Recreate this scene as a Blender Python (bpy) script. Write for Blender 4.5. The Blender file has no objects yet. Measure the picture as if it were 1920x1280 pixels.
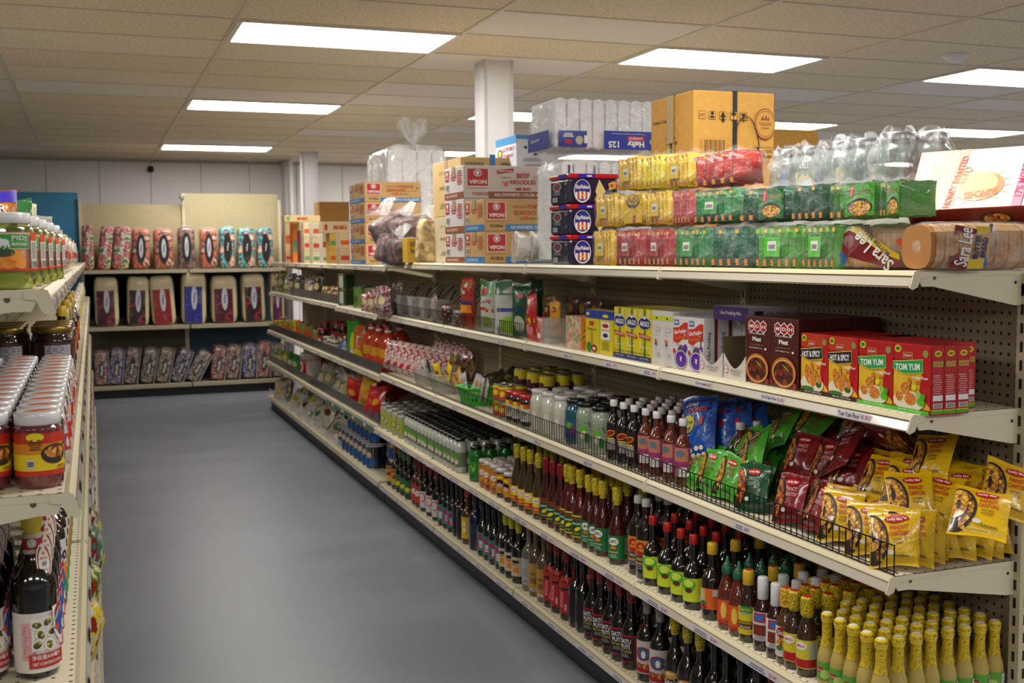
import bpy, math, random
from mathutils import Vector, Matrix, Euler
random.seed(7)
C = bpy.context.scene.collection
sc = bpy.context.scene
# ------------------------------------------------------------------ camera
FPX, YAW, PITCH, ROLL, EYE = 2067.0, 0.3622, 0.0801, 0.0099, 1.62
cd = bpy.data.cameras.new('camera'); cam = bpy.data.objects.new('camera', cd); C.objects.link(cam)
cd.sensor_width = 36; cd.lens = FPX/1920*36; cd.clip_start = 0.05; cd.clip_end = 100
CM = Matrix.Rotation(-YAW, 3, 'Z') @ Matrix.Rotation(math.pi/2-PITCH, 3, 'X') @ Matrix.Rotation(-ROLL, 3, 'Z')
cam.matrix_world = Matrix.Translation((0, 0, EYE)) @ CM.to_4x4()
sc.camera = cam
cd.dof.use_dof = True; cd.dof.focus_distance = 2.9; cd.dof.aperture_fstop = 7.0
# ------------------------------------------------------------------ world, exposure
w = bpy.data.worlds.new('world'); sc.world = w; w.use_nodes = True
w.node_tree.nodes['Background'].inputs[0].default_value = (0.75, 0.8, 0.9, 1)
w.node_tree.nodes['Background'].inputs[1].default_value = 0.02
sc.view_settings.view_transform = 'Standard'; sc.view_settings.look = 'None'
sc.view_settings.exposure = 0.85; sc.view_settings.gamma = 1.0
LIGHT = 11.0           # emission of the ceiling panels
PANELS = [(c, r) for c in (-4, -2, 0, 2, 4, 6, 8) for r in (-12, -6, 0, 6, 12)]
# ------------------------------------------------------------------ measuring helpers (camera position -> metric points)
RX, UY, FZ = CM.col[0].copy(), CM.col[1].copy(), -CM.col[2]
def Yat(px, X, Z):
    n = RX*FPX - FZ*(px-960); return -(n.x*X + n.z*(Z-EYE))/n.y
def Xat(px, Y, Z):
    n = RX*FPX - FZ*(px-960); return -(n.y*Y + n.z*(Z-EYE))/n.x
def Zat(py, X, Y):
    n = UY*FPX - FZ*(640-py); return EYE - (n.x*X + n.y*Y)/n.z
# ------------------------------------------------------------------ materials
def lin(h):
    h = h.lstrip('#'); r = []
    for i in (0, 2, 4):
        c = int(h[i:i+2], 16)/255; r.append(c/12.92 if c <= .04045 else ((c+.055)/1.055)**2.4)
    return (*r, 1)
MC = {}
def M(h, rough=.5, coat=0., metal=0., spec=.5, alpha=1.):
    k = (h, rough, coat, metal, spec, alpha)
    if k in MC: return MC[k]
    m = bpy.data.materials.new('paint_'+h.strip('#')); m.use_nodes = True
    b = m.node_tree.nodes['Principled BSDF']
    b.inputs['Base Color'].default_value = lin(h); b.inputs['Roughness'].default_value = rough
    b.inputs['Metallic'].default_value = metal; b.inputs['Coat Weight'].default_value = coat
    b.inputs['Coat Roughness'].default_value = .06; b.inputs['Specular IOR Level'].default_value = spec
    b.inputs['Alpha'].default_value = alpha
    MC[k] = m; return m
def nodes(name):
    m = bpy.data.materials.new(name); m.use_nodes = True; t = m.node_tree
    return m, t.nodes, t.links, t.nodes['Principled BSDF']
def mottled(cols, scale=30, rough=.45, coat=.3, kind='noise', bump=0, stretch=(1, 1, 1), hard=True):
    k = (tuple(cols), scale, rough, coat, kind, bump, stretch, hard)
    if k in MC: return MC[k]
    m, n, l, b = nodes('mottled_print')
    tc = n.new('ShaderNodeTexCoord'); mp = n.new('ShaderNodeMapping'); mp.inputs['Scale'].default_value = stretch
    l.new(tc.outputs['Object'], mp.inputs[0])
    if kind == 'noise':
        t = n.new('ShaderNodeTexNoise'); t.inputs['Scale'].default_value = scale; t.inputs['Detail'].default_value = 3; out = t.outputs['Fac']; lo, hi = .33, .67
    else:
        t = n.new('ShaderNodeTexVoronoi'); t.inputs['Scale'].default_value = scale
        s = n.new('ShaderNodeSeparateColor'); l.new(t.outputs['Color'], s.inputs[0]); out = s.outputs[0]; lo, hi = 0, 1
    l.new(mp.outputs[0], t.inputs['Vector'])
    r = n.new('ShaderNodeValToRGB'); l.new(out, r.inputs[0])
    e = r.color_ramp; e.interpolation = 'CONSTANT' if hard else 'LINEAR'
    while len(e.elements) < len(cols): e.elements.new(.5)
    for i, c in enumerate(cols):
        e.elements[i].position = lo+(hi-lo)*i/len(cols) if hard else lo+(hi-lo)*i/max(1, len(cols)-1)
    for i, c in enumerate(cols): e.elements[i].color = lin(c)
    l.new(r.outputs[0], b.inputs['Base Color']); b.inputs['Roughness'].default_value = rough
    b.inputs['Coat Weight'].default_value = coat
    if bump:
        bp = n.new('ShaderNodeBump'); bp.inputs['Strength'].default_value = bump; bp.inputs['Distance'].default_value = .01
        l.new(out, bp.inputs['Height']); l.new(bp.outputs[0], b.inputs['Normal'])
    MC[k] = m; return m
def wrinkly(h, rough=.28, bump=.5, scale=28, coat=.3):
    k = ('wr', h, rough, bump, scale)
    if k in MC: return MC[k]
    m, n, l, b = nodes('wrinkled_foil')
    tc = n.new('ShaderNodeTexCoord'); t = n.new('ShaderNodeTexNoise'); t.inputs['Scale'].default_value = scale; t.inputs['Detail'].default_value = 4
    t.inputs['Distortion'].default_value = 1.2
    l.new(tc.outputs['Object'], t.inputs['Vector']); bp = n.new('ShaderNodeBump'); bp.inputs['Strength'].default_value = bump; bp.inputs['Distance'].default_value = .012
    l.new(t.outputs['Fac'], bp.inputs['Height']); l.new(bp.outputs[0], b.inputs['Normal'])
    b.inputs['Base Color'].default_value = lin(h); b.inputs['Roughness'].default_value = rough; b.inputs['Coat Weight'].default_value = coat
    MC[k] = m; return m
def film(fac=.22, scale=22, tint='#ffffff', bump=.8):
    k = ('film', fac, scale, tint, bump)
    if k in MC: return MC[k]
    m = bpy.data.materials.new('clear_film'); m.use_nodes = True; t = m.node_tree; n, l = t.nodes, t.links; n.clear()
    o = n.new('ShaderNodeOutputMaterial'); mx = n.new('ShaderNodeMixShader'); tr = n.new('ShaderNodeBsdfTransparent')
    p = n.new('ShaderNodeBsdfPrincipled'); p.inputs['Base Color'].default_value = lin(tint); p.inputs['Roughness'].default_value = .14
    p.inputs['Specular IOR Level'].default_value = 1.0
    tc = n.new('ShaderNodeTexCoord'); ns = n.new('ShaderNodeTexNoise'); ns.inputs['Scale'].default_value = scale; ns.inputs['Detail'].default_value = 4; ns.inputs['Distortion'].default_value = 1.5
    bp = n.new('ShaderNodeBump'); bp.inputs['Strength'].default_value = bump; bp.inputs['Distance'].default_value = .02
    l.new(tc.outputs['Object'], ns.inputs['Vector']); l.new(ns.outputs['Fac'], bp.inputs['Height']); l.new(bp.outputs[0], p.inputs['Normal'])
    r = n.new('ShaderNodeMapRange'); r.inputs['From Min'].default_value = .35; r.inputs['From Max'].default_value = .7
    r.inputs['To Min'].default_value = fac*.35; r.inputs['To Max'].default_value = fac*2
    l.new(ns.outputs['Fac'], r.inputs['Value']); l.new(r.outputs[0], mx.inputs[0])
    l.new(tr.outputs[0], mx.inputs[1]); l.new(p.outputs[0], mx.inputs[2]); l.new(mx.outputs[0], o.inputs[0])
    MC[k] = m; return m
def dotted(base, hole, axes, pitch=.0254, rad=.17, stag=False, rough=.6, wash=0):
    k = ('dot', base, hole, axes, pitch, rad, wash)
    if k in MC: return MC[k]
    m, n, l, b = nodes('perforated_steel')
    tc = n.new('ShaderNodeTexCoord'); sp = n.new('ShaderNodeSeparateXYZ'); l.new(tc.outputs['Object'], sp.inputs[0])
    def mth(op, a, bb=None):
        q = n.new('ShaderNodeMath'); q.operation = op
        for i, v in enumerate((a, bb)):
            if v is None: continue
            if isinstance(v, (int, float)): q.inputs[i].default_value = v
            else: l.new(v, q.inputs[i])
        return q.outputs[0]
    fs = []
    for a in axes:
        v = mth('DIVIDE', sp.outputs[a], pitch); v = mth('FRACT', v); v = mth('SUBTRACT', v, .5); fs.append(mth('MULTIPLY', v, v))
    d = mth('SQRT', mth('ADD', fs[0], fs[1])); s = mth('LESS_THAN', d, rad)
    mx = n.new('ShaderNodeMixRGB'); mx.inputs[1].default_value = lin(base); mx.inputs[2].default_value = lin(hole)
    l.new(s, mx.inputs[0]); l.new(mx.outputs[0], b.inputs['Base Color']); b.inputs['Roughness'].default_value = rough
    MC[k] = m; return m
CREAM = M('#c4b998', .42); CREAM2 = M('#cdc3a4', .45)
PEG = dotted('#8a7e65', '#1c150d', (1, 2)); PEGB = dotted('#b9ad86', '#6d6242', (0, 2)); PEGBLUE = dotted('#3f8cb4', '#1b4862', (0, 2))
DECK = dotted('#d8cfb4', '#4c4433', (0, 1), .03, .13, rough=.45)
WHITE = M('#e8e8ea', .4); PAPER = M('#dedcd6', .6); BLACK = M('#0b0b0c', .45); RED = M('#b81318', .4, .3); INK = M('#1a1716', .6)
KRAFT = mottled(['#b68f58', '#c09a62', '#bb945c'], 60, .75, 0, hard=False); KRAFT2 = M('#c7a772', .75); KRAFTP = M('#c9b083', .75)
GOLDK = mottled(['#c8953f', '#d09d48'], 40, .7, .05, hard=False)
# ------------------------------------------------------------------ mesh builder
TXT = {}; CH = {}
def text_mesh(s, bold=.0):
    k = (s, bold)
    if k in TXT: return TXT[k]
    cu = bpy.data.curves.new('lettering', 'FONT'); cu.body = s; cu.resolution_u = 2; cu.offset = bold
    cu.align_x = 'CENTER'; cu.align_y = 'CENTER'
    ob = bpy.data.objects.new('lettering', cu); me = bpy.data.meshes.new_from_object(ob)
    vs = [v.co.copy() for v in me.vertices]; fs = [tuple(p.vertices) for p in me.polygons]
    bpy.data.objects.remove(ob); bpy.data.meshes.remove(me); bpy.data.curves.remove(cu)
    if vs:
        x0, x1 = min(v.x for v in vs), max(v.x for v in vs); y0, y1 = min(v.y for v in vs), max(v.y for v in vs)
        vs = [((v.x-(x0+x1)/2)/max(x1-x0, 1e-6), (v.y-(y0+y1)/2)/max(y1-y0, 1e-6)) for v in vs]
    TXT[k] = (vs, fs); return TXT[k]
class B:
    def __init__(s): s.v = []; s.f = []; s.mi = []; s.sm = []; s.mats = []
    def _m(s, m):
        if m not in s.mats: s.mats.append(m)
        return s.mats.index(m)
    def add(s, vs, fs, m, smooth=False):
        o = len(s.v); s.v += [tuple(v) for v in vs]; k = s._m(m)
        for f in fs: s.f.append(tuple(i+o for i in f)); s.mi.append(k); s.sm.append(smooth)
        return s
    def box(s, x0, x1, y0, y1, z0, z1, m):
        return s.add([(x0, y0, z0), (x1, y0, z0), (x1, y1, z0), (x0, y1, z0), (x0, y0, z1), (x1, y0, z1), (x1, y1, z1), (x0, y1, z1)],
                     [(0, 3, 2, 1), (4, 5, 6, 7), (0, 1, 5, 4), (1, 2, 6, 5), (2, 3, 7, 6), (3, 0, 4, 7)], m)
    def prism(s, pts, y0, y1, m, axis='y'):
        n = len(pts); f = (lambda a, b, t: (a, t, b)) if axis == 'y' else ((lambda a, b, t: (t, a, b)) if axis == 'x' else (lambda a, b, t: (a, b, t)))
        vs = [f(a, b, y0) for a, b in pts]+[f(a, b, y1) for a, b in pts]
        fs = [tuple(range(n)), tuple(range(2*n-1, n-1, -1))]+[(i, i+n, (i+1) % n+n, (i+1) % n) for i in range(n)]
        return s.add(vs, fs, m)
    def lathe(s, prof, m, seg=18, cx=0, cy=0, sx=1, sy=1):
        vs, fs = [], []; n = len(prof)
        for r, z in prof:
            for i in range(seg):
                a = 2*math.pi*i/seg; vs.append((cx+r*sx*math.cos(a), cy+r*sy*math.sin(a), z))
        for j in range(n-1):
            for i in range(seg): k = (i+1) % seg; fs.append((j*seg+i, j*seg+k, (j+1)*seg+k, (j+1)*seg+i))
        s.add(vs, fs, m, True)
        if prof[0][0] > 1e-4: s.add(vs[:seg], [tuple(range(seg-1, -1, -1))], m)
        if prof[-1][0] > 1e-4: s.add(vs[-seg:], [tuple(range(seg))], m)
        return s
    def tube(s, pts, r, m, seg=6):
        vs, fs = [], []; pts = [Vector(p) for p in pts]; n = len(pts)
        for i, p in enumerate(pts):
            d = (pts[min(i+1, n-1)]-pts[max(i-1, 0)]).normalized(); a = d.orthogonal().normalized(); b = d.cross(a)
            if i and a.dot(pa) < 0: a = -a; b = -b
            pa = a
            for k in range(seg): t = 2*math.pi*k/seg; vs.append(p+a*r*math.cos(t)+b*r*math.sin(t))
        for i in range(n-1):
            for k in range(seg): q = (k+1) % seg; fs.append((i*seg+k, i*seg+q, (i+1)*seg+q, (i+1)*seg+k))
        fs += [tuple(range(seg-1, -1, -1)), tuple(range((n-1)*seg, n*seg))]
        return s.add(vs, fs, m, seg > 4)
    def surf(s, fn, nu, nv, m, closed=False):
        vs = [fn(i/nu, j/nv) for j in range(nv+1) for i in range(nu+1)]
        fs = [(j*(nu+1)+i, j*(nu+1)+i+1, (j+1)*(nu+1)+i+1, (j+1)*(nu+1)+i) for j in range(nv) for i in range(nu)]
        return s.add(vs, fs, m, True)
    def build(s, name, parent=None, loc=(0, 0, 0), rot=(0, 0, 0), bevel=0, mesh=None):
        me = bpy.data.meshes.new(name); me.from_pydata(s.v, [], s.f)
        for m in s.mats: me.materials.append(m)
        me.polygons.foreach_set('material_index', s.mi); me.polygons.foreach_set('use_smooth', s.sm); me.update()
        o = bpy.data.objects.new(name, me); C.objects.link(o); o.location = loc; o.rotation_euler = rot
        if parent: o.parent = parent; CH.setdefault(parent.name, []).append(o)
        if bevel:
            md = o.modifiers.new('bevel', 'BEVEL'); md.width = bevel; md.segments = 2; md.limit_method = 'ANGLE'
        return o
class Art:   # printed graphics laid on a surface: mp(u, v, n) -> point
    def __init__(s, b, mp, cyl=0): s.b = b; s.mp = mp; s.n = 0; s.cyl = cyl
    def nx(s): s.n += 1; return .0003+s.n*.0002
    def rect(s, u, v, w, h, m, curve=0, nseg=None):
        n = s.nx(); k = nseg or (max(1, int(abs(w)/(s.cyl*.3))) if s.cyl else 1)
        vs = []
        for i in range(k+1):
            uu = u-w/2+w*i/k
            vs += [s.mp(uu, v-h/2, n), s.mp(uu, v+h/2, n)]
        s.b.add(vs, [(2*i, 2*i+2, 2*i+3, 2*i+1) for i in range(k)], m, bool(s.cyl)); return s
    def ell(s, u, v, rx, ry, m, seg=18, rot=0):
        n = s.nx(); c, d = math.cos(rot), math.sin(rot); vs = [s.mp(u, v, n)]
        for rr in (.5, 1):
            for i in range(seg):
                a = 2*math.pi*i/seg; x, y = rx*rr*math.cos(a), ry*rr*math.sin(a); vs.append(s.mp(u+x*c-y*d, v+x*d+y*c, n))
        fs = [(0, 1+i, 1+(i+1) % seg) for i in range(seg)]+[(1+i, 1+seg+i, 1+seg+(i+1) % seg, 1+(i+1) % seg) for i in range(seg)]
        s.b.add(vs, fs, m, bool(s.cyl)); return s
    def poly(s, pts, m):
        n = s.nx(); s.b.add([s.mp(a, b, n) for a, b in pts], [tuple(range(len(pts)))], m); return s
    def text(s, t, u, v, w, h, m, rot=0, bold=.01):
        vs, fs = text_mesh(t, bold); n = s.nx(); c, d = math.cos(rot), math.sin(rot)
        s.b.add([s.mp(u+x*w*c-y*h*d, v+x*w*d+y*h*c, n) for x, y in vs], fs, m); return s
    def lines(s, u, v, w, h, k, m, fill=.5):     # rows of small print
        for i in range(k): s.rect(u, v+h/2-(i+.5)*h/k, w*(.75+.25*((i*7) % 3)/2), h/k*fill, m); s.n -= 1
        s.n += 1; return s
    def bars(s, u, v, w, h, m1=None, m2=None):
        s.rect(u, v, w*1.15, h*1.2, m2 or PAPER); x = u-w/2
        for i in range(14): bw = w/14*(.35+.3*((i*5) % 3)/2); s.rect(x+w/28, v, bw, h, m1 or INK); s.n -= 1; x += w/14
        s.n += 1; return s
def front(x0=0, y0=0, z0=0): return lambda u, v, n: (x0+u, y0-n, z0+v)           # faces local -Y
def sideL(x0=0, y0=0, z0=0): return lambda u, v, n: (x0-n, y0-u, z0+v)           # faces local -X
def sideR(x0=0, y0=0, z0=0): return lambda u, v, n: (x0+n, y0+u, z0+v)           # faces local +X
def topf(x0=0, y0=0, z0=0): return lambda u, v, n: (x0+u, y0+v, z0+n)
def cylm(R): return (lambda u, v, n: ((R+n)*math.sin(u/R), -(R+n)*math.cos(u/R), v))
def revm(rf, R0): return (lambda u, v, n: ((rf(v)+n)*math.sin(u/R0), -(rf(v)+n)*math.cos(u/R0), v))
# ------------------------------------------------------------------ things
def E(name, label=None, cat=None, loc=(0, 0, 0), rz=0, group=None):
    o = bpy.data.objects.new(name, None); C.objects.link(o); o.location = loc; o.rotation_euler = (0, 0, rz); o.empty_display_size = .05
    if label: o['label'] = label
    if cat: o['category'] = cat
    if group: o['group'] = group
    return o
def tag(o, label, cat, group=None):
    o['label'] = label; o['category'] = cat
    if group: o['group'] = group
    return o
def struct(o): o['kind'] = 'structure'; return o
def tree(o, parent=None):
    c = o.copy(); C.objects.link(c); c.parent = parent
    for ch in CH.get(o.name, ()):
        g = ch.copy(); C.objects.link(g); g.parent = c
        for q in CH.get(ch.name, ()): h = q.copy(); C.objects.link(h); h.parent = g
    return c
USED = set()
def put(p, loc, rot=0, label=None, group=None, scale=None):
    if p.name in USED: o = tree(p)
    else: USED.add(p.name); o = p
    o.location = loc; o.rotation_euler = rot if isinstance(rot, tuple) else (0, 0, rot)
    if label: o['label'] = label
    if group: o['group'] = group
    elif 'group' in o and group is None and label: pass
    if scale: o.scale = (scale,)*3 if isinstance(scale, (int, float)) else scale
    return o
ORD = ['first', 'second', 'third', 'fourth', 'fifth', 'sixth', 'seventh', 'eighth', 'ninth', 'tenth', 'eleventh', 'twelfth', 'thirteenth',
       'fourteenth', 'fifteenth', 'sixteenth', 'seventeenth', 'eighteenth', 'nineteenth', 'twentieth', 'twenty-first', 'twenty-second', 'twenty-third', 'twenty-fourth']
ROWN = ['front row', 'second row', 'third row', 'fourth row', 'fifth row', 'sixth row', 'seventh row', 'eighth row', 'ninth row']
AIS = -math.pi/2    # facing the aisle (world -X)
def J(a): return random.uniform(-a, a)
# ------------------------------------------------------------------ room
T4, T2 = 1.219, .6096; GX0, GY0, HC = .748, 5.919, 2.837; YW = 14.72
XL, XR, YN = -7.5, 13.5, -6.2
def floor_mat():
    m, n, l, b = nodes('grey_vinyl'); tc = n.new('ShaderNodeTexCoord'); t = n.new('ShaderNodeTexNoise'); t.inputs['Scale'].default_value = 1.4; t.inputs['Detail'].default_value = 5
    mp = n.new('ShaderNodeMapping'); mp.inputs['Scale'].default_value = (.9, 1.3, 1); l.new(tc.outputs['Object'], mp.inputs[0]); l.new(mp.outputs[0], t.inputs['Vector'])
    r = n.new('ShaderNodeValToRGB'); r.color_ramp.elements[0].color = lin('#676a73'); r.color_ramp.elements[1].color = lin('#70737c')
    r.color_ramp.elements[0].position = .35; r.color_ramp.elements[1].position = .65
    l.new(t.outputs['Fac'], r.inputs[0]); l.new(r.outputs[0], b.inputs['Base Color'])
    r2 = n.new('ShaderNodeMapRange'); r2.inputs['To Min'].default_value = .3; r2.inputs['To Max'].default_value = .42; l.new(t.outputs['Fac'], r2.inputs['Value']); l.new(r2.outputs[0], b.inputs['Roughness'])
    bp = n.new('ShaderNodeBump'); bp.inputs['Strength'].default_value = .08; bp.inputs['Distance'].default_value = .01; l.new(t.outputs['Fac'], bp.inputs['Height']); l.new(bp.outputs[0], b.inputs['Normal'])
    return m
struct(B().box(XL, XR, YN, YW+.2, -.1, 0, floor_mat()).build('floor'))
def tile_mat(h, h2, bump):
    m, n, l, b = nodes('mineral_tile'); tc = n.new('ShaderNodeTexCoord'); t = n.new('ShaderNodeTexNoise'); t.inputs['Scale'].default_value = 55; t.inputs['Detail'].default_value = 4
    l.new(tc.outputs['Object'], t.inputs['Vector']); r = n.new('ShaderNodeValToRGB'); r.color_ramp.elements[0].color = lin(h); r.color_ramp.elements[1].color = lin(h2)
    r.color_ramp.elements[0].position = .35; r.color_ramp.elements[1].position = .6
    l.new(t.outputs['Fac'], r.inputs[0]); l.new(r.outputs[0], b.inputs['Base Color']); b.inputs['Roughness'].default_value = .85
    return m
TA, TB, TC_ = tile_mat('#d3c4a6', '#eadcc2', .3), tile_mat('#e4dad2', '#e9e1d8', .1), tile_mat('#d8ccb2', '#ece2ca', .2)
cb = B(); NC0, NC1, NR0, NR1 = -7, 11, -20, 15
for c in range(NC0, NC1):
    for r in range(NR0, NR1):
        x, y = GX0+c*T4, GY0+r*T2; y1 = min(y+T2, YW)
        if y > YW: continue
        m = random.choice([TA, TA, TA, TB, TC_]) if c > 0 else random.choice([TA, TA, TB, TC_])
        cb.add([(x, y, HC), (x, y1, HC), (x+T4, y1, HC), (x+T4, y, HC)], [(0, 1, 2, 3)], m)
struct(cb.build('ceiling'))
gb = B(); TEE = M('#d8cdb8', .5)
for c in range(NC0, NC1+1): x = GX0+c*T4; gb.box(x-.012, x+.012, YN, YW, HC-.006, HC+.02, TEE)
for r in range(NR0, NR1+1):
    y = GY0+r*T2
    if y < YW: gb.box(XL, XR, y-.012, y+.012, HC-.005, HC+.02, TEE)
struct(gb.build('trim_1'))
WALLM = M('#efecea', .55)
def wallb(x0, x1, y0, y1, name):
    return struct(B().box(x0, x1, y0, y1, 0, HC+.1, WALLM).build(name))
wb = B(); wb.box(XL, XR, YW, YW+.15, 0, HC+.1, WALLM)
for i in range(-10, 22): x = .12+i*.61; wb.box(x-.004, x+.004, YW-.004, YW, 0, HC, M('#a8a39f', .6))
wb.build('wall_back'); bpy.data.objects['wall_back']['kind'] = 'structure'
wallb(XL-.15, XL, YN, YW, 'wall_left'); wallb(XR, XR+.15, YN, YW, 'wall_right'); wallb(XL, XR, YN-.15, YN, 'wall_front')
ct = B().box(XL, XR, YW-.02, YW, HC-.035, HC, M('#b9b3ab', .6)); struct(ct.build('trim_2'))
struct(B().box(2.36, 2.43, YW-.30, YW, 0, HC, M('#dcd9d8', .5)).box(2.39, 2.43, YW-.5, YW-.30, 0, HC, WALLM).build('trim_3'))
for (x0, x1, y0, y1, nm, lb) in [(2.37, 2.55, 13.2, 13.38, 'pillar', 'slim white boxed pillar rising behind the far shelving at the back wall'),
                                 (2.355, 2.545, 6.66, 6.85, 'pillar', 'white boxed pillar rising to the ceiling behind the near noodle cartons')]:
    struct(B().box(x0, x1, y0, y1, 0, HC, M('#dcdce0', .45)).box(x0-.006, x0+.006, y0-.006, y0+.01, 0, HC, M('#c6c6ca', .45)).box(x1-.01, x1+.004, y0-.006, y0+.01, 0, HC, M('#c6c6ca', .45)).build('trim_%d' % (4 if y0 > 10 else 5)))
# ceiling lights
def emis(c, s):
    m = bpy.data.materials.new('lit_diffuser'); m.use_nodes = True; n = m.node_tree.nodes; b = n['Principled BSDF']
    b.inputs['Emission Color'].default_value = c; b.inputs['Emission Strength'].default_value = s; b.inputs['Base Color'].default_value = (.8, .8, .8, 1)
    return m
EM = emis((1, .955, .90, 1), LIGHT)
lt = E('ceiling_light', 'x', 'ceiling light')
f = B(); fm = M('#d9d4cc', .4)
f.box(0, T4, 0, .03, -.012, .01, fm).box(0, T4, T2-.03, T2, -.012, .01, fm).box(0, .03, .03, T2-.03, -.012, .01, fm).box(T4-.03, T4, .03, T2-.03, -.012, .01, fm).build('frame', lt)
B().add([(.03, .03, -.004), (.03, T2-.03, -.004), (T4-.03, T2-.03, -.004), (T4-.03, .03, -.004)], [(0, 1, 2, 3)], EM).build('diffuser', lt)
COLN = {-4: 'far left', -2: 'left', 0: 'over the open aisle', 2: 'over the near right-hand shelving', 4: 'one bay further right', 6: 'two bays further right', 8: 'at the far right'}
ROWT = {-12: 'well behind the viewer', -6: 'just behind the viewer', 0: 'nearest lit row in view', 6: 'middle lit row', 12: 'farthest lit row by the back wall'}
PX = {(0, 6): 5, (0, 12): 11}
for c, r in PANELS:
    if c < 0 and r > 0: continue
    rr = {6: 5, 12: 11}.get(r, r)
    if c in (4,6,8) and r == 0: rr = 0
    put(lt, (GX0+c*T4, GY0+rr*T2, HC), 0, 'glowing ceiling panel light, %s, %s' % (COLN[c], ROWT[r]), 'recessed ceiling lights')
k = E('security_camera', 'small black dome security camera high on the white back wall', 'security camera', (.73, YW-.02, 2.70))
B().box(-.03, .03, -.02, .02, .02, .05, BLACK).build('mount', k)
B().lathe([(0, -.03), (.028, -.02), (.038, .0), (.035, .03), (.02, .04)], BLACK, 14, 0, -.03).build('housing', k)
k = E('smoke_detector', 'round white smoke detector on the ceiling at the right', 'smoke detector', (Xat(1790, 5.6, HC), 5.6, HC))
B().lathe([(.075, 0), (.075, -.015), (.05, -.03), (.04, -.045), (0, -.048)], WHITE, 20).build('body', k)
B().lathe([(.085, 0), (.085, -.008), (.075, -.009)], PAPER, 20).build('base', k)
# ------------------------------------------------------------------ shelving
S0, SL = 2.038, 1.219
RZ = [1.568, 1.233, .857, .509, .138]; RXF = [1.768, 1.768, 1.7155, 1.672, 1.702]; XB = 2.096
LEV = ['top', 'second', 'third', 'fourth', 'bottom']
SEC = ['nearest', 'second', 'third', 'farthest']
LIPM = M('#c2b896', .38); STRIP = M('#b9b2a2', .2, .6); EDGE = M('#d9d0b4', .4)
def shelf(xf, xb, L, mirror=1, base=False, tags=(), name='steel_shelf', bracket=True):
    # local: front lip at x=0 facing -x, depth to +x, runs y 0..L, top surface z=0
    d = abs(xb-xf); o = E(name); s = mirror
    q = lambda a, b: (min(a*s, b*s), max(a*s, b*s))
    B().box(*q(.0, d), .0045, L-.0045, -.012, 0, DECK).build('deck', o)
    prof = [(0, .002), (-.006, -.004), (-.010, -.009), (-.004, -.014), (-.012, -.027), (-.015, -.034), (-.010, -.038), (.004, -.034), (.006, -.010), (.012, -.001)]
    b = B(); b.prism([(a*s, c) for a, c in prof], .003, L-.003, LIPM, 'y'); b.build('lip', o)
    b = B(); b.add([(-.0105*s, .006, -.0135), (-.0105*s, L-.006, -.0135), (-.0175*s, L-.006, -.033), (-.0175*s, .006, -.033)], [(0, 1, 2, 3)], STRIP); b.build('price_channel', o)
    if bracket:
        for y in (.006, L-.012):
            pts = [(.0, .0), (d, .0), (d, -.085), (d-.03, -.085), (.05, -.035), (.02, -.035)] if not base else [(.0, 0), (d, 0), (d, -.05), (0, -.05)]
            bb = B(); bb.prism([(a*s, c) for a, c in pts], y, y+.004, EDGE, 'y')
            if not base:
                bb.prism([(a*s, c) for a, c in [(-.006, 0), (.03, 0), (.03, -.015), (.012, -.017), (.004, -.036), (-.011, -.042), (-.018, -.037), (-.011, -.016)]], y-.004, y, EDGE, 'y')
                a = Art(bb, lambda u, v, n: (u, y-n, v)); a.ell(.055*s, -.015, .005, .005, M('#5a4a30', .6)); a.ell((d-.03)*s, -.03, .004, .004, INK)
            bb.build('bracket', o)
    for (y, w, t1, t2) in tags:
        b = B(); a = Art(b, lambda u, v, n: ((-.0168-n)*s, y-u*s, -.0235+v)); a.rect(0, 0, w, .020, M('#d8d2dc', .35, .3))
        if t1: a.text(t1, -w*.12, 0, w*.66, .012, INK, bold=.02)
        else: a.lines(-w*.1, 0, w*.55, .014, 2, M('#6a6878', .5))
        a.text(t2 or '$2.49', w*.36, 0, w*.22, .011, M('#b03a5a', .5), bold=.02); b.build('price_tag', o)
    return o
def gondola(name, label, xf, y0, n, s=1, xb=None, top=1.56, loc_base=.138, kick=.025):
    # uprights, pegboard backs, base
    o = E(name, label, 'shelving unit', (0, 0, 0))
    for i in range(n):
        ya, yb = y0+i*SL, y0+(i+1)*SL
        B().box(-.008, .008, 0, SL-.034, .1, top-.01, PEG).build('pegboard_panel', o, (xb+s*.012, ya+.017, 0))
        B().box(min(0, s*.03), max(0, s*.03), ya+.002, yb-.002, .0, loc_base-.052, M('#232327', .45)).build('kick_plate', o, (xf+s*kick, 0, 0))
    for i in range(n+1):
        y = y0+i*SL; b = B(); b.box(xb-.012 if s > 0 else xb-.03, xb+.03 if s > 0 else xb+.012, y-.016, y+.016, 0, top, CREAM)
        for k in range(int(top/.05)): b.box(xb-s*.0125-.0006, xb-s*.0125+.0006, y-.004, y+.004, .2+k*.045 if .2+k*.045 < top-.03 else top-.05, (.2+k*.045 if .2+k*.045 < top-.03 else top-.05)+.025, INK)
        for k in range(30): b.box(xb+s*.005-.004, xb+s*.005+.004, y-.0166, y-.016, .16+k*.045, .185+k*.045, INK) if i == 0 else None
        b.build('upright', o)
        B().box(min(xf+s*.03, xb), max(xf+s*.03, xb), y-.012, y+.012, .0, .07, M('#46464c', .5)).build('foot', o)
    return o
gondola('gondola', 'long cream gondola frame with pegboard back, near run right of aisle', RXF[4], S0, 4, 1, XB)
gondola('gondola', 'cream gondola frame with pegboard back, far run right of aisle', RXF[4], S0+4*SL+.03, 4, 1, XB, 1.54)
gondola('gondola', 'cream gondola frame left of the aisle, seen end on', -.04, 1.93, 8, -1, -.46, 1.545)
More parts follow.
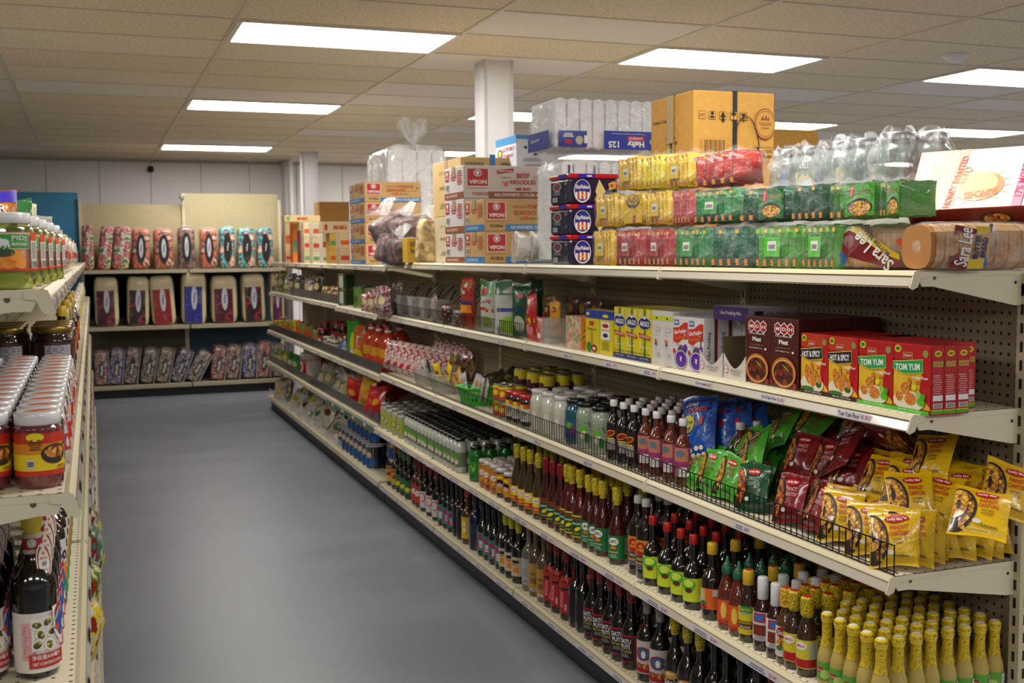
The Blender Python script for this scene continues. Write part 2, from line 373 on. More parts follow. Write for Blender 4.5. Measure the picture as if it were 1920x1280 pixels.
TAGS = {(0, 1): [(.20, .125, 'Tom Yum Flour', '$1.29'), (.55, .11, 'Hot & Spicy Flour', '$1.39'), (.92, .1, 'Curry masala', '$2.99')],
        (1, 1): [(.06, .1, '', '$3.49'), (.36, .1, '', '$1.99'), (.75, .09, '', '$1.19')], (0, 2): [(.62, .08, '', '$0.79')], (1, 2): [(.45, .08, '', ''), (.95, .08, '', '')]}
for sec in range(4):
    for lv in range(5):
        tg = list(TAGS.get((sec, lv), []))
        if lv in (1, 2) and sec > 1: tg += [(.3, .09, '', ''), (.85, .09, '', '')]
        if lv in (3, 4): tg += [(.15+.3*i, .16, '', '') for i in range(4)]
        o = shelf(RXF[lv], XB, SL, 1, lv == 4, tg); o.location = (RXF[lv], S0+sec*SL, RZ[lv])
        tag(o, 'cream steel shelf, %s tier, %s section of the near right-hand run' % (LEV[lv], SEC[sec]), 'shelf', 'cream shelves right of the aisle')
        if lv == 0:
            o = shelf(XB+.04, XB+.37, SL, -1, False, (), bracket=True); o.location = (XB+.37, S0+sec*SL, RZ[0])
            tag(o, 'cream top shelf on the hidden side, %s section of near run' % SEC[sec], 'shelf', 'cream shelves right of the aisle')
FZ_ = [1.548, 1.238, .835, .509, .138]; FXF = [1.765, 1.75, 1.72, 1.70, 1.702]; FY0 = S0+4*SL+.05
for sec in range(4):
    for lv in range(5):
        xf = FXF[lv]-(.05 if (lv, sec) == (1, 0) else 0)
        o = shelf(xf, XB, SL, 1, lv == 4, [(.3, .1, '', ''), (.8, .1, '', '')]); o.location = (xf, FY0+sec*SL, FZ_[lv])
        tag(o, 'cream steel shelf, %s tier, %s section of the far right-hand run' % (LEV[lv], SEC[sec]), 'shelf', 'cream shelves of the far run')
        if lv == 0:
            o = shelf(XB+.04, XB+.37, SL, -1); o.location = (XB+.37, FY0+sec*SL, FZ_[0])
            tag(o, 'cream top shelf on the hidden side, %s section of far run' % SEC[sec], 'shelf', 'cream shelves of the far run')
LZ = [1.568, 1.233, .857, .50, .138]; LXF = [-.075, -.05, -.05, -.045, -.035]; LY0 = 1.93
for sec in range(8):
    for lv in range(5):
        o = shelf(LXF[lv], -.46, SL, -1, lv == 4, [(.2+.3*i, .1, '', '') for i in range(4)] if lv < 4 else ()); o.location = (LXF[lv], LY0+sec*SL, LZ[lv])
        tag(o, 'cream steel shelf, %s tier, %s section of the left-hand run' % (LEV[lv], ORD[sec]), 'shelf', 'cream shelves left of the aisle')
# hidden-side green price strip on far run
def strip(y0, y1, x, z):
    b = B(); a = Art(b, lambda u, v, n: (x-n, -u, z+v)); a.rect(-(y0+y1)/2, 0, y1-y0, .03, M('#2f6a58', .35, .4))
    for k in range(4): a.rect(-(y0+(y1-y0)*(k+.7)/4.4), 0, .06, .02, PAPER)
    tag(b.build('price_strip'), 'green price strip clipped along the lip of the far fourth shelf', 'price strip')
strip(FY0+.05, FY0+1.6, FXF[3]-.021, FZ_[3]-.034)
# wire fences
def fence(L, h, pitch=.0254, mat=BLACK, r=.0016):
    b = B(); n = int(L/pitch)
    for i in range(n+1): y = i*L/n; b.tube([(0, y, 0), (0, y, h)], r, mat, 4)
    for z in (.002, h): b.tube([(0, 0, z), (0, L, z)], r*1.25, mat, 4)
    b.tube([(.012, 0, .004), (.012, L, .004)], r, mat, 4)
    return b.build('wire_fence')
p = fence(SL-.02, .072); p2 = fence((SL-.03)/2, .072)
G = 'black wire fences on shelf fronts'
for sec in range(4):
    put(p, (RXF[2]+.012, S0+sec*SL+.012, RZ[2]+.001), 0, 'black wire fence along the front of the third shelf, %s section' % SEC[sec], G)['category'] = 'wire fence'
for i, y in enumerate((S0+2*SL+.1, S0+2*SL+.1+SL)):
    put(p, (RXF[1]+.012, y, RZ[1]+.001), 0, 'black wire fence before the cups and pouches, %s end, second shelf' % ('near', 'far')[i], G)['category'] = 'wire fence'
SMOKE = film(.55, 3, '#2a2722', .1)
for lv, n0, n1 in ((1, 1, 3), (2, 0, 4), (3, 0, 4), (4, 1, 4)):
    for sec in range(n0, n1):
        b = B(); b.box(-.0015, .0015, .01, SL-.01, 0, .075, M('#4b463c', .3, .3) if lv < 4 else film(.3, 6)); o = b.build('shelf_fence', None, (FXF[lv]+.012, FY0+sec*SL, FZ_[lv]))
        tag(o, 'low %s plastic fence on the far run, %s tier, %s section' % ('dark' if lv < 4 else 'clear', LEV[lv], SEC[sec]), 'shelf fence', 'plastic fences of the far run')
# back-wall unit
bk = E('wall_shelving', 'beige and blue pegboard wall unit holding bagged blankets', 'shelving unit', (0, 0, 0)); YB = 13.85
for (x0, x1, z1, m) in [(-1.45, -.12, 2.37, PEGBLUE), (-.10, 1.04, 2.235, PEGB), (1.05, 2.17, 2.37, PEGB)]:
    B().box(0, x1-x0-.02, 0, .014, 0 if m is PEGBLUE else .9, z1, m).build('pegboard_panel', bk, (x0+.01, YB, 0))
B().box(0, 1.12, 0, .014, .1, 1.45, dotted('#5c523e', '#1c150d', (0, 2))).build('pegboard_panel', bk, (-.10, YB, 0)); B().box(0, 1.1, 0, .014, .1, 1.45, M('#1d3f55', .6)).build('blue_panel', bk, (1.06, YB-.003, 0))  # brown board coloured darker to carry the shade between the deep shelves
for x in (-.11, 1.045, 2.18, -1.46): B().box(x-.018, x+.018, YB-.03, YB+.03, 0, 2.3 if x != 1.045 else 2.37, CREAM2).build('upright', bk)
B().box(1.0, 1.05, YB-.2, YB-.03, 2.30, 2.33, M('#77736a', .5)).build('bracket', bk)
B().box(-.1, 2.17, 13.42, 13.45, 0, .09, BLACK).build('kick_plate', bk)
for lv, z in enumerate((1.47, .82, .14)):
    for i, (x0, x1) in enumerate(((-.1, 1.04), (1.05, 2.17))):
        o = E('wide_shelf', '%s shelf of the back wall unit, %s half' % (('top', 'middle', 'bottom')[lv], ('left', 'right')[i]), 'shelf', (x0, 13.35, z), 0, 'shelves of the back wall unit')
        B().box(.003, x1-x0-.003, 0, YB-13.37, -.012, 0, M('#b3aa90', .5)).build('deck', o); B().box(.003, x1-x0-.003, -.012, 0, -.04, .002, M('#a89f85', .45)).build('lip', o)
        if lv < 2: B().box(x1-x0-.015, x1-x0-.01, .01, YB-13.37, -.06, -.013, CREAM).build('bracket', o)
# ------------------------------------------------------------------ bottles and jars
def prof(R, H, rn, zs, zn, seg=6, zc=None, base=.003, bulge=0):
    zc = zc or H
    p = [(R*.8, 0), (R-.002, .001), (R, base+.003)]
    p += [(R+bulge*.5, zs*.5), (R, zs)] if bulge else [(R, zs)]
    for i in range(1, seg+1):
        t = i/seg; p.append((rn+(R-rn)*(.5+.5*math.cos(math.pi*t)), zs+(zn-zs)*t))
    p.append((rn, zc)); return p
def bottle(name, cat, R, H, rn, zs, zn, body, cap, hcap, lab=None, art=None, sleeve=None, capr=None, seg=16, tip=None, coat=1, side=None, capbump=0):
    """lab=(z0,z1,mat); sleeve=(z0,mat) shrink sleeve round the neck; art(Art)"""
    o = E(name, None, cat); zc = H-hcap*.5
    pr = prof(R, H, rn, zs, zn, zc=zc)
    bm = body if not isinstance(body, str) else M(body, .12, coat)
    B().lathe(pr, bm, seg).build('glass', o)
    def rf(z):
        if z <= zs: return R
        if z >= zn: return rn
        return rn+(R-rn)*(.5+.5*math.cos(math.pi*(z-zs)/(zn-zs)))
    cr = capr or rn+.0025; z0 = H-hcap
    c = B()
    if tip: c.lathe([(cr, z0), (cr, z0+.018), (cr*.75, z0+.024), (.006, z0+hcap*.7), (.003, H), (0, H)], cap, 12)
    else:
        c.lathe([(cr*.97, z0), (cr, z0+.002), (cr, H-.004), (cr-.002, H-.001), (cr-.003, H), (0, H)], cap, max(12, seg))
        if capbump: c.lathe([(cr+.001, z0+hcap*.35), (cr+.002, z0+hcap*.4), (cr+.001, z0+hcap*.45)], cap, 12)
    if side: a = Art(c, lambda u, v, n: (u, v, H+n)); a.ell(0, 0, cr*.7, cr*.7, side)
    c.build('cap', o)
    if sleeve:
        zz, sm = sleeve; n = 8; p = [(rf(zz+(H-.004-zz)*i/n)+.0012 if zz+(H-.004-zz)*i/n < z0 else cr+.001, zz+(H-.004-zz)*i/n) for i in range(n+1)]
        B().lathe(p, sm, seg).build('neck_sleeve', o)
    if lab:
        l0, l1, lm = lab; b = B(); n = 5
        b.lathe([(rf(l0+(l1-l0)*i/n)+.0007, l0+(l1-l0)*i/n) for i in range(n+1)], lm, seg+4); b.f = b.f[:-2] ; b.mi = b.mi[:-2]; b.sm = b.sm[:-2]
        if art: art(Art(b, revm(lambda z: rf(z)+.0009, R), R))
        b.build('label', o)
    return o
YSL = mottled(['#c9ae12', '#d3bb1c', '#5a5312', '#d9c024', '#cbb016'], 120, .35, .3); YSL2 = mottled(['#d6b81c', '#a8320e', '#e0c52a', '#d8bd20'], 160, .35, .3)
RSL = mottled(['#7d0d12', '#94141a', '#4c0a0c', '#8c1218'], 120, .35, .3)
PINKM, GRN, YEL, ORG, NAVY = M('#c22e6c', .4, .2), M('#1d7a32', .4, .2), M('#e3cf1b', .4, .2), M('#d9791b', .4, .2), M('#17245e', .4, .2)
DGRN, LIME, TEAL, BRN, GREY = M('#12452a', .4, .2), M('#7fc21f', .4, .2), M('#2f8a78', .4, .2), M('#5a3212', .4, .2), M('#8b8b8b', .5)
WH = M('#e6e4e0', .4, .2); CREAML = M('#e2d6b8', .5, .1); CAPW = M('#cfd0d2', .35, .2); CAPB = M('#0d0d0e', .3, .4); CAPR = M('#a81712', .35, .3); CAPY = M('#c9a21c', .35, .3); CAPG = M('#0e5a3c', .35, .3)
PINKW = M('#efe9ee', .4, .3); FOOD = mottled(['#7a3410', '#c8792a', '#e0b04a', '#9c4a18', '#d99a3a'], 140, .45, .3, 'voronoi'); SALAD = mottled(['#3f7a20', '#c8a23a', '#8a3a18', '#6fa02c'], 160, .45, .3, 'voronoi')
def a_mayo(a): a.ell(-.002, .066, .016, .016, LIME).text('Mang', -.003, .085, .02, .006, RED).ell(.0, .078, .012, .008, CAPR).rect(.028, .055, .016, .05, WH).lines(.028, .055, .013, .045, 9, GREY)
def a_vin(a): a.rect(0, .04, .068, .022, RED).ell(0, .078, .022, .009, PINKW).text('TOMAS', 0, .078, .034, .009, RED).lines(0, .041, .03, .012, 2, YEL)
def a_jufran(a): a.rect(0, .065, .05, .075, DGRN).text('Jufran', 0, .093, .044, .014, M('#c02a12', .4)).rect(0, .076, .044, .01, M('#1f8a3c', .4)).text('BANANA', 0, .076, .036, .007, WH).ell(.004, .056, .014, .007, YEL, rot=.5).text('SAUCE', 0, .038, .026, .007, YEL)
def a_ufc(a): a.ell(0, .085, .019, .014, WH).text('UFC', 0, .085, .027, .012, M('#15301c', .5), bold=.03).ell(0, .062, .012, .006, ORG).text('BANANA SAUCE', 0, .047, .036, .006, WH).lines(0, .033, .03, .014, 3, M('#8fb89a', .5)).rect(.062, .066, .036, .06, M('#b9bdb4', .5)).lines(.062, .066, .032, .055, 10, GREY)
def a_soy(a): a.ell(0, .105, .022, .024, RED).text('45', 0, .114, .014, .01, YEL).text('SILVER', 0, .101, .028, .009, YEL).rect(0, .070, .05, .02, NAVY).text('SWAN', 0, .07, .036, .012, YEL).lines(0, .045, .05, .02, 3, GREY)
def a_vinY(a): a.ell(.0, .08, .026, .02, M('#4fae2a', .4, .2)).ell(.002, .084, .018, .012, M('#c9e04a', .4)).ell(.004, .062, .012, .008, BRN).rect(-.05, .062, .026, .06, M('#c9cba0', .5)).lines(-.05, .062, .023, .055, 10, GREY).rect(.05, .04, .024, .02, WH).bars(.05, .04, .016, .012)
def a_orange(a): a.rect(-.03, .07, .03, .05, M('#cfc48a', .4)).ell(-.022, .052, .012, .008, GRN).ell(-.02, .042, .012, .006, RED).rect(.02, .085, .022, .02, PAPER).lines(.02, .085, .02, .018, 4, GREY)
def a_sri(a): a.rect(0, .06, .034, .06, M('#d9571c', .4, .2)).ell(0, .06, .009, .024, M('#e8c24a', .4)).rect(.032, .055, .018, .06, PAPER).lines(.032, .055, .015, .055, 9, GREY)
def a_barrio(a): a.ell(0, .095, .022, .012, GRN).text('Barrio', 0, .097, .034, .012, YEL).text('FIESTA', 0, .085, .026, .006, WH).rect(0, .052, .08, .022, BRN).text('BAGOONG', 0, .058, .036, .007, YEL).text('BALAYAN', 0, .046, .03, .006, WH)
def a_red(a): a.rect(0, .095, .036, .026, RED).rect(0, .095, .026, .018, M('#3a6ab0', .4)).rect(.002, .06, .04, .03, M('#7a2a10', .5)).lines(0, .036, .034, .016, 3, GREY)
def a_sita(a): a.ell(0, .088, .02, .016, M('#8e1f18', .4)).text('Sita’s', 0, .088, .032, .013, WH).ell(.002, .06, .02, .014, FOOD).ell(-.01, .045, .01, .006, GRN)
def a_tomas2(a): a.rect(0, .036, .2, .022, RED).ell(-.006, .082, .016, .011, PINKW).text('MAS', -.006, .082, .022, .008, RED).rect(.03, .07, .026, .044, M('#cfd0cc', .5)).lines(.03, .07, .024, .04, 9, GREY)
PB = {}
PB['dressing'] = bottle('dressing_bottle', 'bottle', .0235, .192, .0115, .072, .13, M('#b5a055', .18, .6), M('#e0c321', .35, .3), .024, (.022, .068, M('#5fa034', .4, .2)), lambda a: a.rect(-.012, .048, .02, .012, RED).text('Kewra', -.012, .048, .017, .006, WH).ell(.004, .038, .012, .012, M('#b8cf6a', .4)).rect(.034, .044, .02, .04, WH).lines(.034, .044, .017, .038, 9, GREY), (.108, mottled(['#d9b916', '#e2c422', '#7a5c10', '#e6cb2c', '#dcbf1c'], 190, .35, .3)), .0145, 16, side=M('#e8e6e0', .5), capbump=1)
PB['vinegar_amber'] = bottle('sauce_bottle', 'bottle', .030, .275, .012, .1, .215, '#3e2c14', YSL, .05, (.026, .094, M('#d8c430', .4, .2)), a_vin, (.215, YSL), .0155)
PB['ketchup_red'] = bottle('ketchup_bottle', 'bottle', .030, .272, .012, .1, .21, '#3a0a0c', RSL, .05, (.024, .108, M('#a01818', .4, .2)), a_jufran, (.212, RSL), .0155)
PB['ketchup_yel'] = bottle('ketchup_bottle', 'bottle', .034, .28, .013, .105, .21, '#4c0d0a', YSL, .05, (.022, .108, M('#d9c72a', .4, .2)), a_jufran, (.212, YSL), .0175)
PB['ufc'] = bottle('ketchup_bottle', 'bottle', .034, .275, .013, .105, .21, '#3a0b0a', YSL, .05, (.02, .106, M('#1f6a32', .4, .2)), a_ufc, (.212, YSL), .0175)
PB['soy_silver'] = bottle('soy_sauce_bottle', 'bottle', .036, .272, .011, .15, .235, '#120906', CAPW, .026, (.05, .135, M('#c8862a', .4, .2)), a_soy, None, .0155)
PB['vin_lime'] = bottle('vinegar_bottle', 'bottle', .0335, .232, .0115, .108, .155, '#0f0a07', CAPR, .03, (.026, .1, M('#c8d62a', .4, .2)), a_vinY, None, .0145)
PB['vin_orange'] = bottle('vinegar_bottle', 'bottle', .0335, .232, .0125, .115, .165, '#160c06', CAPY, .034, (.034, .098, M('#d8641c', .4, .2)), a_orange, None, .0165)
PB['sriracha'] = bottle('chili_sauce_bottle', 'bottle', .030, .215, .014, .1, .165, '#5a1f10', CAPG, .05, (.02, .09, M('#c23a18', .4, .2)), a_sri, None, .0175, tip=1)
PB['barrio'] = bottle('shrimp_paste_bottle', 'bottle', .0275, .205, .0135, .1, .165, '#2f170d', CAPY, .042, (.024, .104, M('#d9c21c', .4, .2)), a_barrio, None, .0165, side=M('#b8341c', .5))
PB['whitecap'] = bottle('sauce_bottle', 'bottle', .027, .205, .0125, .1, .155, '#2c100c', CAPW, .062, (.03, .11, M('#d5d2cf', .4, .2)), a_red, None, .0155)
PB['sita'] = bottle('sauce_bottle', 'bottle', .028, .205, .0135, .095, .155, '#4f3018', YSL2, .05, (.022, .104, M('#d3cfc6', .4, .2)), a_sita, (.155, YSL2), .0165, side=M('#b8341c', .5))
PB['tomas'] = bottle('sauce_bottle', 'bottle', .0275, .208, .0135, .1, .155, '#33200f', YSL2, .05, (.022, .098, M('#d6c62c', .4, .2)), a_tomas2, (.155, YSL), .0165, side=M('#b82a2c', .5))
def a_black(a): a.ell(0, .1, .02, .012, ORG, rot=.3).ell(0, .1, .016, .008, M('#7a2010', .4), rot=.3).rect(.004, .06, .03, .04, M('#8f8a80', .5)).lines(0, .082, .04, .006, 1, YEL)
def a_pink(a): a.rect(0, .105, .05, .045, M('#b8735a', .4)).ell(0, .11, .014, .012, M('#5a6a7a', .4)).rect(0, .078, .05, .012, M('#9a2e6c', .4)).rect(.006, .05, .03, .03, PAPER).lines(.006, .05, .026, .026, 5, GREY)
SIDEC = M('#c8483a', .5)
PB['black_wc'] = bottle('vinegar_bottle', 'bottle', .028, .222, .0115, .13, .175, '#0e0a0a', CAPW, .024, (.03, .125, M('#1b1714', .35, .3)), a_black, None, .0145, side=SIDEC)
PB['pink_wc'] = bottle('vinegar_bottle', 'bottle', .028, .222, .0115, .13, .175, '#57220f', CAPW, .024, (.034, .13, M('#95456a', .4, .2)), a_pink, None, .0145, side=SIDEC)
# base shelf
def a_datu(a): a.rect(0, .075, .066, .085, M('#15100e', .4)).text('DATU', 0, .103, .044, .018, WH, bold=.03).text('PUTI', 0, .083, .036, .016, WH, bold=.03).text('SOY SAUCE', .002, .067, .044, .009, YEL).lines(0, .052, .034, .014, 3, GREY).ell(-.01, .03, .01, .004, RED)
def a_oyst(a):
    a.rect(-.028, .07, .026, .07, M('#d8a0a0', .5)).lines(-.028, .07, .02, .06, 10, GREY).rect(0, .082, .046, .06, M('#e7e3dc', .5))
    for i, (u, v) in enumerate([(-.014, .1), (.004, .104), (-.008, .082), (.012, .084), (-.014, .064), (.006, .062)]): a.ell(u, v, .011, .009, M('#e5e2d8', .4), rot=i).ell(u, v, .008, .006, mottled(['#3a3d18', '#8c8a3a', '#c2b96a', '#5a5a22'], 220, .5, .3, 'voronoi'), rot=i)
    a.rect(.004, .034, .064, .026, M('#b01c22', .4, .2)).text('净容量600毫升', .002, .041, .05, .009, WH).text('NET CONTENTS 600 ml', .004, .029, .052, .006, WH)
    a.poly([(.012, .13), (.04, .13), (.04, .05), (.024, .066), (.014, .085)], M('#e7e3dc', .4)).poly([(.018, .12), (.036, .14), (.036, .07), (.026, .074), (.02, .09)], M('#b01c22', .4)).ell(.03, .096, .01, .022, M('#2a5aa8', .4)).text('maekrua', .022, .115, .024, .007, WH, rot=1.1).poly([(.014, .09), (.024, .098), (.024, .082)], M('#d9501c', .4)).text('生蠔油', .028, .066, .02, .008, WH, rot=.5)
def a_round(a): a.ell(0, .1, .034, .028, M('#c8b8b8', .4)).ell(0, .1, .03, .024, M('#8e1a24', .4)).ell(0, .1, .022, .02, M('#35608a', .4)).ell(.002, .098, .008, .013, WH).rect(0, .05, .07, .03, M('#a01c24', .4)).ell(-.014, .06, .01, .008, SALAD).ell(.012, .056, .012, .009, FOOD)
def a_cream(a): a.rect(-.0, .1, .034, .014, INK).rect(-.004, .085, .03, .008, ORG).rect(.002, .062, .03, .026, M('#d88a1c', .4)).rect(.034, .08, .012, .06, M('#d8d2c4', .5)).lines(.034, .08, .009, .055, 8, GREY)
def a_tan(a): a.text('SAKE', 0, .1, .032, .014, BRN).text('米酒', -.002, .07, .026, .03, BRN).rect(0, .03, .03, .012, WH).bars(0, .03, .02, .008)
def a_white(a): a.lines(0, .085, .04, .04, 5, GREY).rect(0, .045, .03, .012, GREY)
def a_redlab(a): a.poly([(-.022, .034), (.022, .034), (.022, .122), (-.022, .122)], M('#c41a20', .4, .3)).text('KOON', -.006, .085, .06, .014, M('#e8b8b0', .4), rot=1.5).lines(.012, .055, .01, .03, 4, WH)
def a_oval(a): a.ell(0, .085, .022, .026, RED).ell(0, .085, .016, .02, WH).text('IX', 0, .085, .018, .018, RED)
def a_ppk(a): a.rect(-.008, .095, .03, .02, M('#b02a6a', .4)).rect(.008, .06, .026, .034, WH).rect(-.012, .055, .016, .03, M('#a82a5a', .4)).lines(.008, .06, .022, .03, 4, GREY)
def a_yel(a): a.ell(-.006, .09, .016, .042, ORG).ell(-.006, .09, .012, .036, M('#e8dc8a', .4)).text('Ajo', -.006, .09, .016, .012, NAVY)
def a_gry(a): a.ell(0, .06, .02, .014, M('#d9c22a', .4)).poly([(-.02, .04), (.0, .09), (.02, .04)], GRN)
PB['datu'] = bottle('soy_sauce_bottle', 'bottle', .0365, .300, .0125, .125, .2, '#0a0606', RSL, .05, (.03, .126, M('#a11420', .4, .3)), a_datu, (.235, RSL), .016)
PB['round'] = bottle('fish_sauce_bottle', 'bottle', .0365, .305, .0125, .15, .21, '#0d0707', RSL, .04, (.03, .145, M('#c9c0ba', .4, .2)), a_round, (.235, M('#8a827a', .4)), .016)
PB['sitab'] = bottle('soy_sauce_bottle', 'bottle', .035, .29, .0125, .13, .2, '#150c07', YSL, .05, (.03, .115, M('#3f2410', .4, .2)), lambda a: a.ell(0, .095, .026, .014, M('#c8973a', .4)).text('Mama', 0, .1, .03, .009, WH).text('Sita’s', 0, .072, .05, .018, WH).rect(0, .045, .06, .014, RED), (.225, YSL), .0165)
PB['cream'] = bottle('sauce_bottle', 'bottle', .036, .29, .0125, .145, .195, '#0e0807', YSL, .05, (.034, .12, M('#c9bda2', .45, .1)), a_cream, (.225, M('#b8b41c', .35, .3)), .016)
PB['clearw'] = bottle('cooking_wine_bottle', 'bottle', .034, .285, .0115, .165, .22, M('#6d6c5c', .1, 1), M('#9a6a2a', .4, .3), .022, (.03, .145, M('#a9adaf', .45, .1)), a_white, None, .0135)
PB['tan'] = bottle('cooking_wine_bottle', 'bottle', .034, .285, .0115, .165, .22, M('#5e5038', .1, 1), M('#9a6a2a', .4, .3), .022, (.03, .145, M('#b58a3a', .45, .1)), a_tan, None, .0135)
PB['redlab'] = bottle('soy_sauce_bottle', 'bottle', .033, .3, .0125, .15, .195, '#0a0505', RSL, .05, (.03, .125, M('#b31a20', .4, .3)), a_redlab, (.235, RSL), .016)
B().lathe([(.034, .135), (.034, .15), (.026, .172), (.024, .176)], M('#b32a1c', .4, .3), 18).build('shoulder_label', PB['redlab'])
PB['dark'] = bottle('sauce_bottle', 'bottle', .033, .3, .012, .15, .2, '#080606', CAPB, .04, (.04, .12, M('#1c1614', .4, .2)), None, None, .015)
PB['whitered'] = bottle('soy_sauce_bottle', 'bottle', .035, .29, .0125, .14, .2, '#0d0606', M('#7c1216', .4, .3), .05, (.025, .12, M('#c6c2c0', .45, .1)), a_oval, (.235, M('#7c1216', .4, .3)), .016)
PB['pinkteal'] = bottle('fish_sauce_bottle', 'bottle', .033, .28, .0125, .13, .19, '#101a14', CAPB, .04, (.028, .118, M('#3f7f78', .45, .1)), a_ppk, None, .0155)
PB['yellab'] = bottle('sauce_bottle', 'bottle', .034, .282, .0125, .15, .2, '#4a300e', M('#b8430f', .4, .3), .04, (.03, .14, M('#d6bc1c', .4, .2)), a_yel, None, .0165)
PB['blue'] = bottle('vinegar_bottle', 'bottle', .036, .285, .014, .16, .21, M('#14123f', .12, 1), M('#14123f', .4, .3), .03, None, None, None, .0165)
PB['greenyel'] = bottle('soy_sauce_bottle', 'bottle', .033, .29, .0125, .13, .19, '#0c1210', M('#1f4a2c', .4, .3), .05, (.03, .115, M('#276a34', .4, .2)), a_gry, (.215, mottled(['#1c4a28', '#2f6a3a', '#7a7a2a'], 90, .4, .3)), .016)
PB['brownred'] = bottle('sauce_bottle', 'bottle', .034, .285, .0125, .145, .2, '#4a2410', M('#7c1216', .4, .3), .05, (.03, .13, M('#b33a22', .4, .2)), lambda a: a.ell(0, .085, .02, .016, WH).text('LEE', 0, .085, .026, .012, RED), (.235, M('#5c1a14', .4, .3)), .016)
PB['yelbrown'] = bottle('sauce_bottle', 'bottle', .034, .285, .0125, .14, .2, '#2a150c', M('#8c2018', .4, .3), .05, (.03, .13, M('#b9a83a', .4, .2)), lambda a: a.ell(0, .08, .022, .013, RED).rect(0, .115, .06, .016, M('#b3472a', .4)), (.23, M('#8a2a20', .4, .3)), .016)
PB['oyster'] = bottle('oyster_sauce_bottle', 'bottle', .0385, .325, .0135, .165, .235, '#0a0605', M('#c9b51c', .35, .3), .055, (.012, .122, M('#d9d3cc', .4, .2)), a_oyst, (.262, M('#c9b820', .35, .4)), .0165, 28)
b = B(); R_ = .0155
b.lathe([(.0165, .226), (.0163, .262)], M('#c9b9a4', .4, .2), 20); a = Art(b, cylm(.0172), .0172)
a.rect(0, .244, .06, .02, M('#96202a', .4)).ell(-.008, .246, .008, .008, M('#c8c8c0', .4)); a2 = Art(b, lambda u, v, n: (u*.96+.004, -.018-n-max(0, (.24-v))*.18, v)); a2.ell(.006, .212, .015, .032, M('#d8d2b8', .4, .3)).ell(.006, .212, .0125, .029, M('#96202a', .4)).ell(.006, .21, .0105, .025, M('#ded9d4', .4)).ell(.006, .226, .003, .003, ORG).text('RODUCT', .006, .196, .015, .004, RED).text('MAEKRUA', .006, .217, .015, .004, RED).text('W', .006, .207, .01, .01, INK)
b.build('neck_tag', PB['oyster'])
# jars
def jar(name, R, H, body, lid, hl, lab=None, art=None, rn=None, seg=18, side=None, zs=None):
    o = E(name, None, 'jar'); rn = rn or R*.86; zs = zs or H*.78
    B().lathe(prof(R, H, rn, zs, H-hl, 5, H-hl*.3), body if not isinstance(body, str) else M(body, .1, 1), seg).build('glass', o)
    c = B(); cr = rn+.002; c.lathe([(cr, H-hl), (cr+.0012, H-hl+.0015), (cr+.0012, H-.003), (cr-.001, H), (0, H)], lid, seg)
    if side: a = Art(c, lambda u, v, n: (u, v, H+n)); a.ell(0, 0, cr*.93, cr*.93, M('#d8d6d4', .3, .3)); a.ell(0, 0, cr*.62, cr*.36, side)
    c.build('lid', o)
    if lab:
        b = B(); l0, l1, lm = lab; b.lathe([(R+.0006, l0), (R+.0006, l1)], lm, seg+4); b.f = b.f[:-2]; b.mi = b.mi[:-2]; b.sm = b.sm[:-2]
        if art: art(Art(b, cylm(R+.0008), R))
        b.build('label', o)
    return o
def a_coco(a): a.ell(0, .075, .016, .014, M('#5fa32c', .4)).ell(.004, .055, .014, .013, M('#d5c8b8', .4)).rect(-.026, .06, .012, .05, M('#225a2c', .4))
def a_bag(a):
    a.rect(0, .045, .2, .028, M('#e8c81c', .4, .2)).rect(0, .0675, .2, .018, M('#d8861c', .4)); a.rect(.016, .045, .02, .02, M('#e8c81c', .4)); a.ell(.012, .058, .024, .017, M('#2a2220', .4, .4)).ell(.012, .0615, .018, .01, FOOD); a.ell(-.02, .088, .014, .007, YEL); a.poly([(.026, .07), (.04, .078), (.04, .07)], M('#4a2f5a', .4)); a.poly([(.02, .07), (.03, .074), (.03, .07)], GRN)
    a.lines(-.02, .075, .02, .02, 5, BRN).rect(-.028, .043, .012, .014, WH).bars(-.028, .043, .01, .01).lines(.022, .036, .022, .006, 2, BRN)
PB['bagoong'] = jar('shrimp_paste_jar', .0385, .128, '#6a2a30', M('#d6d4d4', .3, .4), .021, (.022, .094, M('#c23218', .35, .3)), a_bag, .034, 26, M('#cf5a38', .4))
PB['purplejar'] = jar('shrimp_paste_jar', .0385, .128, '#2a1018', M('#cfcdcd', .3, .4), .021, (.03, .085, M('#5f4670', .35, .3)), lambda a: a.rect(.02, .06, .03, .05, M('#b8a8a0', .5)).lines(.02, .06, .026, .046, 7, GREY), .034, 20, M('#c8563a', .4))
PB['olive'] = jar('fruit_jar', .058, .126, mottled(['#4f5a12', '#7e8c26', '#93a033', '#a8b048'], 26, .12, 1, 'voronoi'), M('#d9d9dc', .3, .4), .018, (.030, .094, mottled(['#b8401c', '#c9622a', '#dcc9b8', '#c85a28'], 14, .4, .3)), None, .051, 28)
b = B(); mz = cylm(.0594); a = Art(b, lambda u, v, n: mz(u, (v-.07)*.92+.062, n), .059)
a.rect(.0, .07, .10, .066, mottled(['#dcd2c4', '#e0b090', '#c8491c'], 9, .4, .3, hard=False))
for k in range(9): a.ell(-.02+.011*(k % 5)+.004*(k//5), .050+.012*(k//5), .011, .0095, M('#e8871c' if k % 2 else '#f0982a', .35, .4), rot=k)
a.ell(-.008, .068, .022, .008, M('#2a4a1c', .5)).rect(.008, .088, .066, .028, M('#e8ece0', .4)).rect(.008, .088, .063, .0255, M('#3f9a2c', .35, .3)).text('PIDI', .022, .094, .026, .008, WH).rect(.022, .0885, .03, .0008, WH).text('MARIAN', .022, .083, .026, .006, WH)
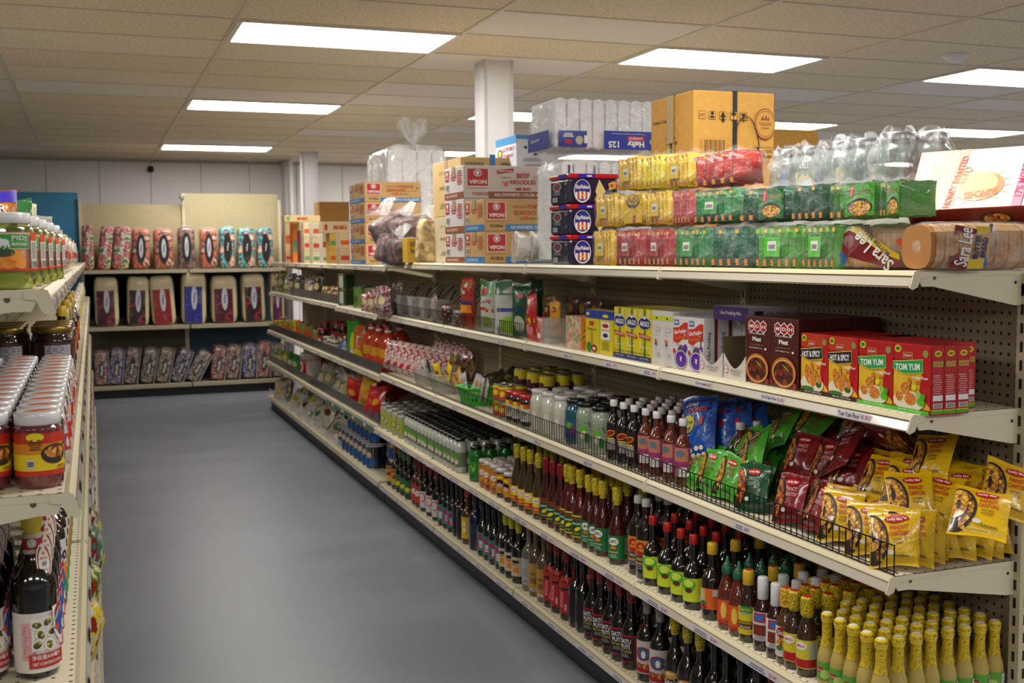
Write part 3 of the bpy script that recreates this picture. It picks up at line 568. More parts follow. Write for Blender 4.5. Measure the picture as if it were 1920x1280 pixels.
a.ell(-.012, .088, .009, .0065, WH).ell(-.003, .086, .008, .006, WH).ell(-.02, .093, .004, .003, WH, rot=.8).rect(-.016, .081, .003, .006, WH).rect(-.008, .08, .003, .006, WH).rect(-.001, .08, .003, .006, WH).rect(.004, .08, .003, .006, WH)
a.rect(.05, .07, .017, .066, M('#d8d4cc', .4)).rect(.05, .096, .017, .014, M('#d8481c', .4)).lines(.05, .072, .013, .03, 9, GREY).bars(.05, .047, .012, .012).rect(0, .0375, .12, .004, M('#c23a14', .4))
b.build('printed_panel', PB['olive'])
PB['darkjam'] = jar('jam_jar', .056, .195, '#22100c', M('#8a7430', .3, .3, .8), .018, (.045, .15, M('#3a1a12', .35, .4)), lambda a: a.rect(.0, .098, .075, .09, M('#9a97a2', .5, .1)).lines(0, .12, .06, .05, 8, M('#6a6874', .5)).text('CALO', .058, .1, .02, .008, GREY).text('600g', .058, .07, .016, .008, GREY), .05, 24)
PB['coco'] = jar('coconut_water_bottle', .031, .175, M('#b4b9ae', .1, 1), CAPB, .016, (.03, .105, M('#6a7a5c', .3, .4)), a_coco, .022, 14, None, .125)
PB['clearjar'] = jar('preserve_jar', .034, .165, M('#9a9c86', .1, 1), M('#7e7d78', .35, .3), .016, (.03, .11, M('#a5a83a', .3, .3)), lambda a: a.ell(0, .07, .014, .02, M('#4c6a1c', .4)).ell(0, .07, .01, .015, M('#b8b890', .4)), .028, 14)
PB['greenjar'] = jar('green_bottle', .036, .172, M('#0f6a22', .1, 1), CAPB, .016, (.035, .10, M('#1f8a2c', .3, .3)), lambda a: a.poly([(-.02, .05), (-.004, .085), (.006, .06), (.02, .09), (.012, .048)], M('#b8c83a', .4)), .027, 16, None, .12)
PB['snackjar'] = jar('snack_jar', .033, .132, mottled(['#7a4a12', '#b5762a', '#8a3a12'], 40, .1, 1), M('#b5b3b0', .3, .3), .014, (.03, .1, M('#c8782a', .3, .3)), lambda a: a.ell(0, .075, .018, .013, WH).text('NONG', 0, .075, .024, .008, RED).ell(.004, .05, .016, .012, FOOD), .029, 16, M('#b8563a', .4))
PB['blackjar'] = jar('bean_jar', .031, .130, '#1f1008', M('#b5b3b0', .3, .3), .014, (.022, .108, M('#c8861c', .3, .3)), lambda a: a.ell(0, .072, .02, .012, M('#1a1410', .4)).ell(0, .058, .014, .01, M('#b8aeb0', .4)).rect(0, .094, .03, .01, YEL), .027, 18)
PB['bigwhite'] = jar('coconut_jar', .044, .175, M('#bfc1b2', .12, 1), M('#c4c4c4', .3, .3), .016, (.04, .1, M('#bcbeae', .2, .6)), lambda a: a.poly([(-.028, .045), (.014, .042), (.02, .098), (-.014, .1)], M('#d24a1c', .35, .4)).lines(0, .07, .02, .03, 4, WH), .034, 20, M('#b8685a', .4), .12)
PB['whiteblack'] = jar('coconut_jar', .044, .178, M('#8f998a', .12, 1), CAPB, .016, (.025, .115, M('#86927a', .2, .6)), lambda a: a.poly([(-.03, .115), (.03, .105), (.036, .08), (.01, .1), (-.02, .085)], M('#20401c', .4)).ell(.006, .078, .017, .014, M('#57a02c', .4)).ell(.01, .055, .018, .016, M('#c9bfb0', .4)).ell(.02, .045, .01, .02, M('#1f6a24', .4)), .035, 20, None, .125)
PB['teal'] = jar('coconut_jar', .044, .178, M('#1f4f60', .12, 1), CAPB, .016, (.025, .1, M('#27527a', .2, .6)), lambda a: a.ell(0, .075, .017, .014, M('#57a02c', .4)).ell(.012, .06, .008, .02, M('#8a2a5a', .4)).rect(0, .035, .06, .02, M('#3a2a6a', .4)), .035, 20, None, .125)
PB['redlid'] = jar('sandwich_spread_jar', .037, .135, '#24100a', M('#a8141a', .3, .4), .018, (.02, .095, M('#c9c4ba', .4, .2)), lambda a: a.rect(0, .086, .2, .018, M('#c8441c', .4)).ell(-.004, .083, .013, .013, M('#d8cf1c', .4)).text('TOP', -.004, .083, .012, .005, BRN).text('10', .006, .055, .024, .022, M('#4a2418', .4)).lines(0, .038, .04, .012, 2, GREY), .034, 20)
PB['cup_lid'] = None
def can(name, R, H, m, art=None, top=None, seg=18, rim=True):
    o = E(name, None, 'can'); B().lathe([(R*.96, 0), (R, .002), (R, .004), (R*.985, .006), (R*.985, H-.006), (R, H-.004), (R, H-.001), (R*.95, H), (R*.93, H-.003), (0, H-.003)], top or M('#8e8a80', .3, 0, .9), seg).build('tin', o)
    b = B(); b.lathe([(R*.985+.0005, .007), (R*.985+.0005, H-.007)], m, seg+2); b.f = b.f[:-2]; b.mi = b.mi[:-2]; b.sm = b.sm[:-2]
    if art: art(Art(b, cylm(R*.985+.0007), R))
    b.build('label', o); return o
PB['spread'] = can('purple_spread_can', .034, .11, M('#d8c62a', .35, .3), lambda a: a.rect(0, .034, .22, .05, M('#3f1230', .35, .3)).ell(-.01, .064, .014, .012, M('#4a1a34', .4)).text('SPREAD', 0, .03, .034, .008, WH))
PB['stackcan'] = can('sauce_can', .034, .075, M('#c8442a', .35, .3), lambda a: a.rect(0, .062, .22, .012, M('#d8d02a', .4)).ell(-.004, .035, .015, .014, M('#d8cf2a', .4)).rect(.03, .03, .02, .04, M('#4a1a2a', .4)).text('10', .03, .035, .014, .01, WH))
PB['bluecan'] = can('infant_formula_can', .0635, .165, M('#10131f', .3, .4), lambda a: a.rect(.01, .05, .1, .05, M('#10407a', .3, .4)).ell(.0, .105, .022, .018, M('#d8b8b0', .4)).rect(.0, .088, .05, .012, M('#8a7a3a', .4)).text('Klim', 0, .088, .04, .01, YEL).ell(.02, .05, .02, .03, M('#1a5fae', .35, .3)), M('#c9cdd2', .35, .2))
PB['greencan'] = can('fruit_can', .043, .118, M('#2e4a1c', .35, .3), lambda a: a.rect(.022, .06, .034, .09, M('#b8bcb0', .4)).ell(-.022, .075, .018, .013, RED).ell(-.02, .045, .02, .014, M('#8a9a2a', .4)))
PB['greencan2'] = can('fruit_can', .05, .15, M('#5f7a2c', .35, .3), lambda a: a.rect(-.03, .075, .034, .12, M('#b0b89a', .4)).ell(.02, .06, .02, .03, M('#3a5a1c', .4)))
# juice jug
o = E('juice_bottle', None, 'bottle'); PB['juice'] = o
B().lathe([(.05, 0), (.062, .004), (.064, .02), (.064, .08), (.06, .09), (.06, .16), (.066, .17), (.066, .185), (.055, .215), (.03, .24), (.022, .245), (.022, .262)], M('#b8330c', .1, 1), 20, sx=1, sy=.85).build('plastic_body', o)
B().lathe([(.0635, .095), (.0635, .15)], M('#c8871c', .3, .5), 20, sx=1, sy=.85).build('label', o); B().lathe([(.024, .25), (.024, .263), (.023, .264)], M('#d8d6d4', .4), 16).build('collar', o); B().lathe([(.023, .264), (.0235, .282), (.02, .286), (0, .286)], CAPR, 16).build('cap', o)
PB = {k: v for k, v in PB.items() if v}
for k in PB: PB[k]['category'] = PB[k].get('category', 'bottle')
def row(kind, desc, group, X, z, pxs=None, Ys=None, deep=1, dx=None, rot=-1.0, jit=.25, xlast=None, where='', seen=lambda i, j: True):
    """front-row bottles at pixel columns pxs (or metric Ys), deep rows going back from the aisle"""
    p = PB[kind]; Rr = max(v.co.x for v in CH[p.name][0].data.vertices); dx = dx or 2*Rr+.004
    Ys = Ys or [Yat(q, X, z) for q in pxs]; Ys = sorted(Ys)
    for i, y in enumerate(Ys):
        for j in range(deep):
            x = X+j*dx
            if x+Rr > XB-.01 and X > 0: break
            if not seen(i, j): continue
            ln = desc
            if len(Ys) > 1: ln += ', %s from near end' % ORD[i]
            if deep > 1: ln += ', %s' % ROWN[j]
            if where: ln += ' '+where
            put(p, (x+(J(.003) if j else 0), y+J(.002), z+.0005), rot+J(jit), ln, group if len(Ys)*deep > 1 else None)
# ---- fourth shelf
Z4 = RZ[3]; X4 = RXF[3]+.012
row('clearjar', 'pale preserve jar with grey lid', 'preserve jars on the fourth shelf', X4+.036, Z4, [724, 734, 745, 756], deep=5)
row('coco', 'clear coconut bottle with black cap', 'black-capped coconut bottles', X4+.033, Z4, Ys=[Yat(768, X4+.033, Z4)-(.0695*i) for i in range(15)], deep=6, rot=-1.2)
row('greenjar', 'bright green bottle with black cap at end of coconut bottles', 'green bottles', X4+.038, Z4, [893], deep=5, rot=-1)
row('snackjar', 'orange snack jar with white lid', 'snack jars with white lids', X4+.034, Z4, [911, 921, 932], deep=5)
row('blackjar', 'dark bean jar with yellow label and white lid', 'bean jars', X4+.033, Z4, [943, 957], deep=5)
row('vinegar_amber', 'brown sauce bottle with yellow sleeve and red-yellow label', 'brown sauce bottles', X4+.032, Z4, [971, 984, 996, 1012], deep=3, dx=.11)
row('ketchup_red', 'dark ketchup bottle with red neck sleeve', 'red-sleeved ketchup bottles', X4+.032, Z4, [1026, 1039, 1053], deep=3, dx=.11)
row('ketchup_yel', 'red banana ketchup bottle with yellow sleeve and yellow label', 'yellow-label ketchup bottles', X4+.037, Z4, [1066, 1075, 1089], deep=2, dx=.12)
row('ufc', 'dark red banana ketchup bottle with green label', 'green-label ketchup bottles', X4+.037, Z4, [1106, 1119, 1132, 1158], deep=3, dx=.1)
row('soy_silver', 'tall black soy bottle with white cap and red-gold label', 'tall soy bottles', X4+.05, Z4, [1197, 1212], deep=3, dx=.085)
row('vin_lime', 'black vinegar bottle with red cap and lime label', 'lime-label vinegar bottles', X4+.036, Z4, [1225, 1252, 1277, 1301], deep=4, dx=.082)
row('vin_orange', 'black vinegar bottle with yellow cap and orange label', 'orange-label vinegar bottles', X4+.038, Z4, [1335], deep=4, dx=.085)
row('sriracha', 'red chili sauce bottle with pointed green cap', 'green-tipped chili bottles', X4+.034, Z4, [1363, 1385], deep=4, dx=.08)
row('barrio', 'brown shrimp paste bottle with yellow cap and label', 'yellow-capped paste bottles', X4+.031, Z4, [1402], deep=4, dx=.085)
row('whitecap', 'red-brown sauce bottle with long white cap', 'white-capped sauce bottles', X4+.031, Z4, [1430, 1454], deep=5, dx=.065)
row('sita', 'brown sauce bottle with patterned yellow neck and white label', 'patterned-neck sauce bottles', X4+.032, Z4, [1473], deep=5, dx=.065)
row('tomas', 'dark sauce bottle with yellow sleeve and red-topped cap', 'yellow-sleeved sauce bottles', X4+.032, Z4, [1489, 1513], deep=5, dx=.065)
ye = 2.073; Ys = [ye+.052*i for i in range(10)]
row('dressing', 'small pale yellow dressing bottle', 'pale yellow dressing bottles', X4+.03, Z4, Ys=[ye+.052*i for i in range(5)], deep=8, dx=.0495, rot=-.8)
row('dressing', 'small pale yellow dressing bottle at the rear block', 'pale yellow dressing bottles behind', X4+.03+.0495*2, Z4, Ys=[ye+.052*i for i in range(5, 10)], deep=6, dx=.0495, rot=-.8)
# ---- third shelf
Z3 = RZ[2]; X3 = RXF[2]+.03
row('spread', 'purple and yellow spread can on upper layer', 'purple spread cans, upper layer', X3+.13, Z3+.112, [978, 1002, 1026], deep=3, dx=.074)
row('spread', 'purple and yellow spread can under the others', 'purple spread cans, lower layer', X3+.13, Z3, [978, 1002, 1026], deep=3, dx=.074, seen=lambda i, j: j < 3)
row('stackcan', 'red and yellow sauce can, bottom of its stack', 'stacked red and yellow cans, bottom', X3+.035, Z3, [938, 949], deep=2)
row('stackcan', 'red and yellow sauce can, middle of its stack', 'stacked red and yellow cans, middle', X3+.035, Z3+.0755, [938, 949], deep=2)
row('redlid', 'dark spread jar with red lid and white-orange label', 'red-lidded spread jars', X3+.038, Z3, [963, 975, 991], deep=1, dx=.078)
row('bigwhite', 'big clear coconut jar with white lid', 'white-lidded coconut jars', X3+.045, Z3, [1013, 1033, 1056], deep=3, dx=.1)
row('pink_wc', 'amber vinegar bottle half hidden behind the blue bags', 'amber vinegar bottles behind the blue bags', X3+.155, Z3, [1338, 1362, 1388], deep=3, dx=.062)
row('teal', 'blue-green glass coconut jar with black lid', 'teal jars', X3+.045, Z3, [1080], deep=3, dx=.1)
row('whiteblack', 'big coconut jar with black lid and green label', 'black-lidded coconut jars', X3+.045, Z3, [1101, 1129], deep=3, dx=.1)
row('black_wc', 'black vinegar bottle with white cap and orange oval', 'black vinegar bottles', X3+.03, Z3, [1151, 1170, 1190], deep=5, dx=.062)
row('pink_wc', 'amber vinegar bottle with pink label and white cap', 'pink-label vinegar bottles', X3+.03, Z3, [1211, 1232, 1258, 1281], deep=5, dx=.062)
# ---- bottom shelf
Z5 = RZ[4]; X5 = RXF[4]+.012
for kind, desc, pxs in [('yelbrown', 'brown sauce bottle with yellow and red label', [735, 744]), ('greenyel', 'dark bottle with green sleeve and green-yellow label', [752, 760, 769]),
    ('brownred', 'brown sauce bottle with red-orange label', [782, 789]), ('whitered', 'black soy bottle with white label and red oval', [799, 810, 822]),
    ('pinkteal', 'dark fish sauce bottle with pink and teal label', [832, 841, 850]), ('dark', 'black bottle with black cap and dark label', [860, 868]), ('yellab', 'amber sauce bottle with orange cap and yellow label', [878]),
    ('blue', 'deep blue vinegar bottle', [893]), ('pinkteal', 'dark green bottle with magenta and teal label', [907, 918, 929, 941]), ('cream', 'black bottle with cream and orange label', [950, 961, 974]),
    ('clearw', 'clear cooking wine bottle with white label', [993]), ('tan', 'cooking wine bottle with tan lettered label', [1006, 1021]), ('redlab', 'black soy bottle with bright red label', [1033, 1047, 1065]),
    ('dark', 'black bottle with dark label beside the red labels', [1082, 1095]), ('datu', 'tall soy sauce bottle with red and black label', [1112, 1128, 1147, 1163, 1184]), ('round', 'dark fish sauce bottle with round red and blue emblem', [1214, 1238]),
    ('sitab', 'soy sauce bottle with brown label and yellow sleeve', [1266, 1290, 1313]), ('dark', 'black bottle near the dark middle', [1340, 1362, 1390, 1420]), ('datu', 'tall soy sauce bottle low at the near end', [1450, 1480, 1510, 1545])]:
    row(kind, desc, desc.replace(' bottle', ' bottles', 1)+' on the bottom shelf', X5+.038, Z5, pxs, deep=3 if kind != 'datu' else 2, dx=.1, rot=-.9)
# ------------------------------------------------------------------ cartons on the top shelf
def fitbox(c, l, r, yt, X, z):
    Y = Yat(c, X, z); D = Yat(l, X, z)-Y; W = Xat(r, Y, z+.05)-X; return X, Y, W, max(.05, D), Zat(yt, X, Y)-z
TAPE = M('#b9a27a', .25, .4); STRAP = M('#26262a', .5)
def carton(name, label, cat, fb, z, mat, art_f=None, art_s=None, group=None, strap=False, seam=True, matname='box_body', rz=0, bev=.004):
    X, Y, W, D, H = fb; o = E(name, label, cat, (X, Y, z+.0005), rz, group)
    B().box(0, W, 0, D, 0, H, mat).build('cardboard_body', o, bevel=bev)
    b = B(); a = Art(b, front(W/2, -.0005, H/2)); s = Art(b, sideL(-.0005, D/2, H/2))
    if art_f: art_f(a, W, H)
    if art_s: art_s(s, D, H)
    if seam and D > .1: Art(b, topf(W/2, D/2, H+.0005)).rect(0, 0, W, .05, TAPE); s.rect(0, H*.36, .05, H*.28, TAPE)
    if b.v: b.build('printed_panel', o)
    if strap:
        for u in ([W*.42] if strap == 1 else [W*.5]):
            q = B(); q.box(u-.009, u+.009, -.002, D+.002, -.0, H+.002, STRAP).build('strap', o)
        q = B(); q.box(-.002, W+.002, D*.5-.008, D*.5+.008, 0, H+.0025, STRAP).build('strap', o)
    return o
VR, BL, BR, OR_ = M('#b3191f', .45, .2), M('#2f78b8', .5, .1), M('#8f4a22', .5, .1), M('#c2451f', .55), 
def vifon(kind):
    band = BR if kind == 'beef' else BL; ink = VR if kind == 'beef' else M('#b8512a', .55)
    def f(a, W, H):
        a.rect(W*.14, -H*.39, W*.72, H*.2, band).text('NO SYNTHETIC COLOR ADDED', W*.16, -H*.39, W*.62, H*.1, WH, bold=.02)
        u = -W*.34; a.rect(u, H*.14, W*.25, H*.56, WH).rect(u, H*.14, W*.235, H*.525, VR).ell(u, H*.27, W*.045, H*.11, WH).ell(u, H*.27, W*.036, H*.09, VR).ell(u, H*.28, W*.022, H*.05, WH).ell(u, H*.235, W*.012, H*.04, WH)
        a.text('VIFON', u, -H*.0, W*.2, H*.12, WH, bold=.03); a.text('Superior & Wholesome', u, -H*.19, W*.26, H*.045, ink)
        if kind == 'beef':
            a.text('9200338', u+W*.03, -H*.36, W*.19, H*.1, ink); a.poly([(-W*.12, H*.36), (W*.07, H*.43), (W*.06, H*.3), (-W*.12, H*.25)], VR).text('Asian Style', -W*.025, H*.335, W*.16, H*.07, WH)
            a.text('BEEF', W*.18, H*.2, W*.15, H*.15, VR, bold=.02).text('NOODLES', W*.18, H*.0, W*.29, H*.14, VR, bold=.02).text('MÌ BÒ', W*.18, -H*.2, W*.17, H*.11, VR, bold=.03).text('ARTIFICIAL', -W*.02, H*.14, W*.12, H*.045, ink).text('FLAVOUR', W*.34, H*.14, W*.09, H*.045, ink).ell(-W*.02, -H*.07, W*.022, H*.06, M('#e8481c', .5)).text('INSTANT', -W*.02, -.0, W*.1, H*.045, ink)
            a.text('半', W*.44, H*.2, W*.03, H*.1, ink).text('肉', W*.44, H*.02, W*.03, H*.1, ink)
        elif kind == 'sea':
            a.text('9210566', u+W*.0, -H*.34, W*.17, H*.1, INK); a.text('INSTANT', -W*.03, H*.26, W*.17, H*.08, ink).text('PORRIDGE', W*.22, H*.27, W*.29, H*.15, ink, bold=.02).text('SEAFOOD', W*.06, H*.08, W*.34, H*.15, ink, bold=.02).text('FLAVOUR', W*.34, H*.06, W*.16, H*.06, ink).text('CHÁO HẢI SẢN', W*.12, -H*.1, W*.3, H*.08, BRN).ell(W*.06, -H*.08, W*.025, H*.06, M('#e8481c', .5)).text('韓', W*.43, H*.2, W*.03, H*.1, BRN)
        else: a.text('9210942', u, -H*.34, W*.17, H*.1, INK).text('CHÁO CÁ', W*.1, H*.15, W*.36, H*.18, ink).text('INSTANT PORRIDGE FISH', W*.12, -H*.05, W*.4, H*.06, INK)
    def s(a, D, H):
        a.rect(0, -H*.39, D, H*.2, band).text('NO SYNTHETIC', -D*.1, -H*.39, D*.6, H*.08, WH)
        a.rect(-D*.36, H*.25, D*.2, H*.34, VR).ell(-D*.36, H*.32, D*.05, H*.07, WH).text('VIFON', -D*.36, H*.18, D*.16, H*.08, WH, bold=.02); a.lines(-D*.02, H*.22, D*.3, H*.3, 4, ink).lines(D*.3, H*.15, D*.28, H*.45, 7, ink).bars(-D*.34, -H*.12, D*.16, H*.18)
    return f, s
KB, WB = M('#bf9a62', .7), M('#cdc6c4', .6)
CB_ = M('#b98e55', .75)
zt = RZ[0]+.0005; ztf = FZ_[0]+.0005
def stack(kind, c, l, r, ytops, X, z, desc, mat, group, strap=0, kinds=None):
    Y = None; zb = z
    for i, yt in enumerate(ytops):
        fb = fitbox(c, l, r, yt, X, z); H = z+fb[4]-zb; k = (kinds or [kind]*9)[i]; f, s = vifon(k)
        carton('noodle_carton', '%s, %s of its stack' % (desc[i] if isinstance(desc, list) else desc, (['bottom', 'second from bottom', 'third from bottom', 'topmost'] if len(ytops) == 4 else ['bottom', 'middle', 'topmost'] if len(ytops) == 3 else ['lower', 'upper'])[i]), 'carton', (fb[0], fb[1], fb[2], fb[3], H-.001), zb, mat, f, s, group, strap); zb += H
    return zb
stack('sea', 909, 873, 1048, [433, 373], X=1.80, z=zt, desc='tan porridge carton with blue band beside noodle bowls', mat=KB, group='tan porridge cartons, near stack')
stack('beef', 871, 836, 1033, [437, 371.5, 309], X=1.80, z=zt, desc='white beef noodle carton with red emblem and brown band', mat=WB, group='white beef noodle cartons')
for o_ in [o for o in C.objects if o.get('group') == 'white beef noodle cartons']:
    pass
def a_tall(a, D, H): a.text('(T.GAKE', 0, H*.28, D*.5, H*.07, M('#7a6a48', .6)).text('88000', 0, H*.02, D*.5, H*.06, M('#7a6a48', .6)).lines(0, -H*.3, D*.5, H*.1, 3, M('#8a7650', .6))
fb = fitbox(866, 814, 979, 403, 1.86, zt); carton('tall_carton', 'plain tan carton behind the white noodle cartons, lower one', 'carton', fb, zt, M('#bcae90', .7), None, a_tall, 'plain tan cartons'); z1 = zt+fb[4]
fb2 = fitbox(866, 814, 979, 294, 1.86, zt); H2 = zt+fb2[4]-z1
def a_bar(a, W, H): a.rect(W*.02, H*.3, W*.09, H*.5, BL).bars(-W*.28, H*.34, W*.3, H*.14, None, M('#b39a6c', .7)).text('CERTIFIED COMPANY', W*.3, H*.38, W*.3, H*.07, INK)
carton('tall_carton', 'tan carton with blue tape and barcode above the white noodle cartons', 'carton', (fb2[0], fb2[1], fb2[2], fb2[3], H2), z1, M('#bfa26c', .7), a_bar, a_tall, 'plain tan cartons')
# far VIFON stack of four
stack('sea', 686, 658, 791, [456, 417, 378, 340], X=1.80, z=ztf, desc='tan porridge carton with blue band on the far run', mat=KB, group='tan porridge cartons, far stack', kinds=['fish', 'fish', 'fish', 'sea'])
# steamboat carton
def a_steam(a, W, H):
    a.rect(0, H*.485, W, H*.03, M('#2f86c4', .5)).ell(0, H*.405, W*.2, H*.035, M('#3a3d40', .5)).ell(0, H*.415, W*.17, H*.022, M('#8f9296', .4)).ell(-W*.26, H*.405, W*.04, H*.012, INK).ell(W*.26, H*.405, W*.04, H*.012, INK).rect(0, H*.36, W*.1, H*.03, INK).lines(-W*.1, H*.31, W*.5, H*.03, 3, GREY).lines(0, H*.25, W*.7, H*.05, 5, GREY)
def a_steam2(a, W, H): a.rect(0, H*.47, W, H*.06, M('#2f86c4', .5)).ell(-W*.28, H*.38, W*.13, H*.035, M('#2a4a8a', .5)).ell(-W*.28, H*.38, W*.08, H*.022, YEL).text('ELECTRIC MULTI', W*.14, H*.405, W*.56, H*.03, M('#b02a3a', .5)).text('STEAMBOAT', W*.12, H*.35, W*.5, H*.03, M('#b02a3a', .5))
fb = fitbox(970, 932, 1041, 253, 2.14, zt); carton('steamboat_carton', 'white and blue electric steamboat box behind the noodle cartons', 'carton', fb, zt, M('#c9cdd6', .55), a_steam, a_steam2, None, seam=False)
# big kraft carton with straps
def a_big(a, W, H):
    for i, u in enumerate((-.40, -.28, -.15, -.02, .1)):
        a.rect(u*W, H*.36, W*.085, W*.085, INK).rect(u*W, H*.36, W*.078, W*.078, M('#c8953f', .7))
        if i == 2: a.poly([(u*W-.012, H*.35), (u*W, H*.385), (u*W+.012, H*.35)], INK).rect(u*W, H*.34, .01, .02, INK)
        elif i == 3: a.ell(u*W, H*.37, W*.03, W*.02, INK).rect(u*W, H*.35, .003, .03, INK)
        elif i == 1: a.ell(u*W, H*.37, W*.02, W*.02, INK).ell(u*W, H*.35, W*.03, W*.012, INK)
        elif i == 0: a.text('NO7', u*W, H*.36, W*.06, W*.03, INK)
        else: a.poly([(u*W-.012, H*.375), (u*W+.012, H*.375), (u*W, H*.35)], INK).rect(u*W, H*.345, .004, .02, INK)
    a.bars(-W*.26, H*.17, W*.26, H*.1, M('#4a3418', .6), M('#c8953f', .7)).text('Product Code : 01916', -W*.2, H*.05, W*.34, H*.022, INK)
    a.ell(W*.37, H*.32, W*.13, H*.09, M('#8f3a1c', .6), 28).ell(W*.37, H*.32, W*.122, H*.083, M('#c8953f', .7), 28).ell(W*.37, H*.32, W*.112, H*.075, M('#8f3a1c', .6), 28).ell(W*.37, H*.32, W*.108, H*.071, M('#c8953f', .7), 28)
    a.poly([(W*.31, H*.34), (W*.34, H*.37), (W*.36, H*.345), (W*.38, H*.375), (W*.4, H*.345), (W*.42, H*.37), (W*.42, H*.34)], M('#8f3a1c', .6)).text('THAILAND', W*.37, H*.32, W*.16, H*.022, M('#8f3a1c', .6)).text('Quality', W*.37, H*.295, W*.1, H*.016, M('#8f3a1c', .6))
    a.rect(W*.36, H*.16, W*.24, H*.05, M('#7a5a28', .6)).rect(W*.36, H*.16, W*.23, H*.042, M('#c8953f', .7)).text('ISO 9001:2015 CERTIFIED', W*.36, H*.16, W*.2, H*.018, INK).text('Carton Size 53.1x52.7x69.5 cm', W*.36, H*.1, W*.22, H*.016, INK)
    a.text('H', W*.3, H*-.36, W*.09, H*.06, M('#a8321c', .6), bold=.03).text('N HUA', W*.34, -H*.27, W*.2, H*.03, M('#a8321c', .6))
    for t, u, v, w_, h_ in (('2', .34, -.13, .1, .1), ('7', .28, .03, .08, .09), ('4', .3, .15, .08, .08)): a.text(t, W*u, H*v, W*w_, H*h_, INK, rot=.9, bold=-.01)
    n = a.nx(); pts = [(-.04*W+.33*W*.5*(1-math.cos(t)) , H*.16+H*.2*math.sin(t)) for t in [i*.32 for i in range(11)]]
    a.b.tube([a.mp(u, v, n) for u, v in pts], .0018, INK, 4)
def a_big2(a, D, H):
    a.text('Product Code : 01916', -D*.18, H*.36, D*.5, H*.022, INK)
    for i in range(4):
        v = H*(.2-.13*i); r = D*(.11+.018*i)
        a.ell(-D*.02, v, r, H*.055, M('#6a5024', .6)).ell(-D*.02, v, r*.92, H*.05, M('#c8953f', .7)).rect(-D*.02, v+H*.05, r*2.1, H*.006, M('#6a5024', .6)).ell(-D*.02, v+H*.062, r*.3, H*.016, M('#6a5024', .6)).ell(-D*.02+r*1.25, v+H*.02, r*.2, H*.012, M('#6a5024', .6))
fb = fitbox(1300, 1220, 1450, 168, 1.97, zt); carton('kraft_carton', 'big golden kraft carton with two dark straps and handwritten numbers', 'carton', fb, zt, GOLDK, a_big, a_big2, None, 2, bev=.006)
# other plain cartons seen behind / beyond
for (lbl, px0, px1, yt, yb, Y, m) in [('small golden carton standing beyond the big strapped carton', 1440, 1532, 241, 330, 4.9, GOLDK), ('brown carton standing behind the far instant noodle packs', 600, 656, 378, 470, 12.2, M('#a5752e', .7)),
                                 ]:
    X0 = Xat(px0, Y, 1.8); X1 = Xat(px1, Y, 1.8); z1 = Zat(yt, X0, Y)
    zb = 1.5485 if Y < 9 else 1.0
    if Y < 9:
        gondola('gondola', 'cream gondola frame of the next aisle, hidden behind the strapped carton', X0-.35, 4.3, 2, 1, X0+.12, 1.54)
        for i in range(2): q_ = shelf(X0-.35, X0+.25, SL, 1); q_.location = (X0-.35, 4.3+i*SL, 1.548); tag(q_, 'cream top shelf of the next aisle, %s section' % ORD[i], 'shelf', 'cream shelves of the next aisle')
    carton('plain_carton', lbl, 'carton', (X0, Y, X1-X0, .3, z1-zb), zb, m, (lambda a, W, H: a.rect(-W*.1, H*.3, W*.18, H*.16, WH).ell(-W*.1, H*.32, W*.04, H*.03, INK)) if Y < 9 else None, None)
if True:
    t = E('side_table', 'low cream shelving end under the distant brown carton', 'shelf', (Xat(600, 12.2, 1)-.1, 12.1, 0)); B().box(0, .8, 0, .5, 0, .995, CREAM2).build('cabinet', t, bevel=.01); B().box(-.02, .82, -.02, .52, .995, 1.0, CREAM).build('shelf_top', t)
# ------------------------------------------------------------------ foam containers in film bags
FOAM = M('#dfe0e2', .6); FILM1 = film(.26, 9, '#ffffff', 1.0); FILM2 = film(.085, 16, '#ffffff', 1.0); FILM3 = film(.15, 12, '#f4f6fa', .5)
def rbox(W, D, H, r, n=5, amp=.0, seed=0):
    """pillow-like rounded box surface"""
    rnd = random.Random(seed); ph = [rnd.uniform(0, 6) for _ in range(6)]
    def fn(u, v):
        a = 2*math.pi*u; t = math.pi*(v-.5); p = .32
        sg = lambda x, e: math.copysign(abs(x)**e, x)
        x = sg(math.cos(t), p)*sg(math.cos(a), p); y = sg(math.cos(t), p)*sg(math.sin(a), p); z = sg(math.sin(t), p)
        w_ = 1+amp*(math.sin(7*a+ph[0]+3*z)+math.sin(5*z*3+ph[1]+4*a)+.6*math.sin(13*a+ph[2]-6*z))/3
        return (W/2*x*w_, D/2*y*w_, H/2+H/2*z*(1+amp*.6*math.sin(3*x*3+ph[3])*math.cos(5*y+ph[4])))
    return fn
def bagof(name, label, cat, loc, W, D, H, inner, fm, rz=0, knot=0, amp=.05, seed=1, group=None):
    o = E(name, label, cat, loc, rz, group); inner(o)
    b = B(); b.surf(rbox(W, D, H, .02, amp=amp, seed=seed), 40, 22, fm)
    b.build('clear_film', o)
    if knot:
        k = B(); rnd = random.Random(seed)
        for i in range(7):
            a = i*.9; r = knot*.5; pts = []
            k.surf(lambda u, v, a=a, r=r: (r*v*math.cos(a+u*1.3)*(1+.3*math.sin(9*u)), r*v*math.sin(a+u*1.3), H-.01+knot*v*(.8+.3*math.sin(a*2+u*4))), 7, 5, fm)
        k.build('film_knot', o)
    return o
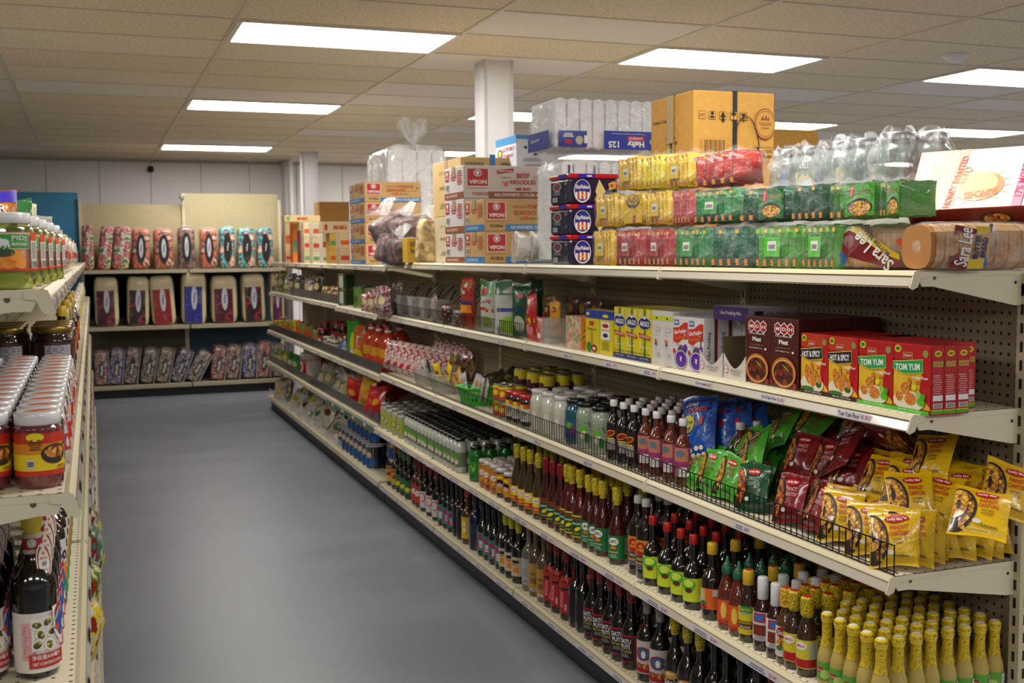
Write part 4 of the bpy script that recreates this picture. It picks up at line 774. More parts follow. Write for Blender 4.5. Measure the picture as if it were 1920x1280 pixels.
def foam_stack(o, n, W, D, H, x0=0, z0=.01, ridge=True):
    for i in range(n):
        w_ = W/n; b = B(); b.prism([(x0-W/2+w_*i+.002, z0+.01), (x0-W/2+w_*(i+.5), z0), (x0-W/2+w_*(i+1)-.002, z0+.01), (x0-W/2+w_*(i+1)-.004, z0+H-.01), (x0-W/2+w_*(i+.5), z0+H), (x0-W/2+w_*i+.004, z0+H-.01)], -D/2, D/2, FOAM)
        b.build('foam_container', o, bevel=.004)
HB = M('#1c2f9a', .3, .4); HB2 = M('#2a3a8a', .3, .4)
def hefty(o, W, D, H, flip=True, band=True):
    foam_stack(o, 8, W*.94, D*.9, H*.94)
    if band:
        b = B(); a = Art(b, front(0, -D/2-.004, H*.22)); r = math.pi
        a.rect(W*.22, 0, W*.5, H*.34, HB).poly([(W*.47, -H*.17), (W*.5, -H*.17), (W*.5, H*.17), (W*.44, 0)], WH).text('Hefty', W*.27, -H*.05, W*.16, H*.15, WH, rot=r, bold=.04).rect(W*.27, H*.04, W*.16, H*.08, RED).text('SUPREME', W*.27, H*.04, W*.13, H*.04, WH, rot=r).text('125', W*.06, -H*.08, W*.1, H*.12, WH, rot=r, bold=.03).text('3 Compartment Hinged Lid Containers', W*.2, H*.12, W*.32, H*.025, WH, rot=r).ell(W*.44, -H*.02, W*.04, H*.06, M('#b8b06a', .4))
        a.rect(-W*.32, -.0, W*.26, H*.3, HB2).rect(-W*.36, -H*.05, W*.06, H*.07, RED).ell(-W*.26, -H*.02, W*.035, H*.08, M('#b3aa90', .4)).lines(-W*.36, H*.07, W*.1, H*.08, 3, WH).rect(-W*.2, H*.0, W*.03, H*.14, WH)
        b.build('printed_band', o); b = B(); a = Art(b, sideL(-W/2-.004, 0, H*.22)); a.rect(0, 0, D*.8, H*.34, HB); b.build('printed_band', o)
Yh = 4.35; xh = Xat(1036, Yh, 2.0); xh2 = Xat(1236, Yh, 2.0); Wh = xh2-xh; Dh = .3
zb = Zat(284, 2.1, Yh); zh = Zat(182, 2.1, Yh); zm = zb-.003
bagof('foam_container_bag', 'clear bag of white foam containers with blue printed band, upside down', 'container pack', ((xh+xh2)/2, Yh+Dh/2, zm+.001), Wh, Dh, zh-zb, lambda o: hefty(o, Wh, Dh, zh-zb), FILM1, seed=3, group='foam container packs')
bagof('foam_container_bag', 'plain clear bag of white foam containers under the blue banded pack', 'container pack', ((xh+xh2)/2+.03, Yh+Dh/2, zt), Wh, Dh, zm-zt, lambda o: (foam_stack(o, 8, Wh*.94, Dh*.9, (zm-zt)*.9), [B().box(-.004, .004, -Dh*.47, -Dh*.46, .03, (zm-zt)*.8, HB2).build('printed_mark', o, (-Wh*.4+i*.12, 0, .04)) for i in range(3)]), FILM1, seed=5, group='foam container packs')
Yf = 7.62; x0 = Xat(728, Yf, 1.9); x1 = Xat(846, Yf, 1.9); zf = Zat(268, 2.2, Yf)
bagof('foam_container_bag', 'tall clear bag of foam containers with knotted top', 'container pack', ((x0+x1)/2, Yf+.16, ztf), (x1-x0), .26, zf-ztf, lambda o: foam_stack(o, 4, (x1-x0)*.93, .22, (zf-ztf)*.94), film(.4, 5, '#f2f2f4', .35), knot=.19, seed=8, amp=.02)
x2 = Xat(702, Yf+.3, 1.9)
bagof('foam_container_bag', 'small white pack with blue edge left of the tall knotted bag', 'container pack', (x2+.08, Yf+.44, ztf), .16, .2, zf-ztf-.05, lambda o: (foam_stack(o, 2, .14, .17, (zf-ztf)*.85), B().box(-.084, -.08, -.1, .1, .1, .5, HB2).build('printed_mark', o)), film(.35, 9), seed=9)
# ------------------------------------------------------------------ skyflakes tubs
SKN = M('#0e1238', .3, .4); SKR = M('#b8141c', .3, .4); SKB = M('#2a1fa0', .3, .4)
def tub(W, D, H):
    o = E('cracker_tub', None, 'tub'); b = B(); b.box(0, W, 0, D, 0, H-.018, SKN); b.build('tub_body', o, bevel=.012)
    l = B(); l.box(-.003, W+.003, -.003, D+.003, H-.02, H, SKR); l.build('lid', o, bevel=.006)
    b = B(); f = Art(b, front(W/2, -.0012, H/2-.009)); s = Art(b, sideL(-.0012, D/2, H/2-.009)); hh = H-.02
    Art(b, front(W/2, -.0036, H-.01)).rect(-W*.16, 0, W*.34, .016, SKB).rect(-W*.1, 0, W*.1, .006, WH)
    Art(b, sideL(-.0036, D/2, H-.01)).rect(D*.2, 0, D*.4, .016, SKB)
    u = -W*.24; f.ell(u, 0, W*.17, hh*.46, WH).ell(u, hh*.02, W*.155, hh*.42, M('#2a2a86', .35))
    for i in range(7): f.rect(u-W*.12+i*W*.04, -hh*.17, W*.04, hh*.34*(1-.5*abs(i-3)/6), [WH, M('#c23a3a', .4)][i % 2]); f.n -= 1
    f.n += 1; f.text('SkyFlakes', u, hh*.14, W*.27, hh*.2, WH, bold=.03).rect(u, -hh*.17, W*.14, hh*.04, YEL)
    f.poly([(W*.02, 0), (W*.1, hh*.46), (W*.23, 0), (W*.1, -hh*.44)], M('#d8c07a', .5)).poly([(W*.28, hh*.3), (W*.45, hh*.44), (W*.5, hh*.1), (W*.3, hh*.05)], FOOD).text('Crackers', W*.33, -hh*.16, W*.2, hh*.07, WH).lines(W*.3, -hh*.32, W*.2, hh*.1, 2, GREY)
    s.ell(-D*.1, hh*.2, D*.22, hh*.18, M('#b8a898', .4)).ell(-D*.1, hh*.2, D*.18, hh*.15, M('#6a2a3a', .4)).lines(-D*.1, -hh*.05, D*.4, hh*.16, 3, GREY).bars(-D*.2, -hh*.3, D*.2, hh*.14).ell(D*.36, hh*.3, D*.07, hh*.07, M('#8a6a4a', .4)).ell(D*.38, -hh*.2, D*.06, hh*.08, M('#3a5a2a', .4))
    b.build('printed_panel', o); return o
Ysk = Yat(1068, 1.81, zt); Dsk = Yat(1032, 1.81, zt)-Ysk; Wsk = Xat(1160, Ysk, 1.7)-1.81; Hsk = (Zat(325, 1.81, Ysk)-zt)/3
tb = tub(Wsk, Dsk, Hsk)
for k in range(3):
    put(tb, (1.81, Ysk, zt+k*(Hsk+.0005)), 0, 'navy cracker tub with red and blue lid, %s of three' % ['bottom', 'middle', 'top'][k], 'stacked cracker tubs')
# ------------------------------------------------------------------ wrapped noodle bowls (stood on edge)
bw = E('noodle_bowl', None, 'bowl'); b = B(); b.lathe([(.0, 0), (.045, 0), (.05, .004), (.066, .06), (.071, .062), (.071, .066), (.066, .067)], M('#d9d4ca', .4, .2), 24); b.lathe([(0, .0675), (.066, .0675)], M('#b8aea4', .4), 24); b.build('bowl_body', bw)
b = B(); a = Art(b, topf(0, 0, .068)); a.ell(0, 0, .06, .06, M('#c9c0b4', .35, .4)).ell(0, .01, .035, .03, FOOD).rect(0, -.035, .05, .018, RED).ell(.03, .035, .014, .01, GRN); b.build('printed_lid', bw)
b = B(); b.lathe([(.052, -.002), (.073, .06), (.074, .07), (.03, .072), (0, .072)], film(.3, 20), 24); b.build('shrink_wrap', bw)
for i, q in enumerate((1.87, 1.945, 2.02)): put(bw, (q, Yat(996, 1.88, zt)+.0*i, zt+.0745), (0, -1.5, -.2), 'wrapped white instant noodle bowl standing on edge, %s from left' % ORD[i], 'instant noodle bowls')
# ------------------------------------------------------------------ pouches
def pillow(W, H, T, mat, nu=8, nv=10, crimp=.09, seed=0, wr=.12):
    rnd = random.Random(seed); ph = [rnd.uniform(0, 6.3) for _ in range(6)]
    def th(u, v):
        a = max(0, 1-(2*u-1)**2)**.45; e = crimp; b_ = 0 if v < e or v > 1-e else max(0, 1-(2*(v-e)/(1-2*e)-1)**2)**.4
        return T/2*a*b_*(1+wr*math.sin(6*u+ph[0]+5*v)+wr*math.sin(11*v+ph[1]-4*u))+.0008
    wob = lambda u, v: (.02*T*math.sin(9*u+ph[2]), .03*H*math.sin(5*u+ph[3])*(1 if v > .5 else -1)*abs(2*v-1)**4)
    F = lambda u, v, s, n=0: (W*(u-.5)*(1-.05*math.sin(math.pi*v)), s*(th(u, v)+n), H*v+wob(u, v)[1])
    b = B(); us = [i/nu for i in range(nu+1)]; vs_ = [j/nv for j in range(nv+1)]
    vs_ = sorted(set(vs_+[crimp, 1-crimp]))
    for s in (-1, 1):
        vs = [F(u, v, s) for v in vs_ for u in us]; n = nu+1
        fs = [((j*n+i, j*n+i+1, (j+1)*n+i+1, (j+1)*n+i) if s < 0 else (j*n+i, (j+1)*n+i, (j+1)*n+i+1, j*n+i+1)) for j in range(len(vs_)-1) for i in range(nu)]
        b.add(vs, fs, mat, True)
    def mp(u, v, n): uu = min(.98, max(.02, u/W+.5)); vv = min(.99, max(.01, v/H)); return F(uu, vv, -1, n)
    return b, mp
def ptext(a, t, u, v, w, h, m, rot=0, bold=.01): a.text(t, u, v, w, h, m, rot, bold)
def psub(a, u, v, rx, ry, m, seg=14): a.ell(u, v, rx, ry, m, seg)
def pouch(name, cat, W, H, T, mat, art, seed=0, crimp=.09, crm=None):
    o = E(name, None, cat); b, mp = pillow(W, H, T, mat, seed=seed, crimp=crimp); b.build('packet', o)
    q = B(); a = Art(q, lambda u, v, n: mp(u, v, n+.0012), .09); art(a); q.build('printed_front', o)
    if crm:
        pass
    return o
NOOD = mottled(['#8a5a12', '#d9a52a', '#b8761a', '#e8c24a', '#7a3a10', '#c9902a'], 170, .4, .5, 'voronoi'); NOODR = mottled(['#6a1a08', '#c86a1a', '#8a3a10', '#d98a2a'], 170, .4, .5, 'voronoi')
def lm(c1, word, wc, food, bowl='#2a2018', t2='ORIGINAL'):
    def f(a):
        a.ell(-.046, .064, .039, .060, M(bowl, .35, .5), 24).ell(-.050, .064, .037, .054, food, 24); a.ell(.008, .112, .024, .0095, M('#b8151c', .3, .5)).text('Lucky Me!', .008, .112, .036, .009, WH, bold=.03)
        a.text('PANCIT', .014, .092, .036, .0115, wc, bold=.03).text('CANTON', .014, .077, .04, .0115, wc, bold=.03).text('CHOW MEIN', .014, .063, .026, .006, BRN).text('NOODLES', .014, .055, .024, .006, BRN).ell(-.004, .032, .009, .006, M('#d8d0c4', .4)).text(t2, .022, .024, .034, .007, INK, bold=.02)
    return f
YP, GP, RP, DP = wrinkly('#e0b410', .25, .35), wrinkly('#4aa52c', .25, .35), wrinkly('#7c0f16', .22, .35), wrinkly('#0f4a2a', .22, .35)
PO = {}
for s_ in (0, 1):
    PO['y%d' % s_] = pouch('noodle_packet', 'noodle packet', .112, .138, .03, YP, lm('', '', M('#b8301c', .4), NOOD), s_)
    PO['g%d' % s_] = pouch('noodle_packet', 'noodle packet', .112, .138, .03, GP, lm('', '', M('#8a4a2a', .4), NOOD, t2='KALAMANSI'), s_+3)
    PO['r%d' % s_] = pouch('noodle_packet', 'noodle packet', .112, .138, .03, RP, lm('', '', M('#c98a8a', .4), NOODR, t2='CHILI'), s_+6)
PO['d0'] = pouch('noodle_packet', 'noodle packet', .112, .138, .03, DP, lm('', '', M('#8a9a8a', .4), NOODR, t2='HOT CHILI'), 9)
# seasoning side stripe on yellow packs
BLU = wrinkly('#1a4fa8', .25, .4)
PO['blue'] = pouch('nut_snack_bag', 'snack bag', .16, .235, .055, BLU, lambda a: (a.rect(0, .2, .13, .045, M('#16205e', .3, .5)).text('DING', -.02, .205, .06, .018, WH, bold=.02).text('DONG', .01, .183, .08, .018, M('#c8241c', .35), bold=.04).ell(-.03, .135, .034, .032, M('#d8cf2a', .3, .4)).text('Snacker', -.03, .144, .05, .014, INK, bold=.02).text('Nuts', -.03, .124, .034, .014, INK, bold=.02).rect(.036, .14, .018, .026, RED), [a.ell(-.05+.022*(i % 5)+J(.005), .03+.02*(i//5)+J(.004), .009, .008, M('#d9d2b8', .4)) for i in range(12)]), 2)
DK = wrinkly('#2a2420', .3, .4)
random.seed(11)
def pile(keys, name, Y0, Y1, X0, X1, z, group, desc, layer, dy=.108, dx=.052, tilt=.42, turn=.25):
    k = 0; n = int((Y1-Y0)/dy); m = int((X1-X0)/dx)
    for j in range(m+1):
        for i in range(n+1):
            y = Y0+i*dy+J(.014)+(dy*.4 if j % 2 else 0); x = X0+j*dx
            if y > Y1+.02: continue
            put(PO[random.choice(keys)], (x, y, z+J(.006)), (-tilt+J(.12), J(.14), AIS+turn+J(.25)), '%s, %s, %s from near end' % (desc, ROWN[j], ORD[i]), group); k += 1
    return k
zz = Z3+.012; XL0 = RXF[2]+.05
pq = lambda px: Yat(px, XL0, zz+.05)
for (keys, nm, Ya, Yb, desc) in [(['y0', 'y1'], 'y', 2.09, pq(1560), 'yellow noodle packet'), (['r0', 'r1'], 'r', pq(1520), pq(1435), 'dark red noodle packet'), (['g0', 'g1'], 'g', pq(1355), pq(1275), 'bright green noodle packet')]:
    G = desc.replace('packet', 'packets')+' on the third shelf'
    pile(keys, nm, Ya, Yb, XL0, XL0+.27, zz, G, desc+', bottom layer', 0, turn=.1 if nm != 'y' else .45)
    pile(keys, nm, Ya+.01, Yb+.05, XL0+.10, XL0+.27, zz+.095, G, desc+', second layer', 1, turn=.15 if nm != 'y' else .4, tilt=.62)
for i in range(8):
    put(PO['y%d' % (i % 2)], (1.752+.043*i, 2.082+J(.006), zz+J(.004)), (-.35+J(.1), J(.2), -.75+J(.22)), 'yellow noodle packet standing along the near shelf end, %s from the aisle' % ORD[i], 'yellow noodle packets along the near shelf end')
for i in range(4):
    put(PO['y%d' % ((i+1) % 2)], (1.83+.065*i, 2.11+J(.01), zz+.085), (-.6+J(.1), J(.3), -.8+J(.3)), 'yellow noodle packet on the upper layer at the near shelf end, %s from the aisle' % ORD[i], 'yellow noodle packets on the upper layer at the shelf end')
pile(['d0'], 'd', pq(1408), pq(1400), XL0, XL0+.05, zz, 'dark green noodle packets', 'dark green noodle packet behind the fence', 0)
for (kk, px, X, z, rot, sc, lb) in [('y0', 1830, 1.80, zz+.115, (-1.0, .1, AIS+.75), 1.1, 'yellow noodle packet lying on top of the pile, largest in view'), ('y1', 1735, 1.92, zz+.17, (-.7, -.2, AIS+.3), 1.05, 'yellow noodle packet leaning high near the pegboard'), ('y0', 1880, 1.97, zz+.12, (-.6, .25, AIS+.9), 1.05, 'yellow noodle packet tilted right at the far right of the pile'),
    ('r0', 1640, 1.90, zz+.30, (-.9, 3.1, AIS+.1), 1.1, 'red noodle packet upside down on top of the red pile'), ('r1', 1560, 1.86, zz+.15, (-.8, -.4, AIS), 1.1, 'red noodle packet leaning left at the top of the red pile'), ('r0', 1598, 2.0, zz+.20, (-.5, .2, AIS+.3), 1.05, 'highest red noodle packet against the pegboard'),
    ('g0', 1405, 1.80, zz+.09, (-.6, -.5, AIS+.1), 1.1, 'bright green noodle packet tipped forward beside the blue bags'), ('g1', 1450, 1.92, zz+.15, (-.7, -.3, AIS), 1.05, 'green noodle packet high at the back'), ('g0', 1490, 1.96, zz+.17, (-.7, .3, AIS), 1.05, 'green noodle packet highest at the back')]:
    put(PO[kk], (X, Yat(px, X, z), z), rot, lb, None, sc)
for i, (px, X, zo, rr) in enumerate([(1312, 1.80, .06, -.25), (1352, 1.86, .05, -.3), (1390, 1.90, .06, -.4), (1430, 1.95, .07, -.55)]):
    put(PO['blue'], (X, Yat(px, X, zz+.1)+.02, zz+zo), (-.35, rr, AIS+.3), 'blue nut snack bag with yellow circle, %s from left' % ORD[i], 'blue snack bags')
# ------------------------------------------------------------------ film-wrapped multipacks on the top shelf
def multipack(c, c2, sticker, n=6, big=None, W=.16, H=.125, D=.11):
    o = E('noodle_multipack', None, 'noodle multipack'); rnd = random.Random(hash(c) % 99+n)
    m = wrinkly(c, .3, .45, 40); t = W/n
    for i in range(n):
        b, mp = pillow(D, H*.96, t*1.15, m, 6, 8, seed=i+n, crimp=.07)
        a = Art(b, lambda u, v, n_: mp(u, v, n_+.001), .09); a.ell(0, H*.3, D*.25, H*.18, M(c2, .35, .4)); b.v = [(y, -x, z) for x, y, z in b.v]
        Art(b, lambda u, v, n_: (u, -D/2-.0005-n_, v)).rect(0, H*.86, t*.5, H*.1, NOOD if i % 2 else M(c2, .4)).rect(0, H*.12, t*.45, H*.16, FOOD)
        b.build('packet', o, (-W/2+t*(i+.5), 0, .002), (0, rnd.uniform(-.06, .06), 0))
    if big:
        b = B(); a = Art(b, front(W*.1, -D/2-.004, 0)); big(a, W, H); b.build('printed_front', o)
    if sticker:
        b = B(); a = Art(b, front(-W*.05, -D/2-.006, H*.5)); a.rect(0, 0, W*.36, H*.46, M(sticker, .3, .4)).rect(0, H*.02, W*.2, H*.22, WH).bars(0, H*.0, W*.15, H*.1); b.build('barcode_sticker', o)
    b = B(); b.surf(rbox(W*1.04, D*1.14, H*1.04, .02, amp=.04, seed=n), 30, 16, FILM2)
    rnd2 = random.Random(n); b.surf(lambda u, v: (W*(u-.5)*1.05, -D*.2+D*.3*v, H*1.0+.012*math.sin(11*u+2)*v+.018*v), 14, 3, FILM2)
    b.build('clear_film', o); return o
def lmf(a, W, H): a.rect(W*.12, H*.5, W*.5, H*.84, wrinkly('#1f6a34')).ell(W*.12, H*.3, W*.2, H*.2, M('#1a1712', .4)).ell(W*.12, H*.28, W*.18, H*.17, NOOD).ell(W*.0, H*.72, W*.06, H*.16, M('#b8151c', .3)).text('Lucky Me', W*.0, H*.72, H*.24, W*.05, WH, rot=1.4).text('PANCIT CANTON', W*.22, H*.7, W*.24, H*.1, M('#b8a05a', .4))
def lmf2(a, W, H): a.rect(W*.1, H*.5, W*.6, H*.84, wrinkly('#3f962c')).ell(W*.1, H*.3, W*.26, H*.24, M('#1a1712', .4)).ell(W*.1, H*.27, W*.23, H*.2, NOOD).ell(-W*.06, H*.74, W*.05, H*.16, M('#b8151c', .3)).text('Lucky Me', -W*.06, H*.74, H*.24, W*.05, WH, rot=1.4).text('PANCIT CANTON', W*.2, H*.7, W*.26, H*.12, M('#8a4a1c', .4))
def ymf(a, W, H): a.rect(W*.05, H*.5, W*.7, H*.84, wrinkly('#e0b81a')).ell(W*.05, H*.72, W*.26, H*.2, M('#1a1712', .4)).ell(W*.05, H*.76, W*.22, H*.15, NOOD).rect(W*.1, H*.2, W*.1, H*.2, RED)
MPK = {'y': multipack('#d8b41c', '#c8921c', '#e0bc1c', 6), 'ys': multipack('#d8c81c', '#b8a01c', None, 5), 'yf': multipack('#d8b41c', '#c8921c', None, 5, ymf), 'r': multipack('#a01c22', '#c8883a', '#a8141c', 6), 'rs': multipack('#a8281c', '#c8c0b4', None, 5),
       'g': multipack('#1f7a3c', '#c8a83a', '#1f9a3c', 6), 'dg': multipack('#0f5a3a', '#2a6a4a', None, 5), 'df': multipack('#145a34', '#2a6a4a', None, 5, lmf), 'lg': multipack('#5aa83a', '#a8b83a', '#4ac01c', 6), 'lf': multipack('#4a9a34', '#a8b83a', None, 6, lmf2), 'pr': multipack('#b04a4a', '#b8787a', None, 6)}
CN = {'y': 'yellow', 'ys': 'lemon yellow', 'yf': 'yellow picture-fronted', 'r': 'red', 'rs': 'red striped', 'g': 'green', 'dg': 'dark green', 'df': 'dark green picture-fronted', 'lg': 'light green', 'lf': 'light green picture-fronted', 'pr': 'pale red'}
def ip(px, pts):
    if px <= pts[0][0]: return pts[0][1]
    for (a, u), (b, v) in zip(pts, pts[1:]):
        if px <= b: return u+(v-u)*(px-a)/(b-a)
    return pts[-1][1]
TOPS = [[(1100, 0), (1900, 0)], [(1120, .143), (1560, .127)], [(1115, .278), (1400, .242), (1700, .222)], [(1160, .405), (1380, .355)]]
def packrow(items, X, tier, name):
    for i, (k, p0, p1) in enumerate(items):
        pc = (p0+p1)/2; zb = ip(pc, TOPS[tier])+.002; H = ip(pc, TOPS[tier+1])-zb
        z = zt+zb; ya, yb = Yat(p0, X-.055, z), Yat(p1, X-.055, z); W = abs(ya-yb)*.97
        put(MPK[k], (X, (ya+yb)/2, z), AIS, '%s noodle multipack in clear film, %s tier, %s from left' % (CN[k], name, ORD[i]), 'film-wrapped noodle multipacks', (W/.166, 1, H/.135))
XP = 1.832
packrow([('y', 1110, 1150), ('r', 1150, 1205), ('r', 1205, 1258), ('g', 1260, 1328), ('dg', 1328, 1410), ('lg', 1412, 1500), ('lg', 1500, 1568)], XP, 0, 'bottom')
packrow([('y', 1113, 1158), ('yf', 1157, 1208), ('y', 1208, 1257), ('pr', 1258, 1296), ('g', 1296, 1380), ('df', 1380, 1478), ('dg', 1480, 1548)], XP+.015, 1, 'middle')
packrow([('y', 1156, 1200), ('ys', 1200, 1243), ('y', 1243, 1296), ('rs', 1296, 1385)], XP+.03, 2, 'top')
packrow([('lf', 1550, 1645), ('lf', 1648, 1690)], XP+.02, 1, 'upper right')
packrow([('y', 1190, 1250), ('r', 1255, 1320), ('g', 1330, 1400), ('dg', 1410, 1490), ('lg', 1500, 1590), ('lg', 1600, 1690)], XP+.125, 0, 'hidden rear')
# ------------------------------------------------------------------ boxes on the second shelf
Z2 = RZ[1]+.0005; XF2 = 1.800
def fbox(name, cat, W, D, H, mat, af, asd=None, atop=None, bev=.0015):
    """box facing local -Y with its side art on both flanks; origin at centre of base"""
    o = E(name, None, cat); B().box(-W/2, W/2, -D/2, D/2, 0, H, mat).build('box_body', o, bevel=bev)
    b = B(); af(Art(b, front(0, -D/2-.0003, 0)), W, H); b.build('printed_front', o)
    if asd: b = B(); asd(Art(b, sideR(W/2+.0003, 0, 0)), D, H); b.build('printed_side', o)
    if atop: b = B(); atop(Art(b, topf(0, 0, H+.0003)), W, D); b.build('printed_top', o)
    return o
RBX = M('#b3141a', .4, .3)
CHK = mottled(['#b8651a', '#d98a2a', '#a8521a', '#e0a04a'], 90, .45, .3)
def tomf(kind):
    band, bt, base = (M('#1f9a48', .4, .3), 'TOM YUM', M('#3fae2a', .4)) if kind == 't' else (INK, 'HOT & SPICY', M('#14100e', .4))
    def f(a, W, H):
        a.rect(0, H*.36, W*.98, H*.58, mottled(['#c8861a', '#e0b82a', '#d89a1c'], 12, .4, .3, hard=False))
        a.rect(-W*.0, H*.88, W, H*.22, RBX if kind == 't' else M('#b8341a', .4, .3)).poly([(W*.2, H*.3), (W*.5, H*.1), (W*.5, H*.99), (W*.36, H*.99)], RBX)
        a.ell(-W*.38, H*.92, W*.09, H*.055, M('#d8c82a', .4)).ell(-W*.38, H*.92, W*.06, H*.03, GRN).ell(W*.36, H*.88, W*.075, H*.055, M('#8a8a4a', .4)).rect(-W*.1, H*.83, W*.26, H*.1, M('#c8a04a', .4)).rect(-W*.1, H*.83, W*.23, H*.085, M('#a8141c', .4)).text('ครัววังทิพย์', -W*.1, H*.835, W*.2, H*.045, WH)
        a.poly([(-W*.5, H*.73), (-W*.3, H*.745), (W*.3, H*.8), (W*.32, H*.6), (-W*.2, H*.55), (-W*.5, H*.62)], M('#e0cf5a', .4)).poly([(-W*.5, H*.72), (-W*.3, H*.735), (W*.29, H*.79), (W*.31, H*.61), (-W*.2, H*.56), (-W*.5, H*.63)], band).text(bt, -W*.1, H*.665, W*.66, H*.1, WH, rot=.08, bold=.03)
        a.text('Crispy Flour', W*.24, H*.52, W*.42, H*.055, WH, rot=.03, bold=.02).lines(W*.25, H*.45, W*.3, H*.06, 3, RBX)
        a.ell(-W*.05, H*.17, W*.42, H*.15, M('#d8d0b8', .4))
        if kind == 't': a.ell(-W*.14, H*.34, W*.12, H*.1, CHK, rot=.6).ell(-W*.06, H*.44, W*.05, H*.08, CHK, rot=-.4).ell(W*.0, H*.2, W*.16, H*.09, CHK).ell(-W*.3, H*.22, W*.1, H*.07, CHK).ell(W*.28, H*.18, W*.1, H*.06, M('#4fae1c', .4)).ell(W*.22, H*.28, W*.07, H*.05, M('#8ac04a', .4)).ell(W*.34, H*.26, W*.06, H*.05, M('#3f9a1c', .4)).ell(W*.1, H*.38, W*.06, H*.04, M('#d8cf2a', .4))
        else: a.ell(-W*.2, H*.32, W*.11, H*.17, CHK, rot=.3).ell(W*.02, H*.27, W*.12, H*.15, CHK, rot=-.3).ell(-W*.06, H*.44, W*.04, H*.1, CHK).ell(W*.2, H*.17, W*.1, H*.05, M('#2f5a1c', .4)).ell(-W*.2, H*.09, W*.24, H*.035, M('#2f6a1c', .4)).ell(W*.24, H*.26, W*.07, H*.08, CHK)
        a.rect(0, H*.03, W, H*.06, base).text('NET WT. 6 OZ. (170 g)', W*.0, H*.03, W*.6, H*.03, M('#d8d8c8', .4))
    def s(a, D, H):
        a.rect(0, H*.5, D, H, RBX).rect(0, H*.045, D, H*.045, M('#3fae2a', .4) if kind == 't' else INK).rect(0, H*.075, D, H*.012, YEL).ell(0, H*.89, D*.3, H*.045, M('#d8c82a', .4)).ell(0, H*.89, D*.18, H*.02, M('#8a6a1a', .4)).rect(0, H*.74, D*.8, H*.08, M('#8ab04a', .4)).ell(0, H*.74, D*.32, H*.035, CHK).text('INGREDIENTS', -D*.1, H*.575, D*.6, H*.018, WH).lines(-D*.05, H*.43, D*.75, H*.26, 8, M('#cf8a8a', .4)).rect(0, H*.25, D*.8, H*.08, WH).bars(0, H*.14, D*.66, H*.06)
    return f, s
def mdh(a, W, H):
    for i, c in enumerate('MDH'):
        u = -W*.24+W*.24*i; hx = lambda r: [(u+r*math.cos(math.pi/2+k*math.pi/3), H*.85+r*1.05*math.sin(math.pi/2+k*math.pi/3)) for k in range(6)]
        a.poly(hx(W*.14), WH).poly(hx(W*.115), M('#a8141c', .4)).text(c, u, H*.85, W*.13, H*.05, WH, bold=.03)
    a.text('Curry masala for', 0, H*.745, W*.62, H*.035, WH).text('Meat', 0, H*.665, W*.34, H*.07, WH, bold=.03).text('Spices blend for Mutton Curry', 0, H*.58, W*.5, H*.016, M('#c8a02a', .4)).text('Net Wt. 500g (17.5 oz.)', -W*.04, H*.53, W*.5, H*.022, WH).rect(W*.34, H*.53, W*.07, H*.03, WH)
    a.ell(W*.02, H*.23, W*.44, H*.22, M('#b8702a', .4), 24).ell(W*.02, H*.225, W*.4, H*.195, M('#d8a05a', .4), 24).ell(W*.02, H*.22, W*.37, H*.175, mottled(['#3a120a', '#6a2410', '#8a3a1a', '#4a1a0c'], 70, .4, .5, 'voronoi'), 24).ell(W*.1, H*.3, W*.14, H*.012, M('#8a9a3a', .4), rot=-.5)
    a.ell(W*.42, H*.06, W*.07, H*.045, M('#8a1a2a', .4)).ell(-W*.42, H*.08, W*.05, H*.03, M('#8a1a2a', .4))
MDB = M('#4a140e', .4, .3)
def argo(a, W, H):
    a.rect(0, H*.5, W*.14, H, M('#3f7a1c', .4)).rect(0, H*.86, W*.9, H*.02, YEL).ell(-W*.28, H*.9, W*.14, H*.08, M('#d8c86a', .4)).ell(W*.3, H*.9, W*.14, H*.08, M('#d8c86a', .4)).ell(0, H*.73, W*.5, H*.125, WH, 24).ell(0, H*.73, W*.47, H*.115, M('#17206a', .4, .3), 24).text('ARGO', 0, H*.725, W*.74, H*.1, WH, bold=.03).ell(0, H*.84, W*.12, H*.03, M('#d8d0e0', .4))
    a.poly([(-W*.44, H*.55), (W*.4, H*.5), (W*.46, H*.42), (-W*.38, H*.46)], M('#b8141c', .4)).text('CORN STARCH', W*.01, H*.483, W*.7, H*.045, WH, rot=-.06).ell(-W*.28, H*.33, W*.1, H*.1, M('#d8c86a', .4)).text('100% PURE', W*.05, H*.27, W*.5, H*.03, WH).text('FOODSERVICE', 0, H*.15, W*.9, H*.04, NAVY).rect(0, H*.05, W, H*.1, M('#17206a', .4)).text('NET WT 16 OZ (454g)', 0, H*.055, W*.7, H*.03, WH)
